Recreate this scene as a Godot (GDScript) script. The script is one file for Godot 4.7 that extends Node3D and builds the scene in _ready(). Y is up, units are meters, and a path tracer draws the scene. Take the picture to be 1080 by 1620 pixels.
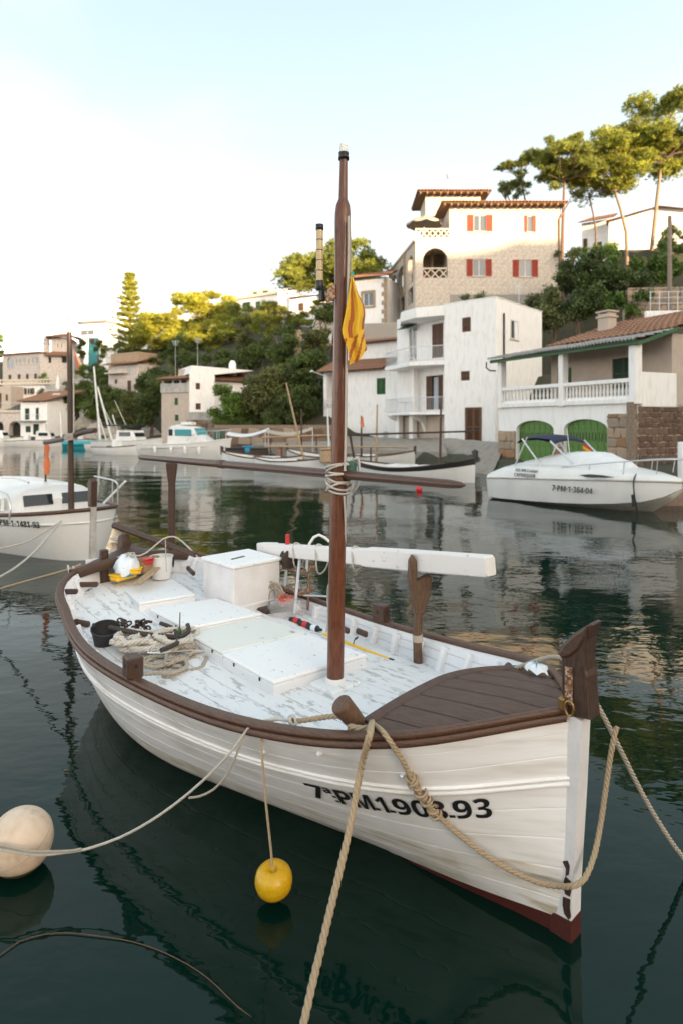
extends Node3D
# A fishing inlet at low sun: a white wooden boat at its moorings, houses and pines on the far bank. Metres, y up, the camera stands on the quay at x = 0, z = 0 looking along -z.

const BOAT_LENGTH := 4.67
const HB_T := [0.0, 0.1, 0.25, 0.45, 0.65, 0.8, 0.92, 1.0]
const HB := [0.04, 0.586, 0.84, 0.961, 0.996, 0.895, 0.705, 0.04]
const SHEER_T := [0.0, 0.25, 0.5, 0.75, 1.0]
const SHEER := [0.983, 0.757, 0.672, 0.71, 0.994]
const WL_T := [0.0, 0.056, 0.13, 0.17, 0.26, 0.4, 0.55, 0.7, 0.85, 1.0]
const WL := [0.03, 0.06, 0.12, 0.155, 0.25, 0.42, 0.6, 0.6, 0.4, 0.03]
const FULL_T := [0.0, 0.2, 0.5, 0.8, 1.0]
const FULL := [0.95, 0.8, 0.55, 0.7, 0.9]
const DECK_S := [0.0, 0.7, 1.6, 2.4, 3.6, 4.67]
const DECK_H := [0.72, 0.68, 0.645, 0.64, 0.715, 0.84]

var M := {}
var T := {}
var used := {}
var face := Transform3D()
var face_of: Node = null
var front_length := 0.0
var rng := RandomNumberGenerator.new()
var boat_xf := Transform3D(Basis(Vector3.UP, 0.756), Vector3(1.038, 0, -2.778))

# ---------------------------------------------------------------- mesh collecting
class Geo:
	var v := PackedVector3Array()
	var n := PackedVector3Array()
	var c := PackedColorArray()
	var tint := Color.WHITE
	var tinted := false
	func put(a: Vector3, na: Vector3) -> void:
		v.push_back(a)
		n.push_back(na)
		if tinted:
			c.push_back(tint)
	func tri(a: Vector3, b: Vector3, d: Vector3) -> void:
		var nn := (d - a).cross(b - a).normalized()
		put(a, nn); put(b, nn); put(d, nn)
	func quad(a: Vector3, b: Vector3, d: Vector3, e: Vector3) -> void:
		tri(a, b, d); tri(a, d, e)
	func tri_out(a: Vector3, b: Vector3, d: Vector3, centre: Vector3) -> void:
		if (d - a).cross(b - a).dot((a + b + d) / 3.0 - centre) < 0.0:
			tri(a, d, b)
		else:
			tri(a, b, d)
	func quad_out(a: Vector3, b: Vector3, d: Vector3, e: Vector3, centre: Vector3) -> void:
		tri_out(a, b, d, centre); tri_out(a, d, e, centre)
	func box(at: Vector3, size: Vector3, basis := Basis(), bevel := 0.0) -> void:
		var h := size / 2.0
		var e := minf(bevel, minf(h.x, minf(h.y, h.z)) * 0.9)
		var pt := func(ax: int, s: Vector3) -> Vector3:
			var q := s * (h - Vector3.ONE * e)
			q[ax] = s[ax] * h[ax]
			return at + basis * q
		for ax in 3:
			var u := (ax + 1) % 3
			var w := (ax + 2) % 3
			for sg in [-1.0, 1.0]:
				var q := []
				for k in [[-1.0, -1.0], [1.0, -1.0], [1.0, 1.0], [-1.0, 1.0]]:
					var s := Vector3.ZERO
					s[ax] = sg; s[u] = k[0]; s[w] = k[1]
					q.append(pt.call(ax, s))
				quad_out(q[0], q[1], q[2], q[3], at)
		if e <= 0.0:
			return
		for ax in 3:
			var u := (ax + 1) % 3
			var w := (ax + 2) % 3
			for su in [-1.0, 1.0]:
				for sw in [-1.0, 1.0]:
					var s1 := Vector3.ZERO
					s1[ax] = -1.0; s1[u] = su; s1[w] = sw
					var s2 := s1
					s2[ax] = 1.0
					quad_out(pt.call(u, s1), pt.call(u, s2), pt.call(w, s2), pt.call(w, s1), at)
		for sx in [-1.0, 1.0]:
			for sy in [-1.0, 1.0]:
				for sz in [-1.0, 1.0]:
					var s := Vector3(sx, sy, sz)
					tri_out(pt.call(0, s), pt.call(1, s), pt.call(2, s), at)
	func grid(rows: Array, closed := false, flip := false) -> void:
		# rows of points; smooth normals
		var nr := rows.size()
		var nc: int = rows[0].size()
		var nor := []
		for i in nr:
			var line := PackedVector3Array()
			for j in nc:
				var u: Vector3 = rows[mini(i + 1, nr - 1)][j] - rows[maxi(i - 1, 0)][j]
				var w: Vector3
				if closed:
					w = rows[i][(j + 1) % nc] - rows[i][(j + nc - 1) % nc]
				else:
					w = rows[i][mini(j + 1, nc - 1)] - rows[i][maxi(j - 1, 0)]
				var nn := u.cross(w)
				line.push_back((-nn if flip else nn).normalized())
			nor.append(line)
		for i in nr - 1:
			for j in (nc if closed else nc - 1):
				var k := (j + 1) % nc
				var ids := [[i, j], [i + 1, j], [i + 1, k], [i, j], [i + 1, k], [i, k]]
				if not flip:
					ids = [[i, j], [i + 1, k], [i + 1, j], [i, j], [i, k], [i + 1, k]]
				for d in ids:
					put(rows[d[0]][d[1]], nor[d[0]][d[1]])
	func tube(path: PackedVector3Array, radius: Variant, seg := 8, caps := true) -> void:
		var rows := []
		var side := Vector3.ZERO
		var m := path.size()
		for i in m:
			var t := (path[mini(i + 1, m - 1)] - path[maxi(i - 1, 0)]).normalized()
			if i == 0:
				side = t.cross(Vector3.UP if absf(t.y) < 0.9 else Vector3.RIGHT).normalized()
			side = (side - t * side.dot(t)).normalized()
			var up := side.cross(t)
			var r: float = radius[i] if radius is Array else radius
			var line := PackedVector3Array()
			for k in seg:
				var a := TAU * k / seg
				line.push_back(path[i] + (side * cos(a) + up * sin(a)) * r)
			rows.append(line)
		grid(rows, true, true)
		if caps:
			for e in [0, m - 1]:
				var inside := path[1] if e == 0 else path[m - 2]
				for k in seg:
					tri_out(path[e], rows[e][k], rows[e][(k + 1) % seg], inside)
	func lathe(profile: Array, seg: int, xf: Transform3D) -> void:
		var rows := []
		for p in profile:
			var line := PackedVector3Array()
			for k in seg:
				var a := TAU * k / seg
				line.push_back(xf * Vector3(p.x * cos(a), p.y, p.x * sin(a)))
			rows.append(line)
		grid(rows, true)
	func prism(poly: PackedVector2Array, z0: float, z1: float, xf := Transform3D(), bevel := 0.0) -> void:
		var ids := Geometry2D.triangulate_polygon(poly)
		var mid := Vector2.ZERO
		for p in poly:
			mid += p / poly.size()
		var inner := poly
		if bevel > 0.0:
			var off := Geometry2D.offset_polygon(poly, -bevel, Geometry2D.JOIN_MITER)
			if off.size() == 1 and off[0].size() == poly.size():
				# line the shrunken ring up with the outline
				var best := 0
				for i in off[0].size():
					if off[0][i].distance_to(poly[0]) < off[0][best].distance_to(poly[0]):
						best = i
				inner = PackedVector2Array()
				for i in poly.size():
					inner.push_back(off[0][(best + i) % poly.size()])
		var zm := (z0 + z1) / 2.0
		var m := poly.size()
		for zz in [z0, z1]:
			var cc := xf * Vector3(mid.x, mid.y, zm)
			for k in range(0, ids.size(), 3):
				var a := xf * Vector3(inner[ids[k]].x, inner[ids[k]].y, zz)
				var b := xf * Vector3(inner[ids[k + 1]].x, inner[ids[k + 1]].y, zz)
				var d := xf * Vector3(inner[ids[k + 2]].x, inner[ids[k + 2]].y, zz)
				var outward := xf.basis * Vector3(0, 0, zz - zm)
				if (d - a).cross(b - a).dot(outward) < 0.0:
					tri(a, d, b)
				else:
					tri(a, b, d)
			if inner != poly:
				var zb: float = zz + (bevel if zz < zm else -bevel)
				for i in m:
					var j := (i + 1) % m
					quad_out(xf * Vector3(inner[i].x, inner[i].y, zz), xf * Vector3(inner[j].x, inner[j].y, zz), xf * Vector3(poly[j].x, poly[j].y, zb), xf * Vector3(poly[i].x, poly[i].y, zb), cc)
		var za := z0 + (bevel if inner != poly else 0.0)
		var ze := z1 - (bevel if inner != poly else 0.0)
		var ccw := not Geometry2D.is_polygon_clockwise(poly)
		for i in m:
			var j := (i + 1) % m
			var nn := Vector3(poly[j].y - poly[i].y, poly[i].x - poly[j].x, 0) * (1.0 if ccw else -1.0)
			var a := xf * Vector3(poly[i].x, poly[i].y, za)
			var b := xf * Vector3(poly[j].x, poly[j].y, za)
			var d := xf * Vector3(poly[j].x, poly[j].y, ze)
			var e := xf * Vector3(poly[i].x, poly[i].y, ze)
			if (d - a).cross(b - a).dot(xf.basis * nn) < 0.0:
				quad(a, e, d, b)
			else:
				quad(a, b, d, e)
	func rope(path: PackedVector3Array, r: float, pitch: float, seg := 6) -> void:
		# three laid strands
		var dense := PackedVector3Array()
		for i in path.size() - 1:
			var k := maxi(1, int(ceil(path[i].distance_to(path[i + 1]) / (pitch / 7.0))))
			for q in k:
				dense.push_back(path[i].lerp(path[i + 1], float(q) / k))
		dense.push_back(path[path.size() - 1])
		var m := dense.size()
		var sides := PackedVector3Array()
		var ups := PackedVector3Array()
		var along := PackedFloat32Array()
		var side := Vector3.ZERO
		var run := 0.0
		for i in m:
			var t := (dense[mini(i + 1, m - 1)] - dense[maxi(i - 1, 0)]).normalized()
			if i == 0:
				side = t.cross(Vector3.UP if absf(t.y) < 0.9 else Vector3.RIGHT).normalized()
			else:
				run += dense[i].distance_to(dense[i - 1])
			side = (side - t * side.dot(t)).normalized()
			sides.push_back(side); ups.push_back(side.cross(t)); along.push_back(run)
		for s in 3:
			var p := PackedVector3Array()
			for i in m:
				var a := TAU * (along[i] / pitch + s / 3.0)
				p.push_back(dense[i] + (sides[i] * cos(a) + ups[i] * sin(a)) * r * 0.5)
			tube(p, r * 0.56, seg, true)
	func mesh() -> ArrayMesh:
		var a := []
		a.resize(Mesh.ARRAY_MAX)
		a[Mesh.ARRAY_VERTEX] = v
		a[Mesh.ARRAY_NORMAL] = n
		if tinted:
			a[Mesh.ARRAY_COLOR] = c
		var m := ArrayMesh.new()
		m.add_surface_from_arrays(Mesh.PRIMITIVE_TRIANGLES, a)
		return m

# ---------------------------------------------------------------- naming and building
func numbered(called: String, parent: Node) -> String:
	var key := "%d/%s" % [parent.get_instance_id(), called]
	used[key] = used.get(key, 0) + 1
	return called if used[key] == 1 else "%s_%03d" % [called, used[key] - 1]

func thing(called: String, label: String, category: String, at := Vector3.ZERO, turn := 0.0, group := "") -> Node3D:
	var o := Node3D.new()
	o.name = numbered(called, self)
	add_child(o, true)
	o.position = at
	o.rotation.y = turn
	return tag(o, label, category, group)

func tag(o: Node3D, label: String, category: String, group := "") -> Node3D:
	o.set_meta("label", label)
	o.set_meta("category", category)
	if group:
		o.set_meta("group", group)
	return o

func part(called: String, g: Variant, m: Material, parent: Node, at := Vector3.ZERO, basis := Basis(), label := "") -> MeshInstance3D:
	var o := MeshInstance3D.new()
	o.mesh = g.mesh() if g is Geo else g
	o.material_override = m
	o.name = numbered(called, parent)
	parent.add_child(o, true)
	o.transform = Transform3D(basis, at)
	if parent == face_of:
		o.transform = face * o.transform
	if label:
		o.set_meta("label", label)
	return o

func stuff(o: Node) -> Node:
	o.set_meta("kind", "stuff")
	return o

func structure(called: String, g: Geo, m: Material) -> MeshInstance3D:
	var o := part(called, g, m, self)
	o.set_meta("kind", "structure")
	return o

func copy_of(o: Node3D, at: Vector3, turn: float, label: String) -> Node3D:
	var c: Node3D = o.duplicate()
	c.name = numbered(str(o.name).rstrip("0123456789").trim_suffix("_"), self)
	add_child(c, true)
	c.position = at
	c.rotation.y = turn
	c.set_meta("label", label)
	return c

func rnd(a: float, b: float) -> float:
	return rng.randf_range(a, b)

func curve(pts: Array, step := 0.03) -> PackedVector3Array:
	# a smooth line through points (centripetal enough for ropes)
	var out := PackedVector3Array()
	var m := pts.size()
	for i in m - 1:
		var p0: Vector3 = pts[maxi(i - 1, 0)]
		var p1: Vector3 = pts[i]
		var p2: Vector3 = pts[i + 1]
		var p3: Vector3 = pts[mini(i + 2, m - 1)]
		var k := clampi(int(p1.distance_to(p2) / step), 2, 60)
		for q in k:
			out.push_back(p1.cubic_interpolate(p2, p0, p3, float(q) / k))
	out.push_back(pts[m - 1])
	return out

func spline(xs: Array, ys: Array, x: float) -> float:
	var n := xs.size()
	var i := 0
	while i < n - 2 and x > xs[i + 1]:
		i += 1
	var slope := func(k: int) -> float:
		var a := maxi(k - 1, 0)
		var b := mini(k + 1, n - 1)
		return (ys[b] - ys[a]) / (xs[b] - xs[a])
	var h: float = xs[i + 1] - xs[i]
	var t: float = (x - xs[i]) / h
	return (2*t*t*t - 3*t*t + 1) * ys[i] + (t*t*t - 2*t*t + t) * h * slope.call(i) + (-2*t*t*t + 3*t*t) * ys[i+1] + (t*t*t - t*t) * h * slope.call(i+1)

# ---------------------------------------------------------------- materials
func noise_image(size: int, freq: float, octaves: int, seed_: int, lo := 0.0, hi := 1.0, power := 1.0) -> Image:
	var f := FastNoiseLite.new()
	f.seed = seed_
	f.noise_type = FastNoiseLite.TYPE_SIMPLEX_SMOOTH
	f.frequency = freq
	f.fractal_octaves = octaves
	var im := f.get_seamless_image(size, size)
	im.convert(Image.FORMAT_L8)
	var d := im.get_data()
	for i in d.size():
		d[i] = int(255.0 * clampf(lo + (hi - lo) * pow(d[i] / 255.0, power), 0.0, 1.0))
	return Image.create_from_data(size, size, false, Image.FORMAT_L8, d)

func tex(im: Image) -> ImageTexture:
	return ImageTexture.create_from_image(im)

func combine(a: Image, b: Image, how: Callable) -> Image:
	var da := a.get_data()
	var db := b.get_data()
	for i in da.size():
		da[i] = int(255.0 * clampf(how.call(da[i] / 255.0, db[i] / 255.0), 0.0, 1.0))
	return Image.create_from_data(a.get_width(), a.get_height(), false, Image.FORMAT_L8, da)

func ramp(im: Image, stops: Array) -> ImageTexture:
	# grey picture to colours; stops are [value, Color] in linear light
	var grad := Gradient.new()
	grad.offsets = PackedFloat32Array(stops.map(func(s): return s[0]))
	grad.colors = PackedColorArray(stops.map(func(s): return s[1].linear_to_srgb()))
	var lut := []
	for i in 256:
		lut.append(grad.sample(i / 255.0))
	var d := im.get_data()
	var out := PackedByteArray()
	out.resize(d.size() * 3)
	for i in d.size():
		var c: Color = lut[d[i]]
		out[i * 3] = int(c.r * 255.0)
		out[i * 3 + 1] = int(c.g * 255.0)
		out[i * 3 + 2] = int(c.b * 255.0)
	return tex(Image.create_from_data(im.get_width(), im.get_height(), false, Image.FORMAT_RGB8, out))

func mat(called: String, r: float, g: float, b: float, rough := 0.8, t: Texture2D = null, scale := Vector3.ONE, bump: Texture2D = null, bump_cm := 0.2, world := false, metal := 0.0) -> StandardMaterial3D:
	var m := StandardMaterial3D.new()
	m.resource_name = called
	m.albedo_color = Color(r, g, b).linear_to_srgb()
	m.roughness = rough
	m.metallic = metal
	m.cull_mode = BaseMaterial3D.CULL_DISABLED
	if t or bump:
		m.uv1_triplanar = true
		m.uv1_world_triplanar = world
		m.uv1_scale = scale
		m.albedo_texture = t
	if bump:
		m.heightmap_enabled = true
		m.heightmap_texture = bump
		m.heightmap_scale = bump_cm
	M[called] = m
	return m

func make_materials() -> void:
	var cloud := noise_image(512, 0.006, 5, 3, 0.25, 1.0)
	var fine := noise_image(512, 0.06, 4, 11)
	var mid := noise_image(512, 0.02, 5, 7)
	var coarse := noise_image(512, 0.012, 4, 23)
	T.cloud = tex(combine(cloud, fine, func(a, b): return 0.87 + 0.1 * a + 0.03 * b))
	T.fine = tex(combine(fine, mid, func(a, b): return 0.7 + 0.2 * a + 0.1 * b))
	T.bump = tex(combine(fine, mid, func(a, b): return 0.5 * a + 0.5 * b))
	T.bump_coarse = tex(coarse)
	# worn white deck paint: bare grey patches, dark flecks, scratches
	var wear := combine(mid, fine, func(a, b): return clampf((a * 0.62 + b * 0.38 - 0.32) * 8.0, 0.0, 1.0))
	wear = combine(wear, coarse, func(a, b): return maxf(a, clampf((b - 0.43) * 6.0, 0.0, 1.0)))
	T.worn = ramp(wear, [[0.0, Color(0.58, 0.57, 0.56)], [0.4, Color(0.75, 0.74, 0.73)], [0.8, Color(0.87, 0.87, 0.87)], [1.0, Color(0.96, 0.96, 0.96)]])
	var chips := combine(fine, mid, func(a, b): return clampf((a * 0.45 + b * 0.55 - 0.17) * 7.0, 0.0, 1.0))
	chips = combine(chips, coarse, func(a, b): return maxf(a, clampf((0.52 - b) * 7.0, 0.0, 1.0)))
	T.chips = ramp(chips, [[0.0, Color(0.3, 0.27, 0.25)], [0.3, Color(0.62, 0.6, 0.58)], [0.55, Color(0.9, 0.9, 0.9)], [1.0, Color(0.98, 0.98, 0.98)]])
	T.grain = ramp(combine(mid, fine, func(a, b): return 0.6 * a + 0.4 * b), [[0.25, Color(0.35, 0.3, 0.28)], [0.5, Color(0.8, 0.78, 0.76)], [0.75, Color(1.0, 1.0, 1.0)]])
	T.stain = ramp(combine(coarse, mid, func(a, b): return 0.6 * a + 0.4 * b), [[0.2, Color(0.74, 0.7, 0.64)], [0.42, Color(0.93, 0.92, 0.9)], [0.6, Color(1, 1, 1)]])
	T.wall = ramp(combine(coarse, mid, func(a, b): return 0.6 * a + 0.4 * b), [[0.22, Color(0.9, 0.88, 0.85)], [0.42, Color(0.97, 0.965, 0.955)], [0.56, Color(1, 1, 1)]])
	T.grime = ramp(combine(coarse, mid, func(a, b): return 0.55 * a + 0.45 * b), [[0.25, Color(0.5, 0.42, 0.3)], [0.4, Color(0.8, 0.75, 0.66)], [0.55, Color(0.97, 0.96, 0.94)]])
	T.rust = ramp(combine(mid, fine, func(a, b): return 0.5 * a + 0.5 * b), [[0.3, Color(0.16, 0.05, 0.015)], [0.5, Color(0.3, 0.16, 0.08)], [0.62, Color(0.55, 0.5, 0.45)], [0.8, Color(0.7, 0.68, 0.64)]])
	T.stone = ramp(combine(mid, fine, func(a, b): return 0.6 * a + 0.4 * b), [[0.25, Color(0.4, 0.36, 0.32)], [0.5, Color(0.8, 0.76, 0.7)], [0.75, Color(1, 0.97, 0.92)]])
	T.masonry = ramp(combine(coarse, fine, func(a, b): return 0.55 * a + 0.45 * b), [[0.25, Color(0.66, 0.63, 0.59)], [0.5, Color(0.88, 0.86, 0.83)], [0.75, Color(1, 1, 1)]])
	mat("hull_white", 0.84, 0.825, 0.825, 0.42, T.stain, Vector3(0.25, 1.6, 0.25), T.bump, 0.1)
	mat("hull_low", 0.83, 0.81, 0.795, 0.45, T.grime, Vector3(0.35, 2.2, 0.35), T.bump, 0.12)
	mat("deck_white", 0.78, 0.77, 0.77, 0.62, T.worn, Vector3(1.25, 1.0, 0.42), T.bump, 0.12)
	mat("hatch_white", 0.82, 0.81, 0.81, 0.6, T.chips, Vector3(1.3, 1.6, 0.8), T.bump, 0.15)
	mat("lining_white", 0.76, 0.76, 0.78, 0.6, T.chips, Vector3(0.9, 1.6, 0.5), T.bump, 0.12)
	mat("cream_paint", 0.74, 0.73, 0.68, 0.6, T.chips, Vector3(0.5, 0.8, 0.4), T.bump, 0.12)
	mat("caulk", 0.12, 0.11, 0.1, 0.9)
	mat("red_bottom", 0.105, 0.022, 0.015, 0.55, T.fine, Vector3(3, 3, 3), T.bump, 0.1)
	mat("brown_wood", 0.085, 0.042, 0.026, 0.5, T.grain, Vector3(9, 9, 0.8), T.bump, 0.12)
	mat("deck_wood", 0.105, 0.053, 0.034, 0.55, T.grain, Vector3(9, 9, 0.7), T.bump, 0.15)
	mat("rail_wood", 0.12, 0.058, 0.034, 0.5, T.grain, Vector3(10, 10, 0.9), T.bump, 0.12)
	mat("mast_wood", 0.17, 0.058, 0.027, 0.28, T.grain, Vector3(9, 0.6, 9), T.bump, 0.06)
	mat("spar_wood", 0.11, 0.052, 0.032, 0.4, T.grain, Vector3(0.7, 9, 9), T.bump, 0.08)
	mat("old_wood", 0.14, 0.075, 0.042, 0.6, T.grain, Vector3(8, 0.8, 8), T.bump, 0.15)
	mat("dark_wood", 0.07, 0.036, 0.023, 0.5, T.grain, Vector3(8, 1.0, 8), T.bump, 0.1)
	mat("rope_tan", 0.56, 0.42, 0.27, 0.9, T.fine, Vector3(20, 20, 20))
	mat("rope_grey", 0.55, 0.48, 0.39, 0.9, T.fine, Vector3(20, 20, 20))
	mat("rope_white", 0.68, 0.63, 0.56, 0.9, T.fine, Vector3(20, 20, 20))
	mat("rope_fat", 0.78, 0.72, 0.64, 0.9, T.fine, Vector3(12, 12, 12))
	mat("net_grey", 0.5, 0.47, 0.44, 0.9)
	mat("buoy_cream", 0.68, 0.53, 0.4, 0.5, T.stain, Vector3(1.6, 1.6, 1.6), T.bump, 0.1)
	mat("buoy_yellow", 0.92, 0.52, 0.01, 0.32, T.fine, Vector3(4, 4, 4), T.bump, 0.03)
	mat("rusty_metal", 0.8, 0.75, 0.7, 0.6, T.rust, Vector3(3, 3, 3), T.bump, 0.1, false, 0.3)
	mat("brass", 0.5, 0.3, 0.12, 0.35, T.fine, Vector3(6, 6, 6), null, 0.0, false, 0.85)
	mat("steel", 0.55, 0.56, 0.57, 0.3, null, Vector3.ONE, null, 0.0, false, 0.9)
	mat("iron", 0.06, 0.04, 0.03, 0.7, T.fine, Vector3(6, 6, 6), T.bump, 0.1)
	mat("black_rubber", 0.018, 0.018, 0.02, 0.6)
	mat("black_plastic", 0.015, 0.015, 0.017, 0.4)
	mat("white_plastic", 0.75, 0.75, 0.73, 0.35)
	mat("gold_foil", 0.8, 0.6, 0.32, 0.35, T.fine, Vector3(5, 5, 5))
	mat("lettering", 0.012, 0.012, 0.013, 0.45)
	mat("green_plastic", 0.03, 0.1, 0.07, 0.45)
	mat("teal_plastic", 0.02, 0.3, 0.28, 0.4)
	mat("red_plastic", 0.55, 0.03, 0.03, 0.4)
	mat("orange_net", 0.6, 0.1, 0.04, 0.6)
	mat("yellow_plastic", 0.85, 0.5, 0.02, 0.4)
	mat("blue_plastic", 0.03, 0.3, 0.5, 0.4)
	mat("pale_bag", 0.72, 0.78, 0.84, 0.35)
	var bagm := mat("clear_bag", 0.8, 0.8, 0.8, 0.3)
	bagm.transparency = BaseMaterial3D.TRANSPARENCY_ALPHA
	bagm.albedo_color.a = 0.25
	mat("cardboard", 0.45, 0.28, 0.15, 0.8, T.fine, Vector3(4, 4, 4))
	var f := mat("flag_cloth", 1, 1, 1, 0.8)
	f.vertex_color_use_as_albedo = true
	f.backlight_enabled = true
	f.backlight = Color(0.45, 0.4, 0.3)
	more_materials()

# ---------------------------------------------------------------- the place
func _ready() -> void:
	rng.seed = 20
	var cam := Camera3D.new()
	cam.name = "camera"
	cam.projection = Camera3D.PROJECTION_FRUSTUM
	cam.near = 0.1
	cam.far = 2000.0
	cam.size = 2.0 * 0.8265 * 0.1
	cam.frustum_offset = Vector2(0, -0.1429 * 0.1)
	cam.position = Vector3(0, 2.3, 0)
	add_child(cam)
	cam.current = true
	var sun := DirectionalLight3D.new()
	sun.name = "sun"
	sun.light_energy = 0.95
	sun.light_color = Color(1.0, 0.86, 0.68)
	sun.light_angular_distance = 0.5
	sun.shadow_enabled = true
	sun.sky_mode = DirectionalLight3D.SKY_MODE_LIGHT_ONLY
	add_child(sun)
	sun.look_at_from_position(to_sun() * 50.0, Vector3.ZERO)
	var env := Environment.new()
	env.background_mode = Environment.BG_SKY
	env.sky = Sky.new()
	env.sky.sky_material = make_sky()
	env.tonemap_mode = Environment.TONE_MAPPER_LINEAR
	env.tonemap_exposure = 4.9
	env.sdfgi_enabled = true
	env.ssao_enabled = true
	env.ssil_enabled = true
	var we := WorldEnvironment.new()
	we.name = "daylight"
	we.environment = env
	var lens := CameraAttributesPhysical.new()
	lens.exposure_multiplier = 1.0
	lens.frustum_focal_length = 22.0
	lens.frustum_focus_distance = 3.6
	lens.exposure_aperture = 2.2
	we.camera_attributes = lens
	add_child(we)
	make_materials()
	make_water()
	make_land()
	make_town()
	make_plants()
	make_far_boats()
	make_boat()
	make_boat_gear()
	make_ropes_and_buoys()

func to_sun() -> Vector3:
	var e := deg_to_rad(6.0)
	return Vector3(0.6 * cos(e), sin(e), 0.8 * cos(e))

func make_sky() -> PanoramaSkyMaterial:
	# clear evening air: deep overhead, pale towards the horizon, warmer round the low sun, thin broken cloud
	var w := 1024
	var h := 512
	var im := Image.create_empty(w, h, false, Image.FORMAT_RGBF)
	var f := FastNoiseLite.new()
	f.seed = 5
	f.frequency = 0.9
	f.fractal_octaves = 5
	var sun := to_sun()
	var els := [0.0, 6.0, 12.5, 24.0, 34.0, 55.0, 90.0]
	var cols := [Vector3(2.5, 2.36, 2.18), Vector3(1.9, 1.82, 1.72), Vector3(0.66, 0.7, 0.71), Vector3(0.46, 0.55, 0.59), Vector3(0.36, 0.475, 0.535), Vector3(0.33, 0.45, 0.53), Vector3(0.28, 0.4, 0.5)]
	for y in h:
		var el := 90.0 - 180.0 * (y + 0.5) / h
		var base := Vector3(0.08, 0.09, 0.08)
		if el > -2.0:
			var e := maxf(el, 0.0)
			var i := 0
			while i < 5 and e > els[i + 1]:
				i += 1
			base = cols[i].lerp(cols[i + 1], (e - els[i]) / (els[i + 1] - els[i]))
		for x in w:
			var az := TAU * (x + 0.5) / w
			var dir := Vector3(sin(az) * cos(deg_to_rad(el)), sin(deg_to_rad(el)), -cos(az) * cos(deg_to_rad(el)))
			var c := base
			if el > -2.0:
				var ang := rad_to_deg(acos(clampf(dir.dot(sun), -1.0, 1.0)))
				c += Vector3(15.0, 11.8, 8.4) * exp(-ang / 9.5) + Vector3(1.0, 0.74, 0.5) * exp(-ang / 32.0)  # strong glow round the out-of-view sun, set to light the foreground softly
				var p := dir / maxf(dir.y + 0.12, 0.1)
				var n := f.get_noise_3d(p.x * 0.75, p.z * 0.75, 4.0)
				var cl := smoothstep(0.08, 0.5, n) * smoothstep(1.0, 8.0, el) * (1.0 - smoothstep(38.0, 60.0, el))
				c = c.lerp(maxf(c.x, 0.58) * Vector3(1.0, 0.985, 0.97), cl * 0.5)
			im.set_pixel(x, y, Color(c.x, c.y, c.z) * 0.395)
	var m := PanoramaSkyMaterial.new()
	m.panorama = ImageTexture.create_from_image(im)
	return m

func make_water() -> void:
	var m := mat("sea_water", 0.001, 0.013, 0.0088, 0.02, null, Vector3(0.3, 0.3, 0.55), T.bump_coarse, 0.22, true)
	m.metallic_specular = 0.32
	var xs := PackedFloat32Array()
	var x := 0.0
	var step := 0.05
	while x < 320.0:
		xs.push_back(x)
		if x > 8.0:
			step = 0.05 + (x - 8.0) * 0.06
		x += step
	var zs := PackedFloat32Array([-14.0, -8.0, -4.0, -2.0, -0.5, 0.4, 0.9])
	var z := 1.2
	while z < 320.0:
		zs.push_back(z)
		z += 0.03 + 0.012 * z if z < 40.0 else 0.5 + (z - 40.0) * 0.12
	var n1 := FastNoiseLite.new()
	n1.seed = 4
	n1.frequency = 0.55
	n1.fractal_octaves = 1
	var n2 := FastNoiseLite.new()
	n2.seed = 9
	n2.frequency = 1.9
	n2.fractal_octaves = 2
	var rows := []
	for zz in zs:
		var line := PackedVector3Array()
		var amp := lerpf(0.12, 1.0, smoothstep(2.6, 10.0, zz))
		for k in range(-xs.size() + 1, xs.size()):
			var xx := xs[absi(k)] * signf(k)
			var y := 0.0
			if zz > 1.0 and zz < 60.0:
				y = amp * (n1.get_noise_2d(xx * 0.55, zz) * 0.0085 + n2.get_noise_2d(xx * 0.6, zz) * 0.0022)
			line.push_back(Vector3(xx, y, -zz))
		rows.append(line)
	var g := Geo.new()
	g.grid(rows, false, true)
	structure("sea_water", g, m)

# ---------------------------------------------------------------- the white wooden boat; local z runs bow (0) to stern (-4.67), x to starboard
func sheer(s: float) -> float:
	return spline(SHEER_T, SHEER, s / BOAT_LENGTH)

func breadth(s: float) -> float:
	return maxf(spline(HB_T, HB, s / BOAT_LENGTH), 0.03)

func hull_point(s: float, v: float, side: float) -> Vector3:
	# v runs from the sheer (0) to the waterline (1) and on down to the keel (2)
	var t := s / BOAT_LENGTH
	var b := breadth(s)
	var bw := maxf(spline(WL_T, WL, t), 0.025)
	var h := sheer(s)
	if v <= 1.0:
		return Vector3(side * (bw + (b - bw) * pow(1.0 - v, spline(FULL_T, FULL, t))), h * (1.0 - v), -s)
	var a := (v - 1.0) * PI / 2.0
	return Vector3(side * (0.02 + (bw - 0.02) * cos(a)), -0.4 * sin(a), -s)

func deck_y(s: float, x: float) -> float:
	return spline(DECK_S, DECK_H, s) - 0.085 * x * x

func deck_edge(s: float) -> float:
	var v := clampf(1.0 - spline(DECK_S, DECK_H, s) / sheer(s) + 0.06, 0.05, 0.6)
	return maxf(hull_point(s, v, 1.0).x - 0.05, 0.0)

func stations(a: float, b: float, step: float) -> PackedFloat32Array:
	var out := PackedFloat32Array()
	var n := maxi(1, int(ceil((b - a) / step)))
	for i in n + 1:
		out.push_back(lerpf(a, b, float(i) / n))
	return out

func boat_thing(called: String, label: String, category: String, at: Vector3, turn := 0.0, group := "") -> Node3D:
	# a thing that stands in the boat, placed in the boat's own axes
	return thing(called, label, category, boat_xf * at, 0.756 + turn, group)

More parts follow.
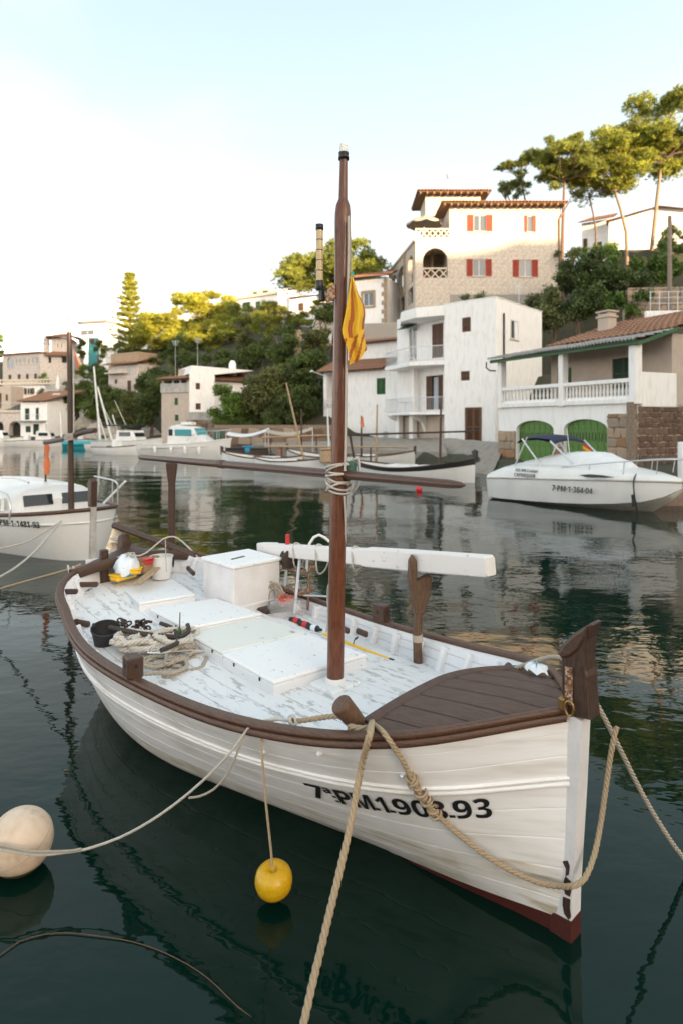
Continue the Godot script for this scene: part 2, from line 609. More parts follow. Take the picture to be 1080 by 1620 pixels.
func boot_v(s: float) -> float:
	# where the red bottom paint begins
	return 1.0 - 0.085 * clampf(1.0 - s / 0.95, 0.0, 1.0) / sheer(s) + 0.03 * smoothstep(0.7, 1.2, s)

func make_boat() -> void:
	var b := thing("wooden_boat", "white double-ended wooden boat with brown rails and tall mast moored in the foreground", "boat", boat_xf.origin, 0.756)
	var ss := stations(0.0, 0.16, 0.02) + stations(0.2, BOAT_LENGTH, 0.085)
	# planking: strakes of the topsides, then the red bottom
	var cuts := [0.0, 0.055, 0.16, 0.262, 0.40, 0.54, 0.68, 0.83, 1.0]
	for side in [-1.0, 1.0]:
		for k in cuts.size() - 1:
			var g := Geo.new()
			var rows := []
			for s in ss:
				var v0: float = cuts[k]
				var v1: float = cuts[k + 1]
				if k == cuts.size() - 2:
					v1 = boot_v(s)
				var line := PackedVector3Array()
				for q in 8:
					var f: float = [0.0, 0.03, 0.07, 0.3, 0.7, 0.93, 0.97, 1.0][q]
					var p := hull_point(s, lerpf(v0, v1, f), side)
					var groove := 0.0022 if (q == 0 and k > 0) else (0.0016 if q == 7 and k < cuts.size() - 2 else 0.0)
					p.x -= side * (groove - (0.003 if k == 0 else 0.0))
					line.push_back(p)
				rows.append(line)
			g.grid(rows, false, side < 0.0)
			part("hull_plank", g, M.hull_low if k > 5 else M.hull_white, b)
		var g2 := Geo.new()
		var rows2 := []
		for s in ss:
			var line := PackedVector3Array()
			for q in 11:
				line.push_back(hull_point(s, lerpf(boot_v(s), 2.0, q / 10.0), side))
			rows2.append(line)
		g2.grid(rows2, false, side < 0.0)
		part("bottom_paint", g2, M.red_bottom, b)
		# double rubbing strake
		for k in 2:
			var path := PackedVector3Array()
			for s in ss:
				if s > -1.0:
					var p := hull_point(s, 0.262 + 0.036 * k * (0.68 / sheer(s)), side)
					p.x += side * 0.004
					path.push_back(p)
			var gm := Geo.new()
			gm.tube(path, 0.0125 if k == 1 else 0.009, 7)
			part("rubbing_strake", gm, M.hull_white, b)
		# rails
		var rub := []
		var cap := []
		for s in ss:
			var x := breadth(s)
			var y := sheer(s)
			var prof := [Vector2(0.0, -0.004), Vector2(0.02, -0.002), Vector2(0.026, 0.01), Vector2(0.02, 0.026), Vector2(0.01, 0.031), Vector2(-0.02, 0.03), Vector2(-0.02, -0.004)]
			var prof2 := [Vector2(0.006, 0.031), Vector2(0.014, 0.035), Vector2(0.018, 0.046), Vector2(0.013, 0.057), Vector2(0.004, 0.062), Vector2(-0.038, 0.062), Vector2(-0.046, 0.057), Vector2(-0.048, 0.034), Vector2(-0.03, 0.031)]
			var l1 := PackedVector3Array()
			for p in prof:
				l1.push_back(Vector3(side * maxf(x + p.x, 0.002), y + p.y, -s))
			rub.append(l1)
			var l2 := PackedVector3Array()
			for p in prof2:
				l2.push_back(Vector3(side * maxf(x + p.x, 0.002), y + p.y, -s))
			cap.append(l2)
		var g3 := Geo.new()
		g3.grid(rub, true, side < 0.0)
		part("rub_rail", g3, M.rail_wood, b)
		var g4 := Geo.new()
		g4.grid(cap, true, side < 0.0)
		part("cap_rail", g4, M.rail_wood, b)
		# lining boards inside the bulwark and the frames that stand against them
		for k in 3:
			var rows4 := []
			for s in stations(0.42, 4.5, 0.09):
				var top := sheer(s) + 0.032
				var low := deck_y(s, deck_edge(s)) - 0.01
				var y0 := lerpf(top, low, k / 3.0)
				var y1 := lerpf(top, low, (k + 1) / 3.0) + 0.004
				var x0 := lerpf(breadth(s) - 0.045, deck_edge(s), k / 3.0)
				var x1 := lerpf(breadth(s) - 0.045, deck_edge(s), (k + 1) / 3.0)
				rows4.append(PackedVector3Array([Vector3(side * (x0 + 0.006), y0, -s), Vector3(side * x0, y0 - 0.003, -s), Vector3(side * x1, y1, -s), Vector3(side * (x1 + 0.006), y1 - 0.003, -s)]))
			var g5 := Geo.new()
			g5.grid(rows4, false, side > 0.0)
			part("lining_board", g5, M.lining_white, b)
		var n := 15
		for k in n:
			var s := 0.82 + k * 0.25
			var top := sheer(s) + 0.02
			var low := deck_y(s, deck_edge(s)) - 0.02
			var x := (breadth(s) - 0.045 + deck_edge(s)) / 2.0 - 0.012
			var lean := atan2(breadth(s) - 0.045 - deck_edge(s), top - low)
			var tan_ := Vector3(side * (breadth(s + 0.05) - breadth(s - 0.05)), 0, -0.1).normalized()
			var bs := Basis(Vector3.UP.cross(tan_).normalized(), Vector3.UP, tan_).rotated(Vector3(0, 0, 1), side * -lean)
			var g6 := Geo.new()
			g6.box(Vector3(side * (x - 0.012), (top + low) / 2.0, -s), Vector3(0.05, top - low, 0.042 + 0.008 * sin(k * 5.0)), bs, 0.006)
			part("bulwark_frame", g6, M.lining_white, b)
	# deck: planks laid fore and aft on a dark base
	var base_rows := []
	for s in stations(0.5, 4.5, 0.12):
		var line := PackedVector3Array()
		for q in 13:
			var x := lerpf(-1.0, 1.0, q / 12.0) * (deck_edge(s) + 0.02)
			line.push_back(Vector3(x, deck_y(s, x) - 0.012, -s))
		base_rows.append(line)
	var gb := Geo.new()
	gb.grid(base_rows)
	part("deck_beams", gb, M.caulk, b)
	var pw := 0.158
	for k in range(-6, 6):
		var rows := []
		for s in stations(0.55, 4.45, 0.1):
			var e := deck_edge(s) + 0.015
			var x0 := clampf(k * pw + 0.0018, -e, e)
			var x1 := clampf((k + 1) * pw - 0.0018, -e, e)
			if x1 - x0 < 0.004:
				if rows.size() > 0 and s > 2.0:
					break
				continue
			var lift := 0.0012 * sin(k * 7.0 + s * 1.3)
			rows.append(PackedVector3Array([Vector3(x0, deck_y(s, x0) - 0.011, -s), Vector3(x0, deck_y(s, x0) + lift - 0.001, -s), Vector3(x0 + 0.003, deck_y(s, x0) + lift, -s), Vector3(x1 - 0.003, deck_y(s, x1) + lift, -s), Vector3(x1, deck_y(s, x1) + lift - 0.001, -s), Vector3(x1, deck_y(s, x1) - 0.011, -s)]))
		if rows.size() > 1:
			var g := Geo.new()
			g.grid(rows)
			part("deck_plank", g, M.deck_white, b)
	# fore deck of brown planks, and its crowned beam
	var fy := func(s: float, x: float) -> float:
		var w := breadth(s)
		return sheer(s) + 0.045 + (0.02 + 0.05 * smoothstep(0.0, 0.75, s)) * (1.0 - pow(x / maxf(w, 0.05), 2.0)) * minf(w / 0.4, 1.0) - 0.02 * smoothstep(0.0, 0.75, s)
	var fs := func(x: float) -> float: # aft edge of the fore deck
		return 0.76 - 0.35 * maxf(x, 0.0) * maxf(x, 0.0) / 0.3
	var under := []
	for s in stations(0.05, 0.74, 0.05):
		var line := PackedVector3Array()
		for q in 11:
			var x := lerpf(-1.0, 1.0, q / 10.0) * (breadth(s) - 0.04)
			var sc := minf(s, fs.call(x))
			line.push_back(Vector3(x, fy.call(sc, x) - 0.012, -sc))
		under.append(line)
	var gu := Geo.new()
	gu.grid(under)
	part("foredeck_beams", gu, M.caulk, b)
	for k in 9:
		var rows := []
		for s in stations(0.02, 0.78, 0.04):
			var e := breadth(s) - 0.035
			var line := PackedVector3Array()
			var x0 := clampf((k - 4.5) * 0.14 + 0.0025, -e, e)
			var x1 := clampf((k - 3.5) * 0.14 - 0.0025, -e, e)
			if x1 - x0 < 0.003:
				continue
			for q in 5:
				var x := lerpf(x0, x1, q / 4.0)
				var sc := minf(s, fs.call(x))
				line.push_back(Vector3(x, fy.call(sc, x) - (0.003 if q == 0 or q == 4 else 0.0), -sc))
			rows.append(line)
		if rows.size() > 1:
			var g := Geo.new()
			g.grid(rows)
			part("foredeck_plank", g, M.deck_wood, b)
	var beam := []
	for q in 25:
		var x := lerpf(-0.56, 0.5, q / 24.0)
		var s: float = fs.call(x)
		x = clampf(x, -(breadth(s) - 0.03), breadth(s) - 0.03)
		var y: float = fy.call(s, x)
		var drop := 0.075
		beam.append(PackedVector3Array([Vector3(x, y + 0.004, -s + 0.05), Vector3(x, y + 0.011, -s + 0.046), Vector3(x, y + 0.012, -s - 0.012), Vector3(x, y + 0.006, -s - 0.02), Vector3(x, y - drop, -s - 0.02), Vector3(x, y - drop, -s + 0.05)]))
	var gf := Geo.new()
	gf.grid(beam, true)
	part("foredeck_beam", gf, M.deck_wood, b)
	# stern deck: crowned planks between the quarters
	var ay := func(s: float, x: float) -> float:
		return sheer(s) + 0.05 + 0.06 * (1.0 - pow(x / maxf(breadth(s), 0.05), 2.0))
	for k in 9:
		var rows := []
		for s in stations(4.4, 4.64, 0.03):
			var e := breadth(s) - 0.03
			var x0 := clampf((k - 4.5) * 0.17 + 0.001, -e, e)
			var x1 := clampf((k - 3.5) * 0.17 - 0.001, -e, e)
			if x1 - x0 < 0.003:
				continue
			var line := PackedVector3Array()
			for q in 4:
				var x := lerpf(x0, x1, q / 3.0)
				line.push_back(Vector3(x, ay.call(s, x) - (0.003 if q == 0 or q == 3 else 0.0), -s))
			rows.append(line)
		if rows.size() > 1:
			var g := Geo.new()
			g.grid(rows)
			part("stern_deck_plank", g, M.brown_wood, b)
	var abeam := []
	for q in 21:
		var x := lerpf(-0.62, 0.62, q / 20.0)
		var y: float = ay.call(4.4, clampf(x, -breadth(4.4), breadth(4.4)))
		abeam.append(PackedVector3Array([Vector3(x, y + 0.004, -4.42), Vector3(x, y + 0.016, -4.42), Vector3(x, y + 0.016, -4.375), Vector3(x, y - 0.075, -4.375), Vector3(x, y - 0.075, -4.42)]))
	var ga := Geo.new()
	ga.grid(abeam, true)
	part("stern_deck_beam", ga, M.brown_wood, b)
	var gbk := Geo.new()
	gbk.box(Vector3(0, 0.86, -4.6), Vector3(0.8, 0.3, 0.02))
	part("stern_bulkhead", gbk, M.lining_white, b)
	# stem, its dark head and the sternpost
	var gs := Geo.new()
	gs.prism(PackedVector2Array([Vector2(-0.08, -0.45), Vector2(0.0, -0.43), Vector2(0.014, 0.2), Vector2(0.044, 0.7), Vector2(0.058, 1.0), Vector2(-0.06, 1.02), Vector2(-0.05, 0.5), Vector2(-0.07, -0.3)]), -0.045, 0.045, Transform3D(Basis(Vector3(0, 0, 1), Vector3.UP, Vector3(-1, 0, 0)), Vector3.ZERO), 0.008)
	part("stem", gs, M.white_box, b)
	var gsr := Geo.new()
	gsr.prism(PackedVector2Array([Vector2(-0.1, -0.46), Vector2(0.004, -0.46), Vector2(0.0155, 0.1), Vector2(-0.09, 0.092)]), -0.048, 0.048, Transform3D(Basis(Vector3(0, 0, 1), Vector3.UP, Vector3(-1, 0, 0)), Vector3.ZERO), 0.004)
	part("stem_foot", gsr, M.red_bottom, b)
	stem_head(b)
	var gp := Geo.new()
	gp.prism(PackedVector2Array([Vector2(-4.72, -0.4), Vector2(-4.62, -0.4), Vector2(-4.6, 1.13), Vector2(-4.64, 1.2), Vector2(-4.7, 1.19), Vector2(-4.73, 1.1)]), -0.045, 0.045, Transform3D(Basis(Vector3(0, 0, 1), Vector3.UP, Vector3(-1, 0, 0)), Vector3.ZERO), 0.01)
	part("sternpost", gp, M.brown_wood, b)
	mast(b)
	lettering_on_hull(b)
	# small fittings
	for side in [-1.0, 1.0]:
		var g := Geo.new()
		var s := 2.38 if side < 0.0 else 2.05
		g.box(Vector3(0, 0.055, 0), Vector3(0.1, 0.13, 0.11), Basis(), 0.008)
		g.tube(PackedVector3Array([Vector3(-0.0515, 0.07, 0.0), Vector3(-0.049, 0.07, 0.0)]), 0.014, 10)
		var o := part("oarlock_block", g, M.brown_wood, b, Vector3(side * (breadth(s) - 0.022), sheer(s) + 0.066, -s), Basis(Vector3.UP, side * 0.12))
		var gh := Geo.new()
		for q in [-1.0, 1.0]:
			gh.tube(PackedVector3Array([Vector3(q * 0.0513, 0.07, 0.0), Vector3(q * 0.0523, 0.07, 0.0)]), 0.013, 10)
		gh.tube(PackedVector3Array([Vector3(0, 0.07, 0.0563), Vector3(0, 0.07, 0.0573)]), 0.013, 10)
		part("hole", gh, M.lettering, o)
	for q in [Vector2(0.529,0.177), Vector2(0.874,0.063), Vector2(1.249,0.152)]:
		var pg2 := Geo.new()
		pg2.lathe([Vector2(0.001, 0.022), Vector2(0.008, 0.02), Vector2(0.011, 0.012), Vector2(0.011, -0.01)], 10, Transform3D(Basis(Vector3(0, 0, 1), PI / 2), Vector3.ZERO))
		part("drain_plug", pg2, M.lining_white, b, hull_point(q.x, q.y, -1.0))
	# bollard of turned wood in the port bow
	var by := Vector3(-0.6, 0.78, -0.2).normalized()
	var bx := by.cross(Vector3(0, 0, 1)).normalized()
	var tilt := Basis(bx, by, bx.cross(by))
	var bol := Geo.new()
	bol.lathe([Vector2(0.001, -0.2), Vector2(0.038, -0.2), Vector2(0.041, 0.02), Vector2(0.047, 0.08), Vector2(0.051, 0.15), Vector2(0.052, 0.172), Vector2(0.046, 0.182), Vector2(0.03, 0.186), Vector2(0.001, 0.187)], 18, Transform3D(tilt, Vector3.ZERO))
	part("bollard", bol, M.old_wood, b, Vector3(-0.554,0.84,-0.784))
	# a peg through the starboard bow rail
	var peg := Geo.new()
	peg.tube(PackedVector3Array([Vector3(-0.1, 0, 0.03), Vector3(0.14, 0.02, -0.03)]), 0.02, 10)
	part("cleat_peg", peg, M.brown_wood, b, Vector3(0.314,0.9,-0.577))
	# crutch: pole and forked head
	var foot := Vector3(0.76, 0.55, -1.53)
	var cp := Geo.new()
	cp.tube(PackedVector3Array([foot, foot + Vector3(-0.005, 0.25, 0.0), foot + Vector3(0.0, 0.5, 0.01)]), 0.032, 12)
	part("crutch_pole", cp, M.old_wood, b)
	var band := Geo.new()
	band.tube(PackedVector3Array([foot + Vector3(0, 0.2, 0), foot + Vector3(-0.003, 0.25, 0)]), 0.037, 12)
	part("crutch_binding", band, M.rope_grey, b)
	var fk := Geo.new()
	fk.prism(PackedVector2Array([Vector2(-0.035, -0.02), Vector2(0.03, -0.02), Vector2(0.075, 0.1), Vector2(0.095, 0.24), Vector2(0.075, 0.26), Vector2(0.03, 0.24), Vector2(-0.02, 0.22), Vector2(-0.025, 0.36), Vector2(-0.05, 0.4), Vector2(-0.075, 0.36), Vector2(-0.08, 0.22), Vector2(-0.055, 0.1)]), -0.03, 0.03, Transform3D(Basis(Vector3.UP, -0.5), Vector3.ZERO), 0.01)
	part("crutch_fork", fk, M.old_wood, b, foot + Vector3(0.0, 0.42, 0.01))
	var collar := Geo.new()
	collar.lathe([Vector2(0.03, 0.03), Vector2(0.055, 0.02), Vector2(0.06, 0.0), Vector2(0.06, -0.03)], 14, Transform3D(Basis(), foot))
	part("crutch_step", collar, M.lining_white, b)
	# cleats on the inside of the bulwark
	for q in [[Vector3(-0.549,0.86,-4.306), 0.9, 0.28], [Vector3(-0.707,0.86,-4.14), 0.9, 0.12], [Vector3(0.677,0.69,-2.195), -0.08, 0.1], [Vector3(0.722,0.69,-2.052), -0.08, 0.12], [Vector3(0.381,0.88,-4.031), -0.3, 0.26], [Vector3(-0.769,0.7,-3.748), 0.35, 0.2]]:
		var g := Geo.new()
		g.box(Vector3.ZERO, Vector3(0.035, 0.045, q[2]), Basis(), 0.01)
		part("wooden_cleat", g, M.brown_wood, b, q[0], Basis(Vector3.UP, q[1]))
	# knees of the stern deck: a dark post with a foot
	var kn := Geo.new()
	kn.box(Vector3(0, 0.17, 0), Vector3(0.07, 0.36, 0.06), Basis(), 0.01)
	kn.box(Vector3(0.05, 0.0, 0.03), Vector3(0.2, 0.03, 0.1), Basis(Vector3.UP, 0.4), 0.008)
	part("stern_post", kn, M.dark_wood, b, Vector3(-0.277,0.76,-4.483))
	# post that carries the after end of the yard
	var pp := Geo.new()
	var pf := Vector3(0.416,0.74,-4.472)
	pp.prism(PackedVector2Array([Vector2(-0.03, 0), Vector2(0.03, 0), Vector2(0.032, 0.95), Vector2(0.055, 1.13), Vector2(0.05, 1.16), Vector2(-0.05, 1.16), Vector2(-0.055, 1.13), Vector2(-0.032, 0.95)]), -0.028, 0.028, Transform3D(Basis(Vector3.UP, -0.75), pf), 0.006)
	part("yard_post", pp, M.brown_wood, b)

func stem_head(b: Node3D) -> void:
	# dark head of the stem: a plate on the centreline, scooped on its upper after corner
	var xf := Transform3D(Basis(Vector3(0, 0, 1), Vector3.UP, Vector3(-1, 0, 0)), Vector3.ZERO)
	var g := Geo.new()
	var poly := PackedVector2Array()
	for p in [Vector3(-0.05,0.999,-0.029), Vector3(-0.05,1.019,0.101), Vector3(-0.05,1.152,0.09), Vector3(-0.05,1.201,0.09), Vector3(-0.05,1.226,0.081), Vector3(-0.05,1.286,0.081), Vector3(-0.05,1.365,0.09), Vector3(-0.05,1.43,0.109), Vector3(-0.05,1.434,0.093), Vector3(-0.05,1.373,0.021), Vector3(-0.05,1.313,-0.029), Vector3(-0.05,1.267,-0.053), Vector3(-0.05,1.249,-0.035)]:
		poly.push_back(Vector2(p.z, p.y))
	g.prism(poly, -0.05, 0.05, xf, 0.008)
	part("stem_head", g, M.dark_wood, b)
	var g2 := Geo.new()
	var pl := PackedVector2Array()
	for p in [Vector3(-0.055,1.27,-0.044), Vector3(-0.055,1.316,-0.02), Vector3(-0.055,1.373,0.029), Vector3(-0.055,1.426,0.089), Vector3(-0.055,1.376,0.084), Vector3(-0.055,1.312,0.05), Vector3(-0.055,1.271,0.012), Vector3(-0.055,1.256,-0.023)]:
		pl.push_back(Vector2(p.z, p.y))
	g2.prism(pl, 0.04, 0.062, xf, 0.009)
	part("stem_head_cheek", g2, M.brown_wood, b)
	# gilt strap and fairlead on the port face
	var g3 := Geo.new()
	var c := Vector3(-0.055,1.141,0.006)
	g3.box(Vector3(-0.056, c.y, c.z), Vector3(0.012, 0.165, 0.034), Basis(), 0.003)
	part("brass_strap", g3, M.rusty_metal, b)
	var g4 := Geo.new()
	var d := Vector3(-0.06,1.063,-0)
	g4.box(Vector3(-0.07, d.y, d.z - 0.015), Vector3(0.04, 0.055, 0.03), Basis(), 0.006)
	var ring := PackedVector3Array()
	for k in 15:
		var a := TAU * k / 14.0
		ring.push_back(Vector3(-0.082, d.y - 0.008 + 0.032 * sin(a), d.z + 0.022 + 0.02 * cos(a)))
	g4.tube(ring, 0.006, 6)
	part("brass_fairlead", g4, M.brass, b)
	# bare wood where the paint of the stem has chipped away
	var chips := [
		PackedVector2Array([Vector2(-0.029, 0.345), Vector2(-0.004, 0.36), Vector2(0.006, 0.34), Vector2(0.001, 0.30), Vector2(-0.014, 0.285), Vector2(-0.012, 0.32)]),
		PackedVector2Array([Vector2(-0.022, 0.262), Vector2(-0.014, 0.285), Vector2(0.011, 0.275), Vector2(0.012, 0.23), Vector2(0.006, 0.205), Vector2(-0.016, 0.205), Vector2(-0.024, 0.235)]),
		PackedVector2Array([Vector2(-0.026, 0.188), Vector2(0.008, 0.195), Vector2(0.006, 0.155), Vector2(0.012, 0.12), Vector2(0.001, 0.1), Vector2(-0.020, 0.115), Vector2(-0.028, 0.15)])]
	for p in chips:
		var gc := Geo.new()
		gc.prism(p, 0.045, 0.0475, xf)
		part("paint_chip", gc, M.dark_wood, b)

func mast(b: Node3D) -> void:
	var foot := Vector3(0, 0.655, -1.57)
	var lean := Vector3(0.03, 0, 0.016)
	var at := func(h: float) -> Vector3: return foot + Vector3(0, h, 0) + lean * h / 3.3 * 1.6
	var path := PackedVector3Array()
	var rad := []
	for q in [[0.0, 0.053], [0.6, 0.053], [1.2, 0.051], [1.9, 0.047], [2.45, 0.044], [2.6, 0.044], [2.72, 0.046], [2.82, 0.049], [2.92, 0.051], [2.98, 0.05], [3.03, 0.044], [3.055, 0.034], [3.07, 0.028], [3.2, 0.026], [3.32, 0.024]]:
		path.push_back(at.call(q[0])); rad.append(q[1])
	var g := Geo.new()
	g.tube(path, rad, 20)
	part("mast", g, M.mast_wood, b)
	var gs := Geo.new()
	gs.box(foot + Vector3(0, -0.012, 0), Vector3(0.26, 0.05, 0.22), Basis(), 0.012)
	part("mast_step", gs, M.deck_white, b)
	var gc := Geo.new()
	gc.lathe([Vector2(0.05, 0.035), Vector2(0.062, 0.03), Vector2(0.068, 0.0)], 18, Transform3D(Basis(), foot + Vector3(0, 0.008, 0)))
	part("mast_collar", gc, M.cream_paint, b)
	var top: Vector3 = at.call(3.32)
	var g1 := Geo.new()
	g1.lathe([Vector2(0.001, 0), Vector2(0.033, 0), Vector2(0.033, 0.02), Vector2(0.028, 0.022), Vector2(0.028, 0.03), Vector2(0.032, 0.033), Vector2(0.032, 0.045), Vector2(0.001, 0.045)], 16, Transform3D(Basis(), top))
	part("masthead_ring", g1, M.black_plastic, b)
	var g2 := Geo.new()
	g2.lathe([Vector2(0.028, 0.045), Vector2(0.027, 0.09), Vector2(0.024, 0.1), Vector2(0.001, 0.102)], 16, Transform3D(Basis(), top))
	part("masthead_light", g2, M.white_plastic, b)
	# sheave slot on the starboard forward face
	var dir := Vector3(0.62, 0, 0.78)
	var sl: Vector3 = at.call(2.85)
	var g3 := Geo.new()
	g3.box(sl + dir * 0.04, Vector3(0.02, 0.17, 0.024), Basis(Vector3.UP, atan2(dir.x, dir.z)), 0.004)
	part("sheave_slot", g3, M.lettering, b)
	# radar reflector tube on a plate
	var rr: Vector3 = at.call(2.52) + Vector3(-0.105, 0, -0.09)
	var g4 := Geo.new()
	g4.lathe([Vector2(0.001, 0.02), Vector2(0.022, 0.02), Vector2(0.022, 0.36), Vector2(0.001, 0.36)], 14, Transform3D(Basis(), rr))
	var tube_ := part("radar_reflector", g4, M.gold_foil, b)
	var g5 := Geo.new()
	for y in [[-0.03, 0.03], [0.35, 0.385]]:
		g5.lathe([Vector2(0.001, y[0]), Vector2(0.025, y[0]), Vector2(0.025, y[1]), Vector2(0.001, y[1])], 14, Transform3D(Basis(), rr))
	for k in 4:
		g5.lathe([Vector2(0.0222, 0.09 + k * 0.065), Vector2(0.0232, 0.092 + k * 0.065), Vector2(0.0222, 0.096 + k * 0.065)], 14, Transform3D(Basis(), rr))
	g5.box(rr + Vector3(0.01, -0.06, 0.01), Vector3(0.03, 0.08, 0.03), Basis(), 0.004)
	part("end_cap", g5, M.black_plastic, tube_)
	var g6 := Geo.new()
	g6.prism(PackedVector2Array([Vector2(-0.02, -0.07), Vector2(0.06, -0.02), Vector2(0.06, 0.06), Vector2(0.0, 0.045), Vector2(-0.02, 0.0)]), -0.006, 0.006, Transform3D(Basis(Vector3.UP, -0.4), at.call(2.47) + Vector3(-0.075, 0, -0.03)), 0.002)
	part("reflector_bracket", g6, M.rusty_metal, b)
	# green cylindrical box low on the mast
	var g7 := Geo.new()
	g7.lathe([Vector2(0.001, 0.0), Vector2(0.036, 0.0), Vector2(0.038, 0.01), Vector2(0.038, 0.095), Vector2(0.034, 0.105), Vector2(0.001, 0.105)], 14, Transform3D(Basis(), at.call(1.3) + Vector3(0.055, 0, 0.05)))
	part("mast_box", g7, M.green_plastic, b)

func lettering_on_hull(b: Node3D) -> void:
	# painted registration, each character bent onto the planking
	var font := SystemFont.new()
	font.font_names = PackedStringArray(["Droid Sans"])
	font.font_weight = 700
	# character, left and right end along the hull (metres from the stem)
	var marks := [["7", 1.105, 1.005], ["ª", 1.0, 0.955], [":", 0.965, 0.94], ["P", 0.935, 0.855], ["M", 0.845, 0.745], ["-", 0.742, 0.72], ["1", 0.722, 0.675], ["-", 0.672, 0.645], ["9", 0.64, 0.565], ["0", 0.555, 0.487], ["8", 0.478, 0.415], ["-", 0.412, 0.39], ["9", 0.388, 0.325], ["3", 0.315, 0.258]]
	for q in marks:
		var t := TextMesh.new()
		t.text = q[0]
		t.font = font
		t.font_size = 64
		t.pixel_size = 0.01
		t.depth = 0.0
		t.curve_step = 1.0
		var arr := t.surface_get_arrays(0)
		var vs: PackedVector3Array = arr[Mesh.ARRAY_VERTEX]
		var idx: PackedInt32Array = arr[Mesh.ARRAY_INDEX]
		var lo := Vector2(1e9, 1e9)
		var hi := Vector2(-1e9, -1e9)
		for p in vs:
			lo = Vector2(minf(lo.x, p.x), minf(lo.y, p.y))
			hi = Vector2(maxf(hi.x, p.x), maxf(hi.y, p.y))
		var y0 := 0.0
		var y1 := 1.0
		if q[0] == "-":
			y0 = 0.06; y1 = 0.2
		elif q[0] == ":":
			y0 = 0.05; y1 = 0.5
		elif q[0] == "ª":
			y0 = 0.6; y1 = 1.0
		var g := Geo.new()
		var place := func(p: Vector3) -> Vector3:
			var fx := (p.x - lo.x) / maxf(hi.x - lo.x, 1e-5)
			var fyy := lerpf(y0, y1, (p.y - lo.y) / maxf(hi.y - lo.y, 1e-5))
			var s: float = lerpf(q[1], q[2], fx)
			var k := clampf((1.105 - s) / 0.85, 0.0, 1.0)
			var v := lerpf(lerpf(0.495, 0.435, k), lerpf(0.365, 0.325, k), fyy)
			var hp := hull_point(s, v, -1.0)
			var e1 := hull_point(s + 0.01, v, -1.0) - hp
			var e2 := hull_point(s, v + 0.01, -1.0) - hp
			var nn := e1.cross(e2).normalized()
			if nn.x > 0.0:
				nn = -nn
			return hp + nn * 0.006
		for k in range(0, idx.size(), 3):
			if vs[idx[k]].z < -1e-4:
				continue
			g.tri_out(place.call(vs[idx[k]]), place.call(vs[idx[k + 1]]), place.call(vs[idx[k + 2]]), Vector3(0.3, 0.3, -0.7))
		part("registration_mark", g, M.lettering, b)

# ---------------------------------------------------------------- things lying in, hung on and tied to the boat
func line_thing(label: String, pts: Array, r: float, m: Material, pitch := 0.0, called := "mooring_rope", step := 0.05) -> MeshInstance3D:
	# a rope as one top-level object, its base at its first point
	var g := Geo.new()
	var local := []
	for p in pts:
		local.append(p - pts[0])
	if pitch > 0.0:
		g.rope(curve(local, step), r, pitch)
	else:
		g.tube(curve(local, step), r, 6)
	var o := part(called, g, m, self, pts[0])
	tag(o, label, "rope")
	return o

func plan_box(o: Node3D, called: String, corners: Array, y0: float, y1: float, m: Material, bevel := 0.012) -> void:
	# a low box given by the plan of its corners [x, s] in the boat, relative to the thing's base
	var g := Geo.new()
	var p := PackedVector2Array()
	for c in corners:
		p.push_back(Vector2(c[0], c[1]))
	g.prism(p, y0, y1, Transform3D(Basis(Vector3.RIGHT, Vector3(0, 0, -1), Vector3.UP), Vector3.ZERO), bevel)
	part(called, g, m, o)

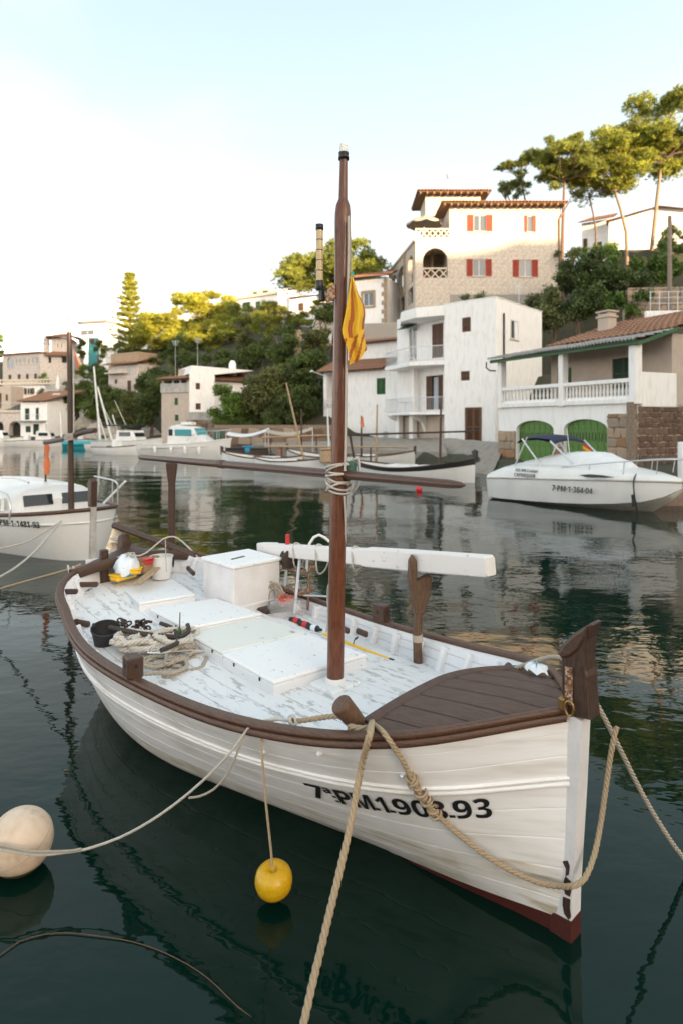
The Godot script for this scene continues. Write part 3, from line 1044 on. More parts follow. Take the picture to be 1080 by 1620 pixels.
func make_boat_gear() -> void:
	# hatch covers, each lifts off by itself
	var a := [-0.36, 1.73]
	var b := [0.37, 1.66]
	var c := [0.285, 3.42]
	var d := [-0.285, 3.53]
	var mix := func(p: Array, q: Array, t: float) -> Array: return [lerpf(p[0], q[0], t), lerpf(p[1], q[1], t)]
	var names := ["white hatch cover nearest the mast, its front corner standing clear of the deck", "cream-tinted hatch cover in the middle of the deck row", "scuffed white hatch cover farthest from the mast in the main row"]
	for k in 3:
		var t0: float = [0.0, 0.345, 0.64][k]
		var t1: float = [0.342, 0.637, 1.0][k]
		var q := [mix.call(a, d, t0), mix.call(b, c, t0), mix.call(b, c, t1), mix.call(a, d, t1)]
		var mx: float = (q[0][0] + q[2][0]) / 2
		var ms: float = (q[0][1] + q[2][1]) / 2
		var o := boat_thing("hatch_cover", names[k], "hatch cover", Vector3(mx, deck_y(ms, 0.3), -ms), 0.0, "hatch covers in a row on the deck")
		var rel := []
		for p in q:
			rel.append([p[0] - mx, p[1] - ms])
		var out := []
		for p in rel:
			out.append([p[0] * 1.006, p[1]])
		plan_box(o, "coaming", rel, -0.03, 0.066, M.lining_white, 0.006)
		plan_box(o, "lid", out, 0.067, [0.094, 0.09, 0.09][k], [M.hatch_white, M.cream_paint, M.hatch_white][k], 0.008)
		for e in [0.25, 0.75]:
			var hg := Geo.new()
			var hp: Array = mix.call(rel[0], rel[3], e)
			hg.box(Vector3(hp[0] - 0.004, 0.06, -hp[1]), Vector3(0.006, 0.022, 0.012), Basis(), 0.001)
			part("hinge", hg, M.iron, o)
	var ah := boat_thing("hatch_cover", "small separate white hatch cover close to the stern deck", "hatch cover", Vector3(0, 0.7, -3.95), 0.0, "hatch covers in a row on the deck")
	var ar := [[-0.31, -0.28], [0.17, -0.37], [0.29, 0.28], [-0.2, 0.33]]
	plan_box(ah, "coaming", ar, -0.03, 0.06, M.lining_white, 0.006)
	plan_box(ah, "lid", ar, 0.061, 0.085, M.hatch_white, 0.008)
	# locker
	var box := boat_thing("storage_box", "big square white wooden box standing on the starboard side of the deck", "box", Vector3(0.55, 0.655, -3.42))
	var bg := Geo.new()
	bg.box(Vector3(0, 0.2, 0), Vector3(0.5, 0.4, 0.5), Basis(), 0.01)
	part("body", bg, M.white_box, box)
	var lg := Geo.new()
	lg.box(Vector3(0, 0.415, 0), Vector3(0.53, 0.03, 0.53), Basis(), 0.008)
	part("lid", lg, M.hatch_white, box)
	var sg := Geo.new()
	sg.box(Vector3(0, 0.06, 0), Vector3(0.512, 0.02, 0.512), Basis(), 0.004)
	part("skirting", sg, M.lining_white, box)
	var latch := Geo.new()
	latch.box(Vector3(-0.05, 0.432, 0.02), Vector3(0.16, 0.008, 0.02), Basis(Vector3.UP, 0.2), 0.002)
	part("latch", latch, M.iron, box)
	# white spar lying in the crutch
	var p0 := Vector3(-0.789,1.08,-6.04)
	var p1 := Vector3(0.956,1.384,-3.97)
	var boom := thing("boom", "thick white-painted wooden boom lying on the fork and the winch", "boom", p0)
	var dir := (p1 - p0).normalized()
	var up := (Vector3.UP - dir * dir.y).normalized()
	var bs := Basis(up.cross(dir).normalized(), up, dir)
	var len_ := p0.distance_to(p1)
	var rows := []
	for q in [[0.0, 0.035, 0.05], [0.012, 0.045, 0.058], [0.25, 0.05, 0.064], [0.27, 0.05, 0.056], [1.2, 0.052, 0.06], [1.5, 0.055, 0.062], [1.56, 0.055, 0.072], [2.0, 0.055, 0.073], [len_ - 0.015, 0.055, 0.068], [len_, 0.046, 0.058]]:
		var line := PackedVector3Array()
		for e in [[-1, -0.8], [-0.8, -1], [0.8, -1], [1, -0.8], [1, 0.8], [0.8, 1], [-0.8, 1], [-1, 0.8]]:
			line.push_back(bs * Vector3(e[0] * q[1], e[1] * q[2], q[0]))
		rows.append(line)
	var gb := Geo.new()
	gb.grid(rows, true)
	for e in [0, rows.size() - 1]:
		for k in 6:
			gb.tri_out(rows[e][0], rows[e][k + 1], rows[e][k + 2], bs * Vector3(0, 0, len_ / 2))
	part("spar", gb, M.boom_white, boom)
	for q in [[0.62, 0.07], [0.95, 0.1], [1.42, 0.04]]:
		var lp := Geo.new()
		var pts := []
		for k in 17:
			var t := TAU * k / 16.0
			pts.append(bs * Vector3(0.066 * cos(t), -q[1] * 0.5 + (0.075 + q[1] * 0.5) * sin(t), q[0] + 0.02 * cos(t * 2.0)))
		lp.tube(curve(pts, 0.04), 0.007, 5)
		part("rope_loop", lp, M.rope_white, boom)
	# long yard
	var y0 := Vector3(-2.077,1.954,-6.4)
	var y1 := Vector3(0.631,1.983,-3.17)
	var yd := thing("yard", "long thin brown wooden yard lashed level across the tall mast", "yard", y0)
	var gy := Geo.new()
	gy.tube(PackedVector3Array([Vector3.ZERO, (y1 - y0) * 0.02, (y1 - y0) * 0.4, (y1 - y0) * 0.75, (y1 - y0) * 0.975, (y1 - y0) * 0.993, y1 - y0]), [0.022, 0.028, 0.031, 0.03, 0.024, 0.017, 0.004], 14)
	part("spar", gy, M.spar_wood, yd)
	var co := Geo.new()
	var cq := (Vector3(-1.031,1.939,-5.05)) - y0
	var yn := (y1 - y0).normalized()
	co.tube(PackedVector3Array([yn * yn.dot(cq) - yn * 0.04, yn * yn.dot(cq) + yn * 0.04]), 0.036, 12)
	part("collar", co, M.old_wood, yd)
	# lashing of white line round mast and yard
	var mc := boat_xf * Vector3(0.015, 1.95, -1.563)
	var yc := y0 + yn * yn.dot(mc - y0)
	var mid := (mc + yc) / 2.0
	var n2 := (yc - mc) * Vector3(1, 0, 1)
	n2 = n2.normalized()
	var sd := n2.cross(Vector3.UP)
	var la := thing("lashing", "white rope lashing that ties the yard to the tall mast", "rope", mid)
	var dd := mc.distance_to(yc)
	for k in 9:
		var g := Geo.new()
		var pts := []
		var tilt := rnd(-0.05, 0.05)
		var y := -0.085 + k * 0.019
		for q in 21:
			var t := TAU * q / 20.0
			var cr := n2 * cos(t) * (dd / 2.0 + 0.056 + 0.008 * (k % 3)) + sd * sin(t) * (0.062 + 0.006 * (k % 2))
			pts.append(cr + Vector3(0, y + tilt * sin(t), 0))
		g.tube(curve(pts, 0.02), 0.0075, 6)
		part("turn", g, M.rope_white, la)
	for k in 3:
		var g := Geo.new()
		var s: float = [-1.0, 1.0, 1.0][k]
		g.tube(curve([n2 * (dd / 2 + 0.06) + sd * s * 0.02 + Vector3(0, 0.09, 0), n2 * (dd / 2 + 0.085) + sd * s * 0.07 + Vector3(0, 0.05 + 0.03 * k, 0), n2 * (dd / 2 + 0.07) + sd * s * 0.09 + Vector3(0, -0.04, 0), n2 * (dd / 2 + 0.06) + sd * s * 0.04 + Vector3(0, -0.1, 0)], 0.02), 0.009, 6)
		part("loop", g, M.rope_white, la)
	flag_on_mast()
	line_thing("white halyard running down the right edge of the tall mast from its sheave", [Vector3(0.043,3.582,-3.83), Vector3(0.043,3.355,-3.83), Vector3(0.031,2.73,-3.83), Vector3(0.024,2.182,-3.84), Vector3(0.02,2.006,-3.84)], 0.0085, M.rope_white, 0.0, "halyard")
	line_thing("second white halyard hanging from the masthead slot beside the flag", [Vector3(0.051,3.568,-3.86), Vector3(0.059,3.285,-3.86), Vector3(0.063,3.201,-3.84)], 0.006, M.rope_grey, 0.0, "halyard")
	line_thing("white fall of the halyard under the yard, passing behind the tall mast to a cleat", [Vector3(0.016,1.849,-3.84), Vector3(0.024,1.667,-3.88), Vector3(0.012,1.454,-3.95), Vector3(-0.041,1.336,-4.02), Vector3(-0.087,1.226,-4.05), Vector3(-0.09,0.971,-4.2), Vector3(-0.11,0.785,-4.5)], 0.007, M.rope_white, 0.0, "halyard")
	var bd := thing("flag_clip", "small turquoise clip where the flag is tied to its halyard", "clip", Vector3(0.066,3.215,-3.83))
	local_box(bd, "clip", Vector3.ZERO, Vector3(0.022, 0.045, 0.02), M.teal_plastic, 0.006)
	# bucket, ropes and anchor on the port side of the deck
	var bk := boat_thing("bucket", "black rubber bucket against the port bulwark", "bucket", Vector3(-0.74, 0.61, -3.33))
	var g3 := Geo.new()
	g3.lathe([Vector2(0.001, 0.0), Vector2(0.075, 0.0), Vector2(0.1, 0.15), Vector2(0.107, 0.155), Vector2(0.107, 0.165), Vector2(0.098, 0.165), Vector2(0.072, 0.012), Vector2(0.001, 0.012)], 22, Transform3D(Basis(Vector3(1, 0, 0.4).normalized(), 0.3), Vector3.ZERO))
	part("body", g3, M.black_rubber, bk)
	for q in [0.0, PI]:
		var e := Geo.new()
		e.box(Vector3(0.1 * cos(q + 0.4), 0.175 - 0.02 * sin(q + 0.4), 0.05 + 0.1 * sin(q + 0.4)), Vector3(0.025, 0.035, 0.025), Basis(), 0.008)
		part("ear", e, M.black_rubber, bk)
	rope_heap("heap of thick pale mooring rope beside the bucket", Vector3(-0.62, 0.63, -3.0), 0.17, 9, 0.021, M.rope_fat)
	rope_heap("coil of thick rope curled inside the arms of the anchor", Vector3(-0.42, 0.64, -2.88), 0.16, 9, 0.02, M.rope_fat)
	rope_heap("flat coil of tan rope nearest the rail block", Vector3(-0.56, 0.59, -2.62), 0.19, 8, 0.015, M.rope_grey)
	rope_heap("tangle of thin grey net line behind the anchor", Vector3(-0.29, 0.65, -2.82), 0.16, 14, 0.006, M.net_grey)
	rope_heap("tangle of thin blue-grey line under the anchor shank", Vector3(-0.52, 0.66, -2.86), 0.12, 9, 0.006, M.pale_bag)
	var an := boat_thing("anchor", "rusty brown folding anchor lying on the heap of rope", "anchor", Vector3(-0.58, 0.735, -2.9))
	for q in [[[-0.15, 0.03, -0.38], [-0.02, 0.02, -0.1], [0.16, 0.0, 0.1], 0.019], [[0.13, 0.0, 0.14], [0.05, 0.02, 0.26], [-0.08, 0.02, 0.3], 0.017], [[0.16, 0.0, 0.1], [0.24, 0.02, 0.1], [0.29, 0.04, 0.0], 0.017], [[0.16, 0.0, 0.1], [0.2, 0.02, -0.06], [0.16, 0.04, -0.18], 0.015]]:
		var g := Geo.new()
		g.tube(curve([Vector3(q[0][0], q[0][1], q[0][2]), Vector3(q[1][0], q[1][1], q[1][2]), Vector3(q[2][0], q[2][1], q[2][2])], 0.03), q[3], 8)
		part("shank" if q[3] > 0.018 else "fluke_arm", g, M.iron, an)
	var ch := boat_thing("chain_pile", "rusty brown chain slumped out of the bucket", "chain", Vector3(-0.58, 0.72, -3.2))
	for k in 26:
		var g := Geo.new()
		var pts := []
		var cc := Vector3(rnd(-0.09, 0.09), rnd(-0.08, 0.08), rnd(-0.1, 0.12))
		var bq := Basis.from_euler(Vector3(rnd(0, 3), rnd(0, 3), rnd(0, 3)))
		for q in 9:
			pts.append(cc + bq * Vector3(0.028 * cos(TAU * q / 8), 0.017 * sin(TAU * q / 8), 0))
		g.tube(PackedVector3Array(pts), 0.007, 5, false)
		part("link", g, M.iron, ch)
	var tb := boat_thing("metal_tube", "grey metal tube lying on the deck beside the hatch covers", "tube", Vector3(-0.39, 0.665, -3.35))
	spar(tb, "tube", Vector3(0.0, 0.0, -0.22), Vector3(-0.03, 0.0, 0.2), 0.018, 0.018, M.steel)
	spar(tb, "rod", Vector3(-0.05, 0.0, -0.28), Vector3(-0.06, 0.0, 0.02), 0.014, 0.014, M.old_wood)
	var gf := boat_thing("green_float", "small green float on a stick stuck in the rope coil", "float", Vector3(-0.38, 0.7, -2.86))
	spar(gf, "stick", Vector3(0, -0.02, 0), Vector3(0.0, 0.2, 0.01), 0.005, 0.004, M.old_wood)
	var fg := Geo.new()
	fg.lathe([Vector2(0.001, -0.02), Vector2(0.018, 0.0), Vector2(0.016, 0.06), Vector2(0.006, 0.09), Vector2(0.001, 0.09)], 10, Transform3D())
	part("float", fg, M.green_paint, gf)
	# hand line hauler on the starboard side
	var w := boat_thing("line_hauler", "rusty metal winch frame with a drum at the after end of the white boom", "winch", Vector3(0.804,0.62,-3.069))
	for q in [[-0.1, 0.02], [0.12, -0.02]]:
		var m2: Material = M.rail_paint
		spar(w, "upright", Vector3(q[1], 0.0, q[0]), Vector3(q[1] + 0.1, 0.56, q[0] - 0.03), 0.014, 0.014, m2)
		spar(w, "upright", Vector3(q[1] + 0.16, 0.0, q[0]), Vector3(q[1] + 0.2, 0.55, q[0] - 0.03), 0.014, 0.014, M.rusty_metal)
	for y in [0.17, 0.36, 0.55]:
		local_box(w, "crossbar", Vector3(0.02 + y * 0.17, y, -0.005), Vector3(0.05, 0.04, 0.3), M.rusty_metal, 0.006)
		local_box(w, "crossbar", Vector3(0.1 + y * 0.14, y, 0.1), Vector3(0.2, 0.04, 0.04), M.rusty_metal, 0.006)
	var dr := Geo.new()
	dr.lathe([Vector2(0.001, -0.05), Vector2(0.085, -0.05), Vector2(0.09, -0.03), Vector2(0.05, 0.0), Vector2(0.09, 0.03), Vector2(0.085, 0.05), Vector2(0.001, 0.05)], 18, Transform3D(Basis(Vector3(1, 0, 0.3).normalized(), PI / 2), Vector3(0.07, 0.45, -0.05)))
	part("drum", dr, M.iron, w)
	local_box(w, "base_board", Vector3(-0.1, 0.02, -0.18), Vector3(0.32, 0.07, 0.42), M.dark_wood, 0.01)
	rail_tube(w, "hoop", [Vector3(0.12, 0.35, 0.12), Vector3(0.14, 0.6, 0.14), Vector3(0.2, 0.68, 0.2), Vector3(0.27, 0.62, 0.26)], 0.013, M.white_plastic)
	spar(w, "handle", Vector3(0.1, 0.14, 0.1), Vector3(0.28, 0.12, 0.26), 0.012, 0.012, M.steel)
	local_box(w, "handle_grip", Vector3(0.3, 0.118, 0.28), Vector3(0.05, 0.035, 0.05), M.black_plastic, 0.01)
	spar(w, "painted_stub", Vector3(0.08, 0.5, -0.1), Vector3(0.08, 0.66, -0.1), 0.018, 0.018, M.red_plastic)
	var hc := boat_thing("hanging_coil", "pale rope coil hanging from the winch frame", "rope", Vector3(0.695,0.74,-3.14))
	for k in 7:
		var g := Geo.new()
		var pts := []
		var rx := rnd(0.05, 0.085)
		var ry := rnd(0.1, 0.15)
		var off := Vector3(rnd(-0.02, 0.02), rnd(-0.02, 0.02), rnd(-0.03, 0.03))
		for q in 15:
			var t := TAU * q / 14.0
			pts.append(off + Vector3(rx * 0.5 * cos(t), ry * sin(t), rx * cos(t)))
		g.tube(curve(pts, 0.04), 0.0085, 6)
		part("turn", g, M.rope_grey, hc)
	var nb := boat_thing("net_bag", "clear plastic bag of orange net line at the foot of the winch", "bag", Vector3(0.695,0.63,-2.975))
	var bgm := Geo.new()
	var br := []
	for q in [[0.02, 0.0], [0.12, 0.0], [0.14, 0.06], [0.11, 0.12], [0.05, 0.15]]:
		var line := PackedVector3Array()
		for k in 14:
			var t := TAU * k / 14.0
			var f: float = 1.0 + 0.12 * sin(k * 2.7 + q[1] * 40.0)
			line.push_back(Vector3(q[0] * cos(t) * f, q[1], q[0] * sin(t) * f))
		br.append(line)
	bgm.grid(br, true)
	part("bag", bgm, M.clear_bag, nb)
	for k in 7:
		var g := Geo.new()
		var pts := []
		for q in 9:
			pts.append(Vector3(rnd(-0.07, 0.07), 0.11 + rnd(-0.02, 0.06), rnd(-0.07, 0.07)))
		g.tube(curve(pts, 0.02), 0.004, 4)
		part("net_line", g, M.orange_net, nb)
	# bottles of line and the boathook along the starboard waterway
	var k2 := 0
	for q in [[Vector3(0.657,0.6,-2.763), "black and red line reel nearest the winch"], [Vector3(0.649,0.6,-2.637), "black line reel with a red band in the middle of the reel row"], [Vector3(0.651,0.6,-2.528), "black line reel beside the end of the yellow boathook"]]:
		var o := boat_thing("line_reel", q[1], "reel", q[0], 0.15, "line reels by the starboard bulwark")
		var g := Geo.new()
		g.lathe([Vector2(0.001, -0.07), Vector2(0.022, -0.07), Vector2(0.028, -0.04), Vector2(0.028, 0.035), Vector2(0.012, 0.06), Vector2(0.012, 0.08), Vector2(0.001, 0.08)], 12, Transform3D(Basis(Vector3.RIGHT, PI / 2), Vector3(0, 0.028, 0)))
		part("body", g, M.black_plastic, o)
		var g4 := Geo.new()
		g4.lathe([Vector2(0.0285, -0.02), Vector2(0.0295, -0.01), Vector2(0.0295, 0.02), Vector2(0.0285, 0.03)], 12, Transform3D(Basis(Vector3.RIGHT, PI / 2), Vector3(0, 0.028, 0)))
		part("band", g4, M.red_plastic if k2 != 2 else M.pale_bag, o)
		k2 += 1
	var h0 := Vector3(0.648,0.61,-2.407)
	var h1 := Vector3(0.648,0.6,-1.66)
	var hk := boat_thing("boathook", "yellow boathook pole lying along the starboard waterway", "boathook", h0)
	spar(hk, "pole", Vector3.ZERO, (h1 - h0) * 0.95, 0.0125, 0.0125, M.yellow_plastic)
	spar(hk, "end_cap", (h1 - h0) * 0.95, h1 - h0, 0.015, 0.015, M.black_plastic)
	var hm := Geo.new()
	var hc2 := (h1 - h0) * 0.45
	hm.tube(curve([hc2 + Vector3(0, 0.0, 0), hc2 + Vector3(0, 0.04, 0.01), hc2 + Vector3(0.015, 0.06, 0.03), hc2 + Vector3(0.0, 0.075, 0.045), hc2 + Vector3(-0.015, 0.06, 0.03)], 0.01), 0.004, 5)
	part("hook", hm, M.iron, hk)
	# odds and ends under the stern deck
	var pb := boat_thing("plastic_bag", "crumpled pale blue plastic bag under the stern deck", "bag", Vector3(-0.127,0.9,-4.292))
	var rows3 := []
	for q in [[0.01, 0.17], [0.06, 0.16], [0.1, 0.11], [0.12, 0.05], [0.11, 0.0]]:
		var line := PackedVector3Array()
		for k in 18:
			var t := TAU * k / 18.0
			var f: float = 1.0 + 0.25 * sin(k * 3.7 + q[1] * 50.0) * 0.6
			line.push_back(Vector3(q[0] * cos(t) * f, q[1] + 0.02 * sin(k * 5.1), q[0] * sin(t) * f * 0.8))
		rows3.append(line)
	var pg := Geo.new()
	pg.grid(rows3, true)
	part("bag", pg, M.pale_bag, pb)
	for q in [["yellow plastic crate under the pale blue bag", Vector3(-0.156,0.84,-4.323), Vector3(0.24, 0.05, 0.12), M.yellow_plastic, 0.3], ["turquoise tub in front of the yellow crate", Vector3(-0.142,0.87,-4.274), Vector3(0.12, 0.09, 0.08), M.blue_plastic, 0.1], ["brown cardboard box of gear under the stern deck", Vector3(0.053,0.88,-4.341), Vector3(0.22, 0.12, 0.2), M.cardboard, 0.5], ["red cloth bundle behind the cardboard box", Vector3(0.041,0.96,-4.237), Vector3(0.1, 0.05, 0.07), M.red_plastic, 0.2], ["yellow cloth on the end of the crate", Vector3(-0.086,0.9,-4.22), Vector3(0.12, 0.04, 0.1), M.yellow_plastic, 0.9]]:
		var o := boat_thing("stowed_gear", q[0], "gear", q[1], q[4], "odds and ends under the stern deck")
		local_box(o, "body", Vector3(0, q[2].y / 2, 0), q[2], q[3], 0.015)
		local_box(o, "rim", Vector3(0, q[2].y + 0.004, 0), Vector3(q[2].x + 0.012, 0.012, q[2].z + 0.012), q[3], 0.005)
	var bo := boat_thing("wooden_board", "short pale wooden board leaning on the gear under the stern deck", "board", Vector3(-0.053,0.9,-4.056))
	local_box(bo, "board", Vector3.ZERO, Vector3(0.32, 0.022, 0.09), M.mast_pale, 0.006, Basis(Vector3(0, 0, 1), 0.28) * Basis(Vector3.UP, 0.5))
	var pa := boat_thing("plastic_pail", "translucent white pail beside the yard post", "bucket", Vector3(0.202,0.8,-4.272))
	var pl := Geo.new()
	pl.lathe([Vector2(0.001, 0), Vector2(0.09, 0), Vector2(0.105, 0.2), Vector2(0.112, 0.205), Vector2(0.112, 0.215), Vector2(0.1, 0.215), Vector2(0.086, 0.01), Vector2(0.001, 0.01)], 18, Transform3D())
	part("body", pl, M.white_plastic, pa)
	var s0 := Vector3(-2.308,1.265,-6.3)
	var s1 := Vector3(-1.338,1.09,-5.7)
	var sp := thing("loose_spar", "thick dark brown spar lying across the stern deck", "spar", s0)
	spar(sp, "spar", Vector3.ZERO, s1 - s0, 0.034, 0.026, M.brown_wood)
	var wb := boat_thing("folded_cloth", "crumpled white cloth bag in the starboard bow beside the stem head", "bag", Vector3(0.35,0.99,-0.376))
	var wr := []
	for q in [[0.01, 0.03], [0.03, 0.028], [0.055, 0.018], [0.06, 0.0]]:
		var line := PackedVector3Array()
		for k in 16:
			var t := TAU * k / 16.0
			var f: float = 1.0 + 0.16 * sin(k * 2.9 + q[0] * 30.0)
			line.push_back(Vector3(q[0] * cos(t) * f * 0.7, q[1] + 0.012 * sin(k * 4.3), q[0] * sin(t) * f))
		wr.append(line)
	var wg := Geo.new()
	wg.grid(wr, true)
	part("cloth", wg, M.pale_bag, wb)

func rope_heap(label: String, at: Vector3, r: float, n: int, thick: float, m: Material) -> void:
	var o := boat_thing("rope_coil", label, "rope", at, 0.0, "ropes heaped on the port side of the deck")
	for k in n:
		var g := Geo.new()
		var pts := []
		var rr := r * rnd(0.35, 0.95)
		var off := Vector3(rnd(-0.55, 0.55) * r, 0.0, rnd(-0.6, 0.6) * r)
		var ph := rnd(0, TAU)
		for q in 11:
			var t := TAU * q / 10.0 * 0.93 + ph
			pts.append(off + Vector3(rr * cos(t) * (1.0 + 0.22 * sin(3.0 * t + k)), thick * 0.9 + k * thick * 0.45 + rnd(0.0, 1.6) * thick, rr * sin(t) * (0.8 + 0.25 * cos(2.0 * t + k * 2.0))))
		if thick > 0.01:
			g.rope(curve(pts, 0.03), thick, thick * 5.5, 5)
		else:
			g.tube(curve(pts, 0.03), thick, 5)
		part("turn", g, m, o)

func flag_on_mast() -> void:
	var o := thing("flag", "yellow and red striped flag drooping against the tall mast", "flag", Vector3(0.062,3.192,-3.8))
	var left := [Vector3(0.058,3.22,-3.82), Vector3(0.043,3.107,-3.8), Vector3(0.023,2.971,-3.78), Vector3(0.004,2.869,-3.77), Vector3(0.012,2.815,-3.77), Vector3(0.039,2.733,-3.79), Vector3(0.047,2.645,-3.8)]
	var right := [Vector3(0.07,3.222,-3.83), Vector3(0.098,3.115,-3.84), Vector3(0.138,3.033,-3.86), Vector3(0.146,2.97,-3.86), Vector3(0.138,2.891,-3.86), Vector3(0.145,2.811,-3.85), Vector3(0.157,2.748,-3.85)]
	var base := o.position
	var la := curve(left, 0.01)
	var ra := curve(right, 0.01)
	var n := 44
	var m := 26
	var rows := []
	for i in n:
		var t := i / float(n - 1)
		var a := la[int(t * (la.size() - 1))]
		var b := ra[int(t * (ra.size() - 1))]
		var line := PackedVector3Array()
		for j in m:
			var u := j / float(m - 1)
			var fold := sin(u * 9.0 + t * 2.2) * 0.018 * smoothstep(0.0, 0.25, t) + sin(u * 4.0 - t * 3.0) * 0.014
			line.push_back(a.lerp(b, u) - base + Vector3(0, 0.012 * sin(u * 7.0 + 1.0) * t, fold))
		rows.append(line)
	var yellow := Color(0.75, 0.45, 0.03)
	var red := Color(0.4, 0.12, 0.035)
	for i in n - 1:
		for j in m - 1:
			var u := (j + 0.5) / (m - 1)
			var t := (i + 0.5) / (n - 1)
			# the cloth hangs by its hoist: stripes run down it and cross the turned-up fly
			var band := sin((u * 3.1 + 0.35 * t) * TAU * 0.5 + 0.6)
			var red_here := band < -0.55 and t < 0.74
			if t >= 0.74:
				red_here = sin((u * 1.0 + t * 3.2) * 11.0) > 0.35
			_flag_cells.append([i, j, red if red_here else yellow])
	var g := Geo.new()
	g.grid(rows)
	g.tinted = true
	g.c.resize(g.v.size())
	for k in _flag_cells.size():
		for q in 6:
			g.c[k * 6 + q] = _flag_cells[k][2]
	part("cloth", g, M.flag_cloth, o)

var _flag_cells := []

func make_ropes_and_buoys() -> void:
	line_thing("thick tan rope running straight down from the bow bollard to the bottom edge", [Vector3(0.144,0.881,-2.94), Vector3(0.124,0.958,-2.696), Vector3(0.112,0.916,-2.681), Vector3(0.084,0.757,-2.759), Vector3(0.035,0.563,-2.66), Vector3(-0.039,0.346,-2.52), Vector3(-0.105,0.157,-2.4), Vector3(-0.149,0.043,-2.28), Vector3(-0.178,-0.1,-2.24)], 0.016, M.rope_tan, 0.095)
	# turns of it round the bollard
	var tn := thing("bollard_turns", "turns of tan rope wound round the wooden bow bollard", "rope", boat_xf * Vector3(-0.579,0.86,-0.751))
	for k in 3:
		var g := Geo.new()
		var pts := []
		for q in 17:
			var t := TAU * q / 16.0
			pts.append(Vector3(0.062 * cos(t), -0.045 + k * 0.03 + 0.012 * sin(t), 0.062 * sin(t)))
		g.rope(curve(pts, 0.03), 0.0165, 0.1)
		part("turn", g, M.rope_tan, tn)
	line_thing("tan rope looping from the bollard under the stem to the mooring on the right", [Vector3(0.149,0.882,-2.92), Vector3(0.184,0.953,-2.694), Vector3(0.243,0.864,-2.706), Vector3(0.287,0.78,-2.733), Vector3(0.324,0.692,-2.765), Vector3(0.377,0.594,-2.795), Vector3(0.436,0.521,-2.812), Vector3(0.534,0.422,-2.831), Vector3(0.648,0.337,-2.824), Vector3(0.762,0.27,-2.818), Vector3(0.875,0.25,-2.767), Vector3(0.949,0.269,-2.719), Vector3(0.991,0.313,-2.66), Vector3(1.053,0.336,-2.68), Vector3(1.118,0.399,-2.74), Vector3(1.171,0.5,-2.8), Vector3(1.221,0.671,-2.85), Vector3(1.261,0.825,-2.88), Vector3(1.287,0.88,-2.9)], 0.0125, M.rope_tan, 0.075)
	var sp := thing("rope_splice", "frayed splice of tan yarn on the looping rope in front of the painted number", "rope", Vector3(0.364,0.616,-2.787))
	for k in 13:
		var g := Geo.new()
		var pts := []
		var a := rnd(0, TAU)
		var c: Vector3 = (Vector3(0.309,0.719,-2.757)).lerp(Vector3(0.432,0.515,-2.822), k / 12.0) - sp.position
		var w := 0.019 + 0.008 * sin(k * 1.9)
		var along := ((Vector3(0.432,0.515,-2.822)) - (Vector3(0.309,0.719,-2.757))).normalized()
		var s1 := along.cross(Vector3.UP).normalized()
		var s2 := s1.cross(along)
		for q in 10:
			var t := TAU * q / 9.0 + a
			pts.append(c + s1 * w * cos(t) + s2 * w * sin(t) + along * 0.012 * sin(t * 0.5 + k))
		g.tube(curve(pts, 0.02), 0.0068, 5)
		part("yarn", g, M.rope_tan, sp)
	line_thing("grey-tan rope from behind the stem down to the right edge of the water", [Vector3(1.136,1.04,-3.05), Vector3(1.171,1.038,-2.98), Vector3(1.193,1.001,-2.96), Vector3(1.262,0.886,-2.98), Vector3(1.371,0.682,-3.02), Vector3(1.509,0.43,-3.08), Vector3(1.666,0.185,-3.14), Vector3(1.796,0.014,-3.2), Vector3(1.94,-0.187,-3.25)], 0.0125, M.rope_grey, 0.075)
	line_thing("tan rope from the starboard bow peg to the stem head", [Vector3(0.866,0.84,-3.55), Vector3(0.929,0.896,-3.5), Vector3(1.006,0.975,-3.4), Vector3(1.071,1.055,-3.28), Vector3(1.096,1.114,-3.14), Vector3(1.12,1.13,-3.05)], 0.0125, M.rope_grey, 0.075)
	line_thing("turn of tan rope round the starboard bow peg", [Vector3(0.843,0.854,-3.56), Vector3(0.869,0.892,-3.52), Vector3(0.886,0.857,-3.5), Vector3(0.855,0.82,-3.52), Vector3(0.843,0.847,-3.56), Vector3(0.864,0.893,-3.5), Vector3(0.874,0.851,-3.48)], 0.011, M.rope_grey, 0.07)
	# lines across the port bow rail
	line_thing("thick tan rope lying on the deck from the bollard to a knot", [Vector3(0.049,0.861,-3), Vector3(-0.016,0.854,-3.06), Vector3(-0.111,0.826,-3.1), Vector3(-0.191,0.804,-3.12), Vector3(-0.248,0.8,-3.12)], 0.0135, M.rope_tan, 0.08)
	var kn := thing("rope_knot", "knot of pale rope on the port rail left of the bollard", "rope", Vector3(-0.244,0.81,-3.1))
	for k in 5:
		var g := Geo.new()
		var pts := []
		var bq := Basis.from_euler(Vector3(rnd(-0.5, 0.5), rnd(0, 3), rnd(-0.6, 0.6) + 1.2))
		for q in 11:
			var t := TAU * q / 10.0
			pts.append(bq * Vector3(0.026 * cos(t), 0.005 * sin(3 * t), 0.02 * sin(t)))
		g.tube(curve(pts, 0.015), 0.007, 6)
		part("turn", g, M.rope_white, kn)
	line_thing("pale line from the rail knot down to the big cream buoy", [Vector3(-0.247,0.807,-3.1), Vector3(-0.334,0.81,-3.12), Vector3(-0.42,0.794,-3.12), Vector3(-0.468,0.772,-3.1), Vector3(-0.528,0.691,-3.08), Vector3(-0.644,0.565,-3.08), Vector3(-0.786,0.439,-3.08), Vector3(-0.943,0.326,-3.08), Vector3(-1.1,0.241,-3.08), Vector3(-1.237,0.198,-3.07), Vector3(-1.286,0.192,-3.06), Vector3(-1.385,0.184,-3.05), Vector3(-1.484,0.188,-3.03), Vector3(-1.602,0.211,-3.02), Vector3(-1.722,0.222,-3.04)], 0.0068, M.rope_white, 0.042)
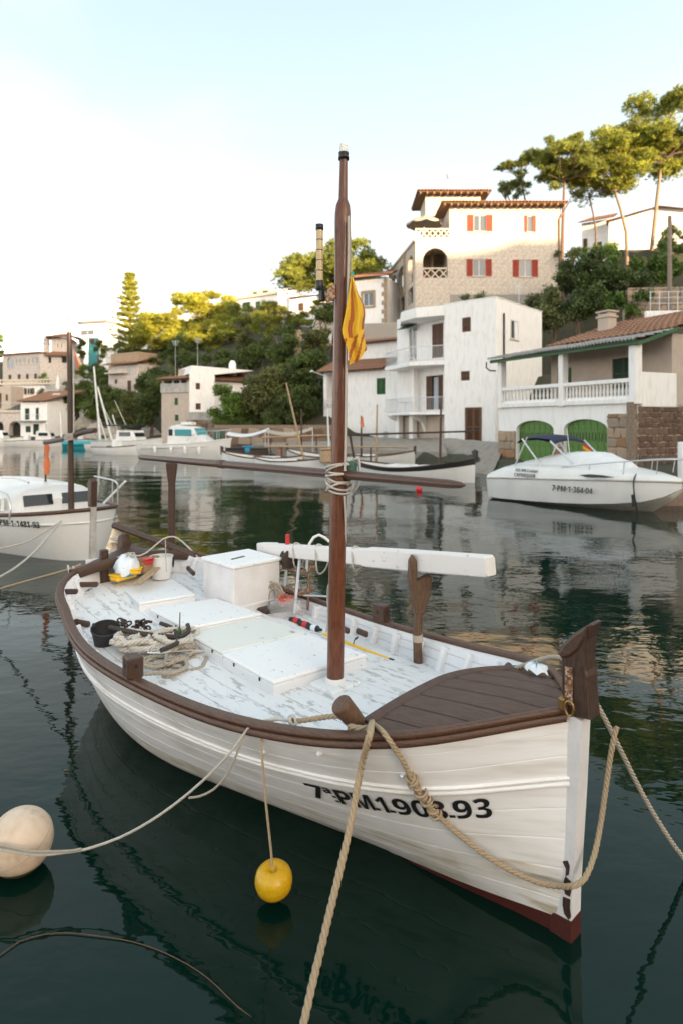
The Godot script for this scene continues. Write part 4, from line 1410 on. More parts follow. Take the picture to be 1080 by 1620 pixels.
	line_thing("second pale line doubled beside the first near the cream buoy", [Vector3(-1.281,0.202,-3.055), Vector3(-1.332,0.196,-3.05), Vector3(-1.411,0.2,-3.04), Vector3(-1.51,0.214,-3.02), Vector3(-1.618,0.235,-3.02), Vector3(-1.743,0.23,-3.05)], 0.006, M.rope_grey, 0.04)
	line_thing("loose tan tail of line hanging in a loop below the port rail", [Vector3(-0.319,0.805,-3.13), Vector3(-0.431,0.78,-3.13), Vector3(-0.481,0.75,-3.1), Vector3(-0.503,0.703,-3.08), Vector3(-0.528,0.634,-3.08), Vector3(-0.574,0.541,-3.09), Vector3(-0.639,0.468,-3.1), Vector3(-0.711,0.428,-3.11), Vector3(-0.767,0.415,-3.12)], 0.006, M.rope_grey, 0.04)
	line_thing("thin tan line from the rail knot to the yellow buoy", [Vector3(-0.287,0.807,-3.12), Vector3(-0.35,0.804,-3.12), Vector3(-0.385,0.787,-3.09), Vector3(-0.395,0.734,-3.07), Vector3(-0.389,0.651,-3.05), Vector3(-0.374,0.507,-3.03), Vector3(-0.356,0.365,-3.01), Vector3(-0.339,0.241,-2.99), Vector3(-0.33,0.173,-2.97)], 0.0062, M.rope_tan, 0.04)
	# the buoys
	var wb := thing("cream_buoy", "big round cream-coloured mooring buoy floating at the left edge", "buoy", Vector3(-1.656,0.145,-3.2))
	var g := Geo.new()
	var prof := []
	for k in 25:
		var t := PI * k / 24.0
		prof.append(Vector2(maxf(0.158 * sin(t), 0.0005), -0.158 * cos(t)))
	g.lathe(prof, 40, Transform3D(Basis(Vector3(0, 0, 1), 0.2), Vector3.ZERO))
	part("float_body", g, M.buoy_cream, wb)
	for q in [[0.35, 0.3, 0.0016]]:
		var bg := Geo.new()
		var pts := PackedVector3Array()
		var bq := Basis(Vector3(0, 0, 1), q[0]) * Basis(Vector3.RIGHT, q[1])
		for k in 41:
			var t := TAU * k / 40.0
			pts.push_back(bq * Vector3(0.158 * cos(t), 0.0, 0.158 * sin(t)))
		bg.tube(pts, q[2], 5, false)
		part("seam", bg, M.rope_grey, wb)
	var wl := Geo.new()
	var wp := []
	for k in 7:
		var y := -0.137 + 0.007 * k
		wp.append(Vector2(0.1595 * sqrt(1.0 - pow(y / 0.1595, 2.0)), y))
	wl.lathe(wp, 40, Transform3D())
	part("weed_line", wl, M.weed, wb)
	var yb := thing("yellow_buoy", "small yellow barrel-shaped buoy with a hollow top floating by the boat", "buoy", Vector3(-0.325,0.105,-2.98))
	var yg := Geo.new()
	yg.lathe([Vector2(0.001, -0.1), Vector2(0.04, -0.098), Vector2(0.066, -0.085), Vector2(0.082, -0.058), Vector2(0.089, -0.02), Vector2(0.089, 0.02), Vector2(0.082, 0.055), Vector2(0.066, 0.083), Vector2(0.046, 0.096), Vector2(0.03, 0.096), Vector2(0.021, 0.086), Vector2(0.017, 0.06), Vector2(0.001, 0.05)], 30, Transform3D(Basis(Vector3(1, 0, 0.25).normalized(), 0.16) * Basis.from_scale(Vector3(1, 0.68, 1)), Vector3.ZERO))
	part("float_body", yg, M.buoy_yellow, yb)
	var ys := Geo.new()
	ys.lathe([Vector2(0.0885, -0.003), Vector2(0.0905, 0.0), Vector2(0.0885, 0.003)], 30, Transform3D(Basis(Vector3(1, 0, 0.25).normalized(), 0.16), Vector3.ZERO))
	part("moulding_seam", ys, M.buoy_yellow, yb)
	var yw := Geo.new()
	yw.lathe([Vector2(0.06, -0.062), Vector2(0.07, -0.056), Vector2(0.0775, -0.05), Vector2(0.0815, -0.044)], 30, Transform3D(Basis(Vector3(1, 0, 0.25).normalized(), 0.16), Vector3.ZERO))
	part("weed_line", yw, M.weed, yb)
	line_thing("dark floating rope curving over the water at lower left", [Vector3(-1.495,0.004,-2.616), Vector3(-1.427,0.006,-2.742), Vector3(-1.281,0.005,-2.79), Vector3(-1.105,0.006,-2.775), Vector3(-0.924,0.004,-2.744), Vector3(-0.761,0.005,-2.684), Vector3(-0.605,0.004,-2.601), Vector3(-0.502,0.003,-2.524), Vector3(-0.411,0.001,-2.444), Vector3(-0.29,-0.004,-2.364)], 0.0024, M.old_wood, 0.0, "floating_rope")
	# stern lines
	line_thing("yellowish mooring rope from the stern to the left edge", [Vector3(-2.586,0.901,-6.15), Vector3(-2.627,0.881,-6.1), Vector3(-2.784,0.82,-6.2), Vector3(-3.233,0.65,-6.6), Vector3(-3.714,0.471,-7), Vector3(-4.498,0.175,-7.6)], 0.013, M.rope_tan, 0.08)
	line_thing("pale line draped along the stern deck with a loose bow in it", [Vector3(-2.584,0.8,-6), Vector3(-2.368,0.873,-5.95), Vector3(-2.258,0.976,-5.9), Vector3(-2.149,1.023,-5.85), Vector3(-2.012,1.063,-5.8), Vector3(-1.924,1.056,-5.75), Vector3(-1.919,1.097,-5.75), Vector3(-2.017,1.085,-5.78), Vector3(-1.856,1.08,-5.72), Vector3(-1.76,1.138,-5.75), Vector3(-1.669,1.217,-5.8), Vector3(-1.568,1.241,-5.8), Vector3(-1.48,1.187,-5.8), Vector3(-1.326,1.079,-5.7)], 0.007, M.rope_white)
	line_thing("pale line hanging from the loose spar beside the yard post", [Vector3(-1.659,1.214,-5.85), Vector3(-1.654,1.046,-5.85), Vector3(-1.648,0.897,-5.85)], 0.004, M.rope_white)
	line_thing("white rope loop over the port quarter cleat", [Vector3(-2.645,0.922,-6), Vector3(-2.505,0.862,-5.75), Vector3(-2.411,0.786,-5.6), Vector3(-2.366,0.769,-5.6), Vector3(-2.453,0.862,-5.75), Vector3(-2.574,0.922,-5.95)], 0.011, M.rope_white)
	line_thing("grey bow line of the cabin boat running left over the water", [Vector3(-4.611,0.697,-10.2), Vector3(-4.604,0.401,-9.4), Vector3(-4.624,0.253,-8.8), Vector3(-4.602,0.225,-8.2)], 0.016, M.rope_white)
	line_thing("second bow line of the cabin boat nearer its cabin", [Vector3(-4.677,0.66,-10.3), Vector3(-4.796,0.545,-10), Vector3(-5,0.42,-9.8), Vector3(-5.29,0.36,-9.6)], 0.013, M.rope_white)

# ---------------------------------------------------------------- land
const SHORE := [Vector2(90, 10), Vector2(14, 17), Vector2(10.3, 19), Vector2(8.4, 22.5), Vector2(6.8, 26), Vector2(5.8, 31), Vector2(2, 37), Vector2(-2, 42), Vector2(-8, 45), Vector2(-13, 51), Vector2(-17, 57), Vector2(-22, 66), Vector2(-30, 70), Vector2(-45, 72), Vector2(-140, 76)]
const HEIGHTS := [Vector3(6.7, 40.4, 0.9), Vector3(9.4, 38, 1.0), Vector3(3.5, 42.5, 0.3), Vector3(1.5, 45.5, 0.4), Vector3(-0.5, 47.5, 0.6), Vector3(4.5, 45, 0.5), Vector3(11, 46, 5.0), Vector3(14.5, 44, 6), Vector3(7.6, 30, 0.4), Vector3(11, 23, 0.9), Vector3(15, 32, 3.5), Vector3(17, 24, 2.6), Vector3(22, 30, 5), Vector3(22, 40, 8.5), Vector3(10, 57, 12.5), Vector3(20, 57, 13), Vector3(6, 66, 11.5), Vector3(24, 48, 10.5), Vector3(27, 57, 15), Vector3(34, 70, 22), Vector3(40, 70, 23), Vector3(50, 60, 22), Vector3(2, 60, 10.5), Vector3(0, 52, 6), Vector3(-3, 56, 6), Vector3(-6, 66, 9.5), Vector3(-10, 90, 17), Vector3(-13, 110, 23), Vector3(-21, 86, 12.5), Vector3(-26, 105, 19), Vector3(-29, 82, 5), Vector3(-34, 100, 14), Vector3(-50, 103, 7.5), Vector3(-40, 97, 7.5), Vector3(-45, 95, 6.0), Vector3(-37, 76, 0.3), Vector3(-50, 86, 3.5), Vector3(-80, 110, 12), Vector3(-72, 130, 15), Vector3(0, 150, 27), Vector3(30, 120, 30), Vector3(90, 100, 26), Vector3(-120, 180, 14), Vector3(-13, 58, 0.6), Vector3(-10, 54, 0.8), Vector3(60, 30, 12)]

func shore_distance(p: Vector2) -> float:
	# metres inland (positive) or out to sea (negative)
	var best := 1e9
	var sign_ := 1.0
	for i in SHORE.size() - 1:
		var a: Vector2 = SHORE[i]
		var b: Vector2 = SHORE[i + 1]
		var q := Geometry2D.get_closest_point_to_segment(p, a, b)
		var d := p.distance_to(q)
		if d < best - 1e-5:
			best = d
			sign_ = -1.0 if (b - a).cross(p - a) > 0.0 else 1.0
	return best * sign_

func ground(x: float, z: float) -> float:
	var d := shore_distance(Vector2(x, z))
	if d < 0.0:
		return maxf(-2.5, 0.25 + d * 1.6)
	var sum := 0.0
	var w := 0.0
	for c in HEIGHTS:
		var r2: float = (c.x - x) * (c.x - x) + (c.y - z) * (c.y - z) + 4.0
		var k: float = 1.0 / (r2 * sqrt(r2))
		sum += c.z * k
		w += k
	return lerpf(0.3 + minf(d, 1.0) * 0.35, sum / w, smoothstep(2.0, 13.0, d))

func make_land() -> void:
	var n := FastNoiseLite.new()
	n.seed = 12
	n.frequency = 0.25
	n.fractal_octaves = 4
	var rows := []
	for z in stations(8.0, 60.0, 1.1) + stations(62.0, 260.0, 4.0):
		var line := PackedVector3Array()
		for x in stations(-200.0, -64.0, 7.0) + stations(-60.0, 45.0, 1.5) + stations(50.0, 160.0, 7.0):
			var y := ground(x, z)
			line.push_back(Vector3(x, y + n.get_noise_2d(x, z) * (0.5 if y > 0.2 else 0.25), -z))
		rows.append(line)
	var g := Geo.new()
	g.grid(rows, false, true)
	structure("hillside", g, M.earth)
	var sea := Geo.new()
	sea.quad(Vector3(-330, -2.4, 60), Vector3(330, -2.4, 60), Vector3(330, -2.4, -330), Vector3(-330, -2.4, -330))
	structure("sea_bed", sea, M.earth)
	# hill out of view behind the quay, crest shaped to keep sun off the inlet
	var ts := [-160.0, -90.0, -30.0, -12.0, -6.0, 6.0, 10.0, 16.0, 29.0, 33.0, 36.0, 43.0, 51.0, 70.0, 100.0, 200.0]
	var hs := [20.0, 24.0, 22.0, 15.0, 13.2, 13.2, 17.0, 36.0, 36.8, 31.0, 29.4, 30.1, 30.9, 29.0, 27.0, 20.0]  # crest dips opposite the boat so glow round the sun reaches it
	var hill := []
	for s in [46.0, 50.0, 56.0, 63.0, 68.0, 70.0, 74.0, 90.0, 130.0]:
		var f: float = smoothstep(44.0, 70.0, s) if s <= 70.0 else 1.0 - (s - 70.0) * 0.006
		var line := PackedVector3Array()
		for t in stations(-160.0, 200.0, 2.0):
			var h := spline(ts, hs, t) * f + (n.get_noise_2d(t * 1.5, s * 1.5) * 1.6 if s > 50.0 else 0.0)
			line.push_back(Vector3(s * 0.6 + t * 0.8, h - 0.5, s * 0.8 - t * 0.6))
		hill.append(line)
	var gh := Geo.new()
	gh.grid(hill, false, true)
	structure("hillside", gh, M.unseen_hill)
	# the quay under the photographer
	var q := Geo.new()
	q.box(Vector3(0, -0.7, 24.2), Vector3(160, 2.5, 49), Basis(), 0.05)
	structure("quay", q, M.concrete)
	# paved quay in front of the low white house
	var apron := []
	for e in [Vector4(5.6, 33, 6.6, 41), Vector4(3.6, 35.2, 5.2, 43.5), Vector4(1.6, 37.6, 3.2, 46), Vector4(-0.6, 40.4, 0.8, 48.5), Vector4(-3.0, 42.8, -1.6, 50), Vector4(-6.5, 44.6, -5.2, 51)]:
		var line := PackedVector3Array([Vector3(e.x, -0.5, -e.y), Vector3(e.x, 0.72, -e.y)])
		for k in 6:
			var f := (k + 0.3) / 5.3
			line.push_back(Vector3(lerpf(e.x, e.z, f), 0.78 + 0.5 * f + 0.05 * sin(k * 3.0 + e.x), -lerpf(e.y, e.w, f)))
		apron.append(line)
	var ga := Geo.new()
	ga.grid(apron)
	structure("quay", ga, M.concrete)
	# slipway of rough concrete before the houses
	var slip := []
	for i in 15:
		var f := i / 14.0
		var line := PackedVector3Array()
		for j in 9:
			var k := j / 8.0
			var a := Vector2(6.2, 26.5).lerp(Vector2(2.2, 37.0), k)
			var b := Vector2(8.2, 31.0).lerp(Vector2(6.2, 41.5), k)
			var p := a.lerp(b, f)
			line.push_back(Vector3(p.x, -0.4 + 1.75 * f + 0.1 * n.get_noise_2d(p.x * 4.0, p.y * 4.0), -p.y))
		slip.append(line)
	var gs := Geo.new()
	gs.grid(slip)
	structure("slipway", gs, M.concrete)

func more_materials() -> void:
	mat("earth", 0.06, 0.058, 0.032, 0.95, T.masonry, Vector3(0.12, 0.12, 0.12), T.bump, 2.0, true)
	mat("unseen_hill", 0.34, 0.29, 0.23, 0.95, T.masonry, Vector3(0.2, 0.2, 0.2))  # pale tone lets the unseen hill bounce skylight onto shaded walls
	mat("concrete", 0.33, 0.29, 0.25, 0.9, T.masonry, Vector3(0.25, 0.25, 0.25), T.bump, 0.8, true)
	mat("limestone", 0.5, 0.46, 0.42, 0.95, T.stone, Vector3(0.35, 0.35, 0.35), T.bump, 4.0)
	mat("weed", 0.1, 0.085, 0.04, 0.7, T.stain, Vector3(6, 6, 6), T.bump, 0.3)
	mat("white_box", 0.78, 0.75, 0.75, 0.55, T.cloud, Vector3(1.2, 0.8, 1.2), T.bump, 0.1)
	mat("boom_white", 0.76, 0.72, 0.7, 0.6, T.chips, Vector3(1.2, 1.2, 1.2), T.bump, 0.2)
	mat("white_wall", 0.86, 0.835, 0.81, 0.85, T.wall, Vector3(0.5, 0.13, 0.5), T.bump, 0.4)
	mat("grey_wall", 0.5, 0.49, 0.47, 0.9, T.masonry, Vector3(0.25, 0.25, 0.25), T.bump, 0.8)
	mat("cream_wall", 0.66, 0.57, 0.46, 0.85, T.cloud, Vector3(0.4, 0.3, 0.4), T.bump, 0.4)
	mat("villa_stone", 0.6, 0.53, 0.46, 0.9, T.masonry, Vector3(0.5, 0.5, 0.5), T.bump, 1.5)
	mat("villa_base", 0.42, 0.4, 0.38, 0.9, T.stone, Vector3(0.9, 0.9, 0.9), T.bump, 2.0)
	mat("tan_stone", 0.42, 0.31, 0.21, 0.9, T.masonry, Vector3(0.5, 0.5, 0.5), T.bump, 1.5)
	mat("pink_wall", 0.64, 0.57, 0.53, 0.9, T.masonry, Vector3(0.4, 0.4, 0.4), T.bump, 1.0)
	mat("beige_wall", 0.55, 0.46, 0.38, 0.9, T.cloud, Vector3(0.4, 0.4, 0.4), T.bump, 0.6)
	mat("roof_tile", 0.36, 0.2, 0.13, 0.9, T.stone, Vector3(0.9, 0.9, 0.9), T.bump, 0.5)
	mat("roof_grey", 0.3, 0.31, 0.33, 0.8, T.stone, Vector3(0.6, 0.6, 0.6))
	mat("sheet_metal", 0.4, 0.41, 0.42, 0.6, T.stone, Vector3(0.7, 0.7, 0.7), T.bump, 0.3)
	mat("eave_wood", 0.3, 0.18, 0.1, 0.8, T.stone, Vector3(1, 1, 1))
	mat("green_paint", 0.035, 0.115, 0.04, 0.55, T.cloud, Vector3(0.8, 0.3, 0.8), T.bump, 0.2)
	mat("green_door", 0.1, 0.25, 0.035, 0.5, T.grain, Vector3(3, 0.3, 3), T.bump, 0.3)
	mat("dark_green", 0.02, 0.05, 0.03, 0.6)
	mat("red_shutter", 0.36, 0.05, 0.025, 0.6, T.cloud, Vector3(0.8, 0.5, 0.8))
	mat("brown_shutter", 0.12, 0.06, 0.035, 0.6, T.cloud, Vector3(0.8, 0.5, 0.8))
	mat("brown_door", 0.16, 0.075, 0.035, 0.55, T.grain, Vector3(3, 0.4, 3))
	mat("dark_inside", 0.03, 0.027, 0.025, 0.9)  # near-black colour stands in for shade inside openings and gaps
	var gl := mat("window_glass", 0.06, 0.075, 0.09, 0.05)
	gl.metallic_specular = 0.8
	mat("curtain", 0.55, 0.57, 0.62, 0.8)
	mat("window_frame", 0.62, 0.6, 0.56, 0.6)
	mat("rail_paint", 0.6, 0.63, 0.66, 0.5)
	mat("stone_pale", 0.58, 0.44, 0.33, 0.9, T.stone, Vector3(1.3, 1.3, 1.3), T.bump, 2.0)
	mat("stone_grey", 0.46, 0.38, 0.31, 0.9, T.stone, Vector3(1.3, 1.3, 1.3), T.bump, 2.0)
	mat("stone_rust", 0.45, 0.26, 0.15, 0.9, T.stone, Vector3(1.3, 1.3, 1.3), T.bump, 2.0)
	mat("rubble_dark", 0.2, 0.13, 0.095, 0.95, T.stone, Vector3(1.3, 1.3, 1.3), T.bump, 2.0)
	mat("rubble_brown", 0.28, 0.19, 0.14, 0.95, T.stone, Vector3(1.3, 1.3, 1.3), T.bump, 2.0)
	mat("mortar", 0.3, 0.24, 0.19, 0.95, T.stone, Vector3(1, 1, 1))
	mat("boat_white", 0.78, 0.77, 0.75, 0.3, T.cloud, Vector3(0.3, 0.3, 0.3))
	mat("boat_cream", 0.72, 0.68, 0.6, 0.4, T.stain, Vector3(0.4, 0.8, 0.4))
	mat("canvas_white", 0.78, 0.78, 0.78, 0.8, T.cloud, Vector3(0.8, 0.8, 0.8), T.bump, 1.0)
	mat("canvas_tan", 0.45, 0.38, 0.3, 0.85, T.cloud, Vector3(0.8, 0.8, 0.8), T.bump, 1.0)
	mat("navy_canvas", 0.012, 0.018, 0.05, 0.8)
	mat("boat_black", 0.012, 0.012, 0.014, 0.4)
	mat("teal_hull", 0.03, 0.3, 0.36, 0.45)
	mat("teal_wall", 0.06, 0.28, 0.3, 0.8)
	mat("smoked_glass", 0.02, 0.025, 0.03, 0.06)
	mat("orange_cloth", 0.6, 0.16, 0.06, 0.8)
	mat("lamp_white", 0.7, 0.7, 0.68, 0.4)
	mat("pole_wood", 0.3, 0.25, 0.2, 0.85, T.grain, Vector3(6, 0.5, 6))
	mat("mast_pale", 0.5, 0.36, 0.22, 0.5, T.grain, Vector3(5, 0.5, 5))
	mat("bark", 0.22, 0.15, 0.11, 0.95, T.stone, Vector3(1.5, 0.4, 1.5), T.bump, 2.0)
	mat("bark_pale", 0.36, 0.27, 0.2, 0.95, T.stone, Vector3(1.5, 0.4, 1.5), T.bump, 2.0)
	for q in [["pine_leaf", 0.16, 0.19, 0.03], ["pine_sunlit", 0.26, 0.27, 0.025], ["shrub_leaf", 0.055, 0.085, 0.02], ["hedge_leaf", 0.08, 0.14, 0.022], ["olive_leaf", 0.09, 0.105, 0.035]]:  # second pine tone has low sunlight put into its leaf colour
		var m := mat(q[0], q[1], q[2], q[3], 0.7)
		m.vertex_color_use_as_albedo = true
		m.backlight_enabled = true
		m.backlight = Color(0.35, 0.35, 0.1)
	text_font = SystemFont.new()
	text_font.font_names = PackedStringArray(["Droid Sans"])
	text_font.font_weight = 700

var text_font: SystemFont

# ---------------------------------------------------------------- pieces of houses; a house's own x runs along its front, z out of it
func holed(g: Geo, xf: Transform3D, r: Rect2, holes: Array, reveal := 0.14) -> void:
	var xs := [r.position.x, r.end.x]
	var ys := [r.position.y, r.end.y]
	for h in holes:
		xs.append_array([h[0].position.x, h[0].end.x])
		ys.append_array([h[0].position.y, h[0].end.y])
	xs.sort()
	ys.sort()
	for i in xs.size() - 1:
		for j in ys.size() - 1:
			if xs[i + 1] - xs[i] < 1e-4 or ys[j + 1] - ys[j] < 1e-4:
				continue
			var c := Vector2((xs[i] + xs[i + 1]) / 2.0, (ys[j] + ys[j + 1]) / 2.0)
			if not r.has_point(c) or holes.any(func(h): return h[0].has_point(c)):
				continue
			g.quad(xf * Vector3(xs[i], ys[j + 1], 0), xf * Vector3(xs[i + 1], ys[j + 1], 0), xf * Vector3(xs[i + 1], ys[j], 0), xf * Vector3(xs[i], ys[j], 0))
	for h in holes:
		var b: Rect2 = h[0]
		var rise: float = h[1]
		var edge := [Vector2(b.position.x, b.end.y - rise), b.position, Vector2(b.end.x, b.position.y), Vector2(b.end.x, b.end.y - rise)]
		if rise > 0.0:
			for k in range(1, 12):
				var a := PI * k / 12.0
				edge.append(Vector2(b.get_center().x + b.size.x / 2.0 * cos(a), b.end.y - rise + rise * sin(a)))
			var m := edge.size()
			for k in range(3, m):
				var p: Vector2 = edge[k]
				var q: Vector2 = edge[(k + 1) % m]
				var corner := Vector2(b.end.x if k < 9 else b.position.x, b.end.y)
				g.tri(xf * Vector3(p.x, p.y, 0), xf * Vector3(q.x, q.y, 0), xf * Vector3(corner.x, corner.y, 0))
			g.tri(xf * Vector3(b.position.x, b.end.y, 0), xf * Vector3(b.end.x, b.end.y, 0), xf * Vector3(b.get_center().x, b.end.y, 0))
		for k in edge.size():
			var p: Vector2 = edge[k]
			var q: Vector2 = edge[(k + 1) % edge.size()]
			g.quad(xf * Vector3(p.x, p.y, 0), xf * Vector3(q.x, q.y, 0), xf * Vector3(q.x, q.y, -reveal), xf * Vector3(p.x, p.y, -reveal))

func block(o: Node3D, x0: float, x1: float, y0: float, y1: float, depth: float, m: Material, holes := [], called := "wall", z0 := 0.0, reveal := 0.14) -> MeshInstance3D:
	# four walls and a flat top; holes only in the front
	var g := Geo.new()
	holed(g, Transform3D(Basis(), Vector3(0, 0, z0)), Rect2(x0, y0, x1 - x0, y1 - y0), holes, reveal)
	var b := z0 - depth
	g.quad(Vector3(x1, y1, z0), Vector3(x1, y1, b), Vector3(x1, y0, b), Vector3(x1, y0, z0))
	g.quad(Vector3(x0, y1, b), Vector3(x0, y1, z0), Vector3(x0, y0, z0), Vector3(x0, y0, b))
	g.quad(Vector3(x1, y1, b), Vector3(x0, y1, b), Vector3(x0, y0, b), Vector3(x1, y0, b))
	g.quad(Vector3(x0, y1, b), Vector3(x1, y1, b), Vector3(x1, y1, z0), Vector3(x0, y1, z0))
	return part(called, g, m, o)

func leaf_panel(g: Geo, r: Rect2, z: float, slats := 0) -> void:
	# a shutter or door leaf: a frame with slats or boards set back
	var t := minf(0.07, r.size.x * 0.2)
	var c := r.get_center()
	g.box(Vector3(r.position.x + t / 2, c.y, z), Vector3(t, r.size.y, 0.045), Basis(), 0.006)
	g.box(Vector3(r.end.x - t / 2, c.y, z), Vector3(t, r.size.y, 0.045), Basis(), 0.006)
	for y in [r.position.y + t / 2, c.y, r.end.y - t / 2]:
		g.box(Vector3(c.x, y, z), Vector3(r.size.x - t * 1.98, t, 0.043))
	var n := slats if slats > 0 else clampi(int(r.size.y / 0.13), 3, 14)
	for k in n:
		var y := r.position.y + (k + 0.5) * r.size.y / n
		g.box(Vector3(c.x, y, z), Vector3(r.size.x - t * 1.9, r.size.y / n * 0.9, 0.012), Basis(Vector3.RIGHT, 0.35))

func opening(o: Node3D, r: Rect2, kind: String, m: Material = null, z := -0.1) -> void:
	var c := r.get_center()
	if kind == "dark":
		var g := Geo.new()
		g.box(Vector3(c.x, c.y, z - 0.5), Vector3(r.size.x + 0.1, r.size.y + 0.1, 0.02))
		part("shade_sheet", g, M.dark_inside, o)  # near-black sheet in place of the shade deep in the opening
		return
	if kind == "shut" or kind == "door":
		var half := r.size.x / 2.0
		var leaves := 2 if r.size.x > 0.7 else 1
		for k in leaves:
			var g := Geo.new()
			leaf_panel(g, Rect2(r.position.x + k * r.size.x / leaves + 0.004, r.position.y, r.size.x / leaves - 0.008, r.size.y), z + 0.03)
			part("shutter" if kind == "shut" else "door_leaf", g, m, o)
		var back := Geo.new()
		back.box(Vector3(c.x, c.y, z - 0.06), Vector3(r.size.x + 0.06, r.size.y + 0.06, 0.02))
		part("window_back", back, M.dark_inside, o)
		return
	var f := Geo.new()
	var t := 0.06
	f.box(Vector3(r.position.x + t / 2, c.y, z), Vector3(t, r.size.y, 0.06), Basis(), 0.006)
	f.box(Vector3(r.end.x - t / 2, c.y, z), Vector3(t, r.size.y, 0.06), Basis(), 0.006)
	f.box(Vector3(c.x, r.end.y - t / 2, z), Vector3(r.size.x, t, 0.055))
	f.box(Vector3(c.x, r.position.y + t / 2, z), Vector3(r.size.x, t, 0.055))
	if r.size.x > 0.6:
		f.box(Vector3(c.x, c.y, z), Vector3(t, r.size.y, 0.05))
	var w := part("window", f, M.window_frame, o)
	for k in (2 if r.size.x > 0.6 else 1):
		var p := Geo.new()
		var half := r.size.x / (2.0 if r.size.x > 0.6 else 1.0)
		p.box(Vector3(r.position.x + half * (k + 0.5), c.y, z - 0.012), Vector3(half - 0.05, r.size.y - 0.1, 0.012))
		part("pane", p, M.window_glass, w)
	var sill := Geo.new()
	sill.box(Vector3(c.x, r.position.y - 0.04, 0.04), Vector3(r.size.x + 0.2, 0.07, 0.12), Basis(), 0.01)
	part("window_sill", sill, M.cream_wall, o)
	if kind == "open" and m:
		for sg in [-1.0, 1.0]:
			var g := Geo.new()
			var w2 := minf(r.size.x * 0.5, 0.62)
			var x0: float = r.position.x - w2 if sg < 0.0 else r.end.x
			leaf_panel(g, Rect2(x0, r.position.y, w2, r.size.y), 0.035)
			part("shutter", g, m, o)

func tile_roof(o: Node3D, a: Vector3, b: Vector3, c: Vector3, d: Vector3, pitch := 0.24, m: Material = null, called := "roof_tiles") -> void:
	# barrel tiles in rows between the eave a-b and the ridge c-d (c above a)
	var n := maxi(3, int(a.distance_to(b) / pitch))
	var rows_n := maxi(2, int(a.distance_to(c) / 0.42))
	var up := (b - a).cross(c - a).normalized()
	if up.y < 0.0:
		up = -up
	var g := Geo.new()
	for r in rows_n:
		var f0 := float(r) / rows_n
		var f1 := float(r + 1) / rows_n
		var lines := [PackedVector3Array(), PackedVector3Array(), PackedVector3Array()]
		for k in n:
			var wob := 0.012 * sin(k * 12.9 + r * 7.3)
			for q in 5:
				var f := (k + q / 5.0) / n
				var h := 0.075 * absf(sin(PI * q / 5.0)) + wob
				var e0 := a.lerp(b, f)
				var e1 := c.lerp(d, f)
				lines[0].push_back(e0.lerp(e1, f0) + up * (h - 0.02))
				lines[1].push_back(e0.lerp(e1, f0) + up * (h + 0.05))
				lines[2].push_back(e0.lerp(e1, f1 + 0.04 / rows_n) + up * h)
		g.grid([lines[0], lines[1]])
		g.grid([lines[1], lines[2]])
	var under := Geo.new()
	under.quad(a - up * 0.05, b - up * 0.05, d - up * 0.05, c - up * 0.05)
	part("roof_deck", under, M.eave_wood, o)
	stuff(part(called, g, m if m else M.roof_tile, o))

func flat_slab(o: Node3D, called: String, poly: Array, y0: float, y1: float, m: Material, bevel := 0.02) -> void:
	# a level slab given by its plan in the house's own x and z
	var g := Geo.new()
	var p := PackedVector2Array()
	for q in poly:
		p.push_back(Vector2(q.x, -q.y))
	g.prism(p, y0, y1, Transform3D(Basis(Vector3.RIGHT, Vector3(0, 0, -1), Vector3.UP), Vector3.ZERO), bevel)
	part(called, g, m, o)

func railing(o: Node3D, pts: Array, y: float, h: float, m: Material, step := 0.13) -> void:
	# iron balcony rail along points in plan: handrail, foot rail and thin bars
	var g := Geo.new()
	var top := PackedVector3Array()
	var low := PackedVector3Array()
	for p in pts:
		top.push_back(Vector3(p.x, y + h, p.y))
		low.push_back(Vector3(p.x, y + 0.08, p.y))
	for i in pts.size() - 1:
		g.tube(PackedVector3Array([top[i], top[i + 1]]), 0.03, 6)
		g.tube(PackedVector3Array([low[i], low[i + 1]]), 0.018, 5)
		var n := int(top[i].distance_to(top[i + 1]) / step)
		for k in n + 1:
			var f := float(k) / n
			var q := low[i].lerp(low[i + 1], f)
			g.tube(PackedVector3Array([q - Vector3(0, 0.08, 0), q + Vector3(0, h - 0.08, 0)]), 0.011, 4, false)
	stuff(part("balcony_railing", g, m, o))

func stones(o: Node3D, xf: Transform3D, r: Rect2, size: float, mats: Array, keep = null) -> void:
	# a coursed rubble face: each stone a piece of its own, joints recessed, with a mortar bed behind
	var y := r.position.y
	var shapes := []
	for k in 6:
		var g := Geo.new()
		g.box(Vector3.ZERO, Vector3(1, 1, 0.5), Basis(), 0.13)
		for i in g.v.size():
			g.v[i] += Vector3(sin(g.v[i].y * 5.0 + k), cos(g.v[i].x * 4.0 + k * 2.0), sin(g.v[i].x * 6.0 + g.v[i].y * 3.0 + k)) * 0.06
		shapes.append(g.mesh())
	while y < r.end.y - size * 0.3:
		var h := minf(size * rnd(0.65, 1.2), r.end.y - y)
		var x := r.position.x
		while x < r.end.x - size * 0.2:
			var w := minf(size * rnd(0.7, 1.7), r.end.x - x)
			var c := Vector2(x + w / 2, y + h / 2)
			if keep == null or keep.call(c):
				var b := xf.basis * Basis(Vector3(0, 0, 1), rnd(-0.06, 0.06)).scaled(Vector3(w * 0.95, h * 0.93, 0.16 * rnd(0.7, 1.3)))
				var s := part("stone", shapes[rng.randi() % 6], mats[rng.randi() % mats.size()], o)
				s.transform = Transform3D(xf.basis * Basis.from_scale(Vector3(w * 0.95, h * 0.93, 0.18 * rnd(0.7, 1.3))), xf * Vector3(c.x, c.y, 0.0))
			x += w
		y += h

func house(called: String, label: String, category: String, group: String, at: Vector3, turn: float, len_: float) -> Node3D:
	front_length = len_
	return thing(called, label, category, at, turn, group)

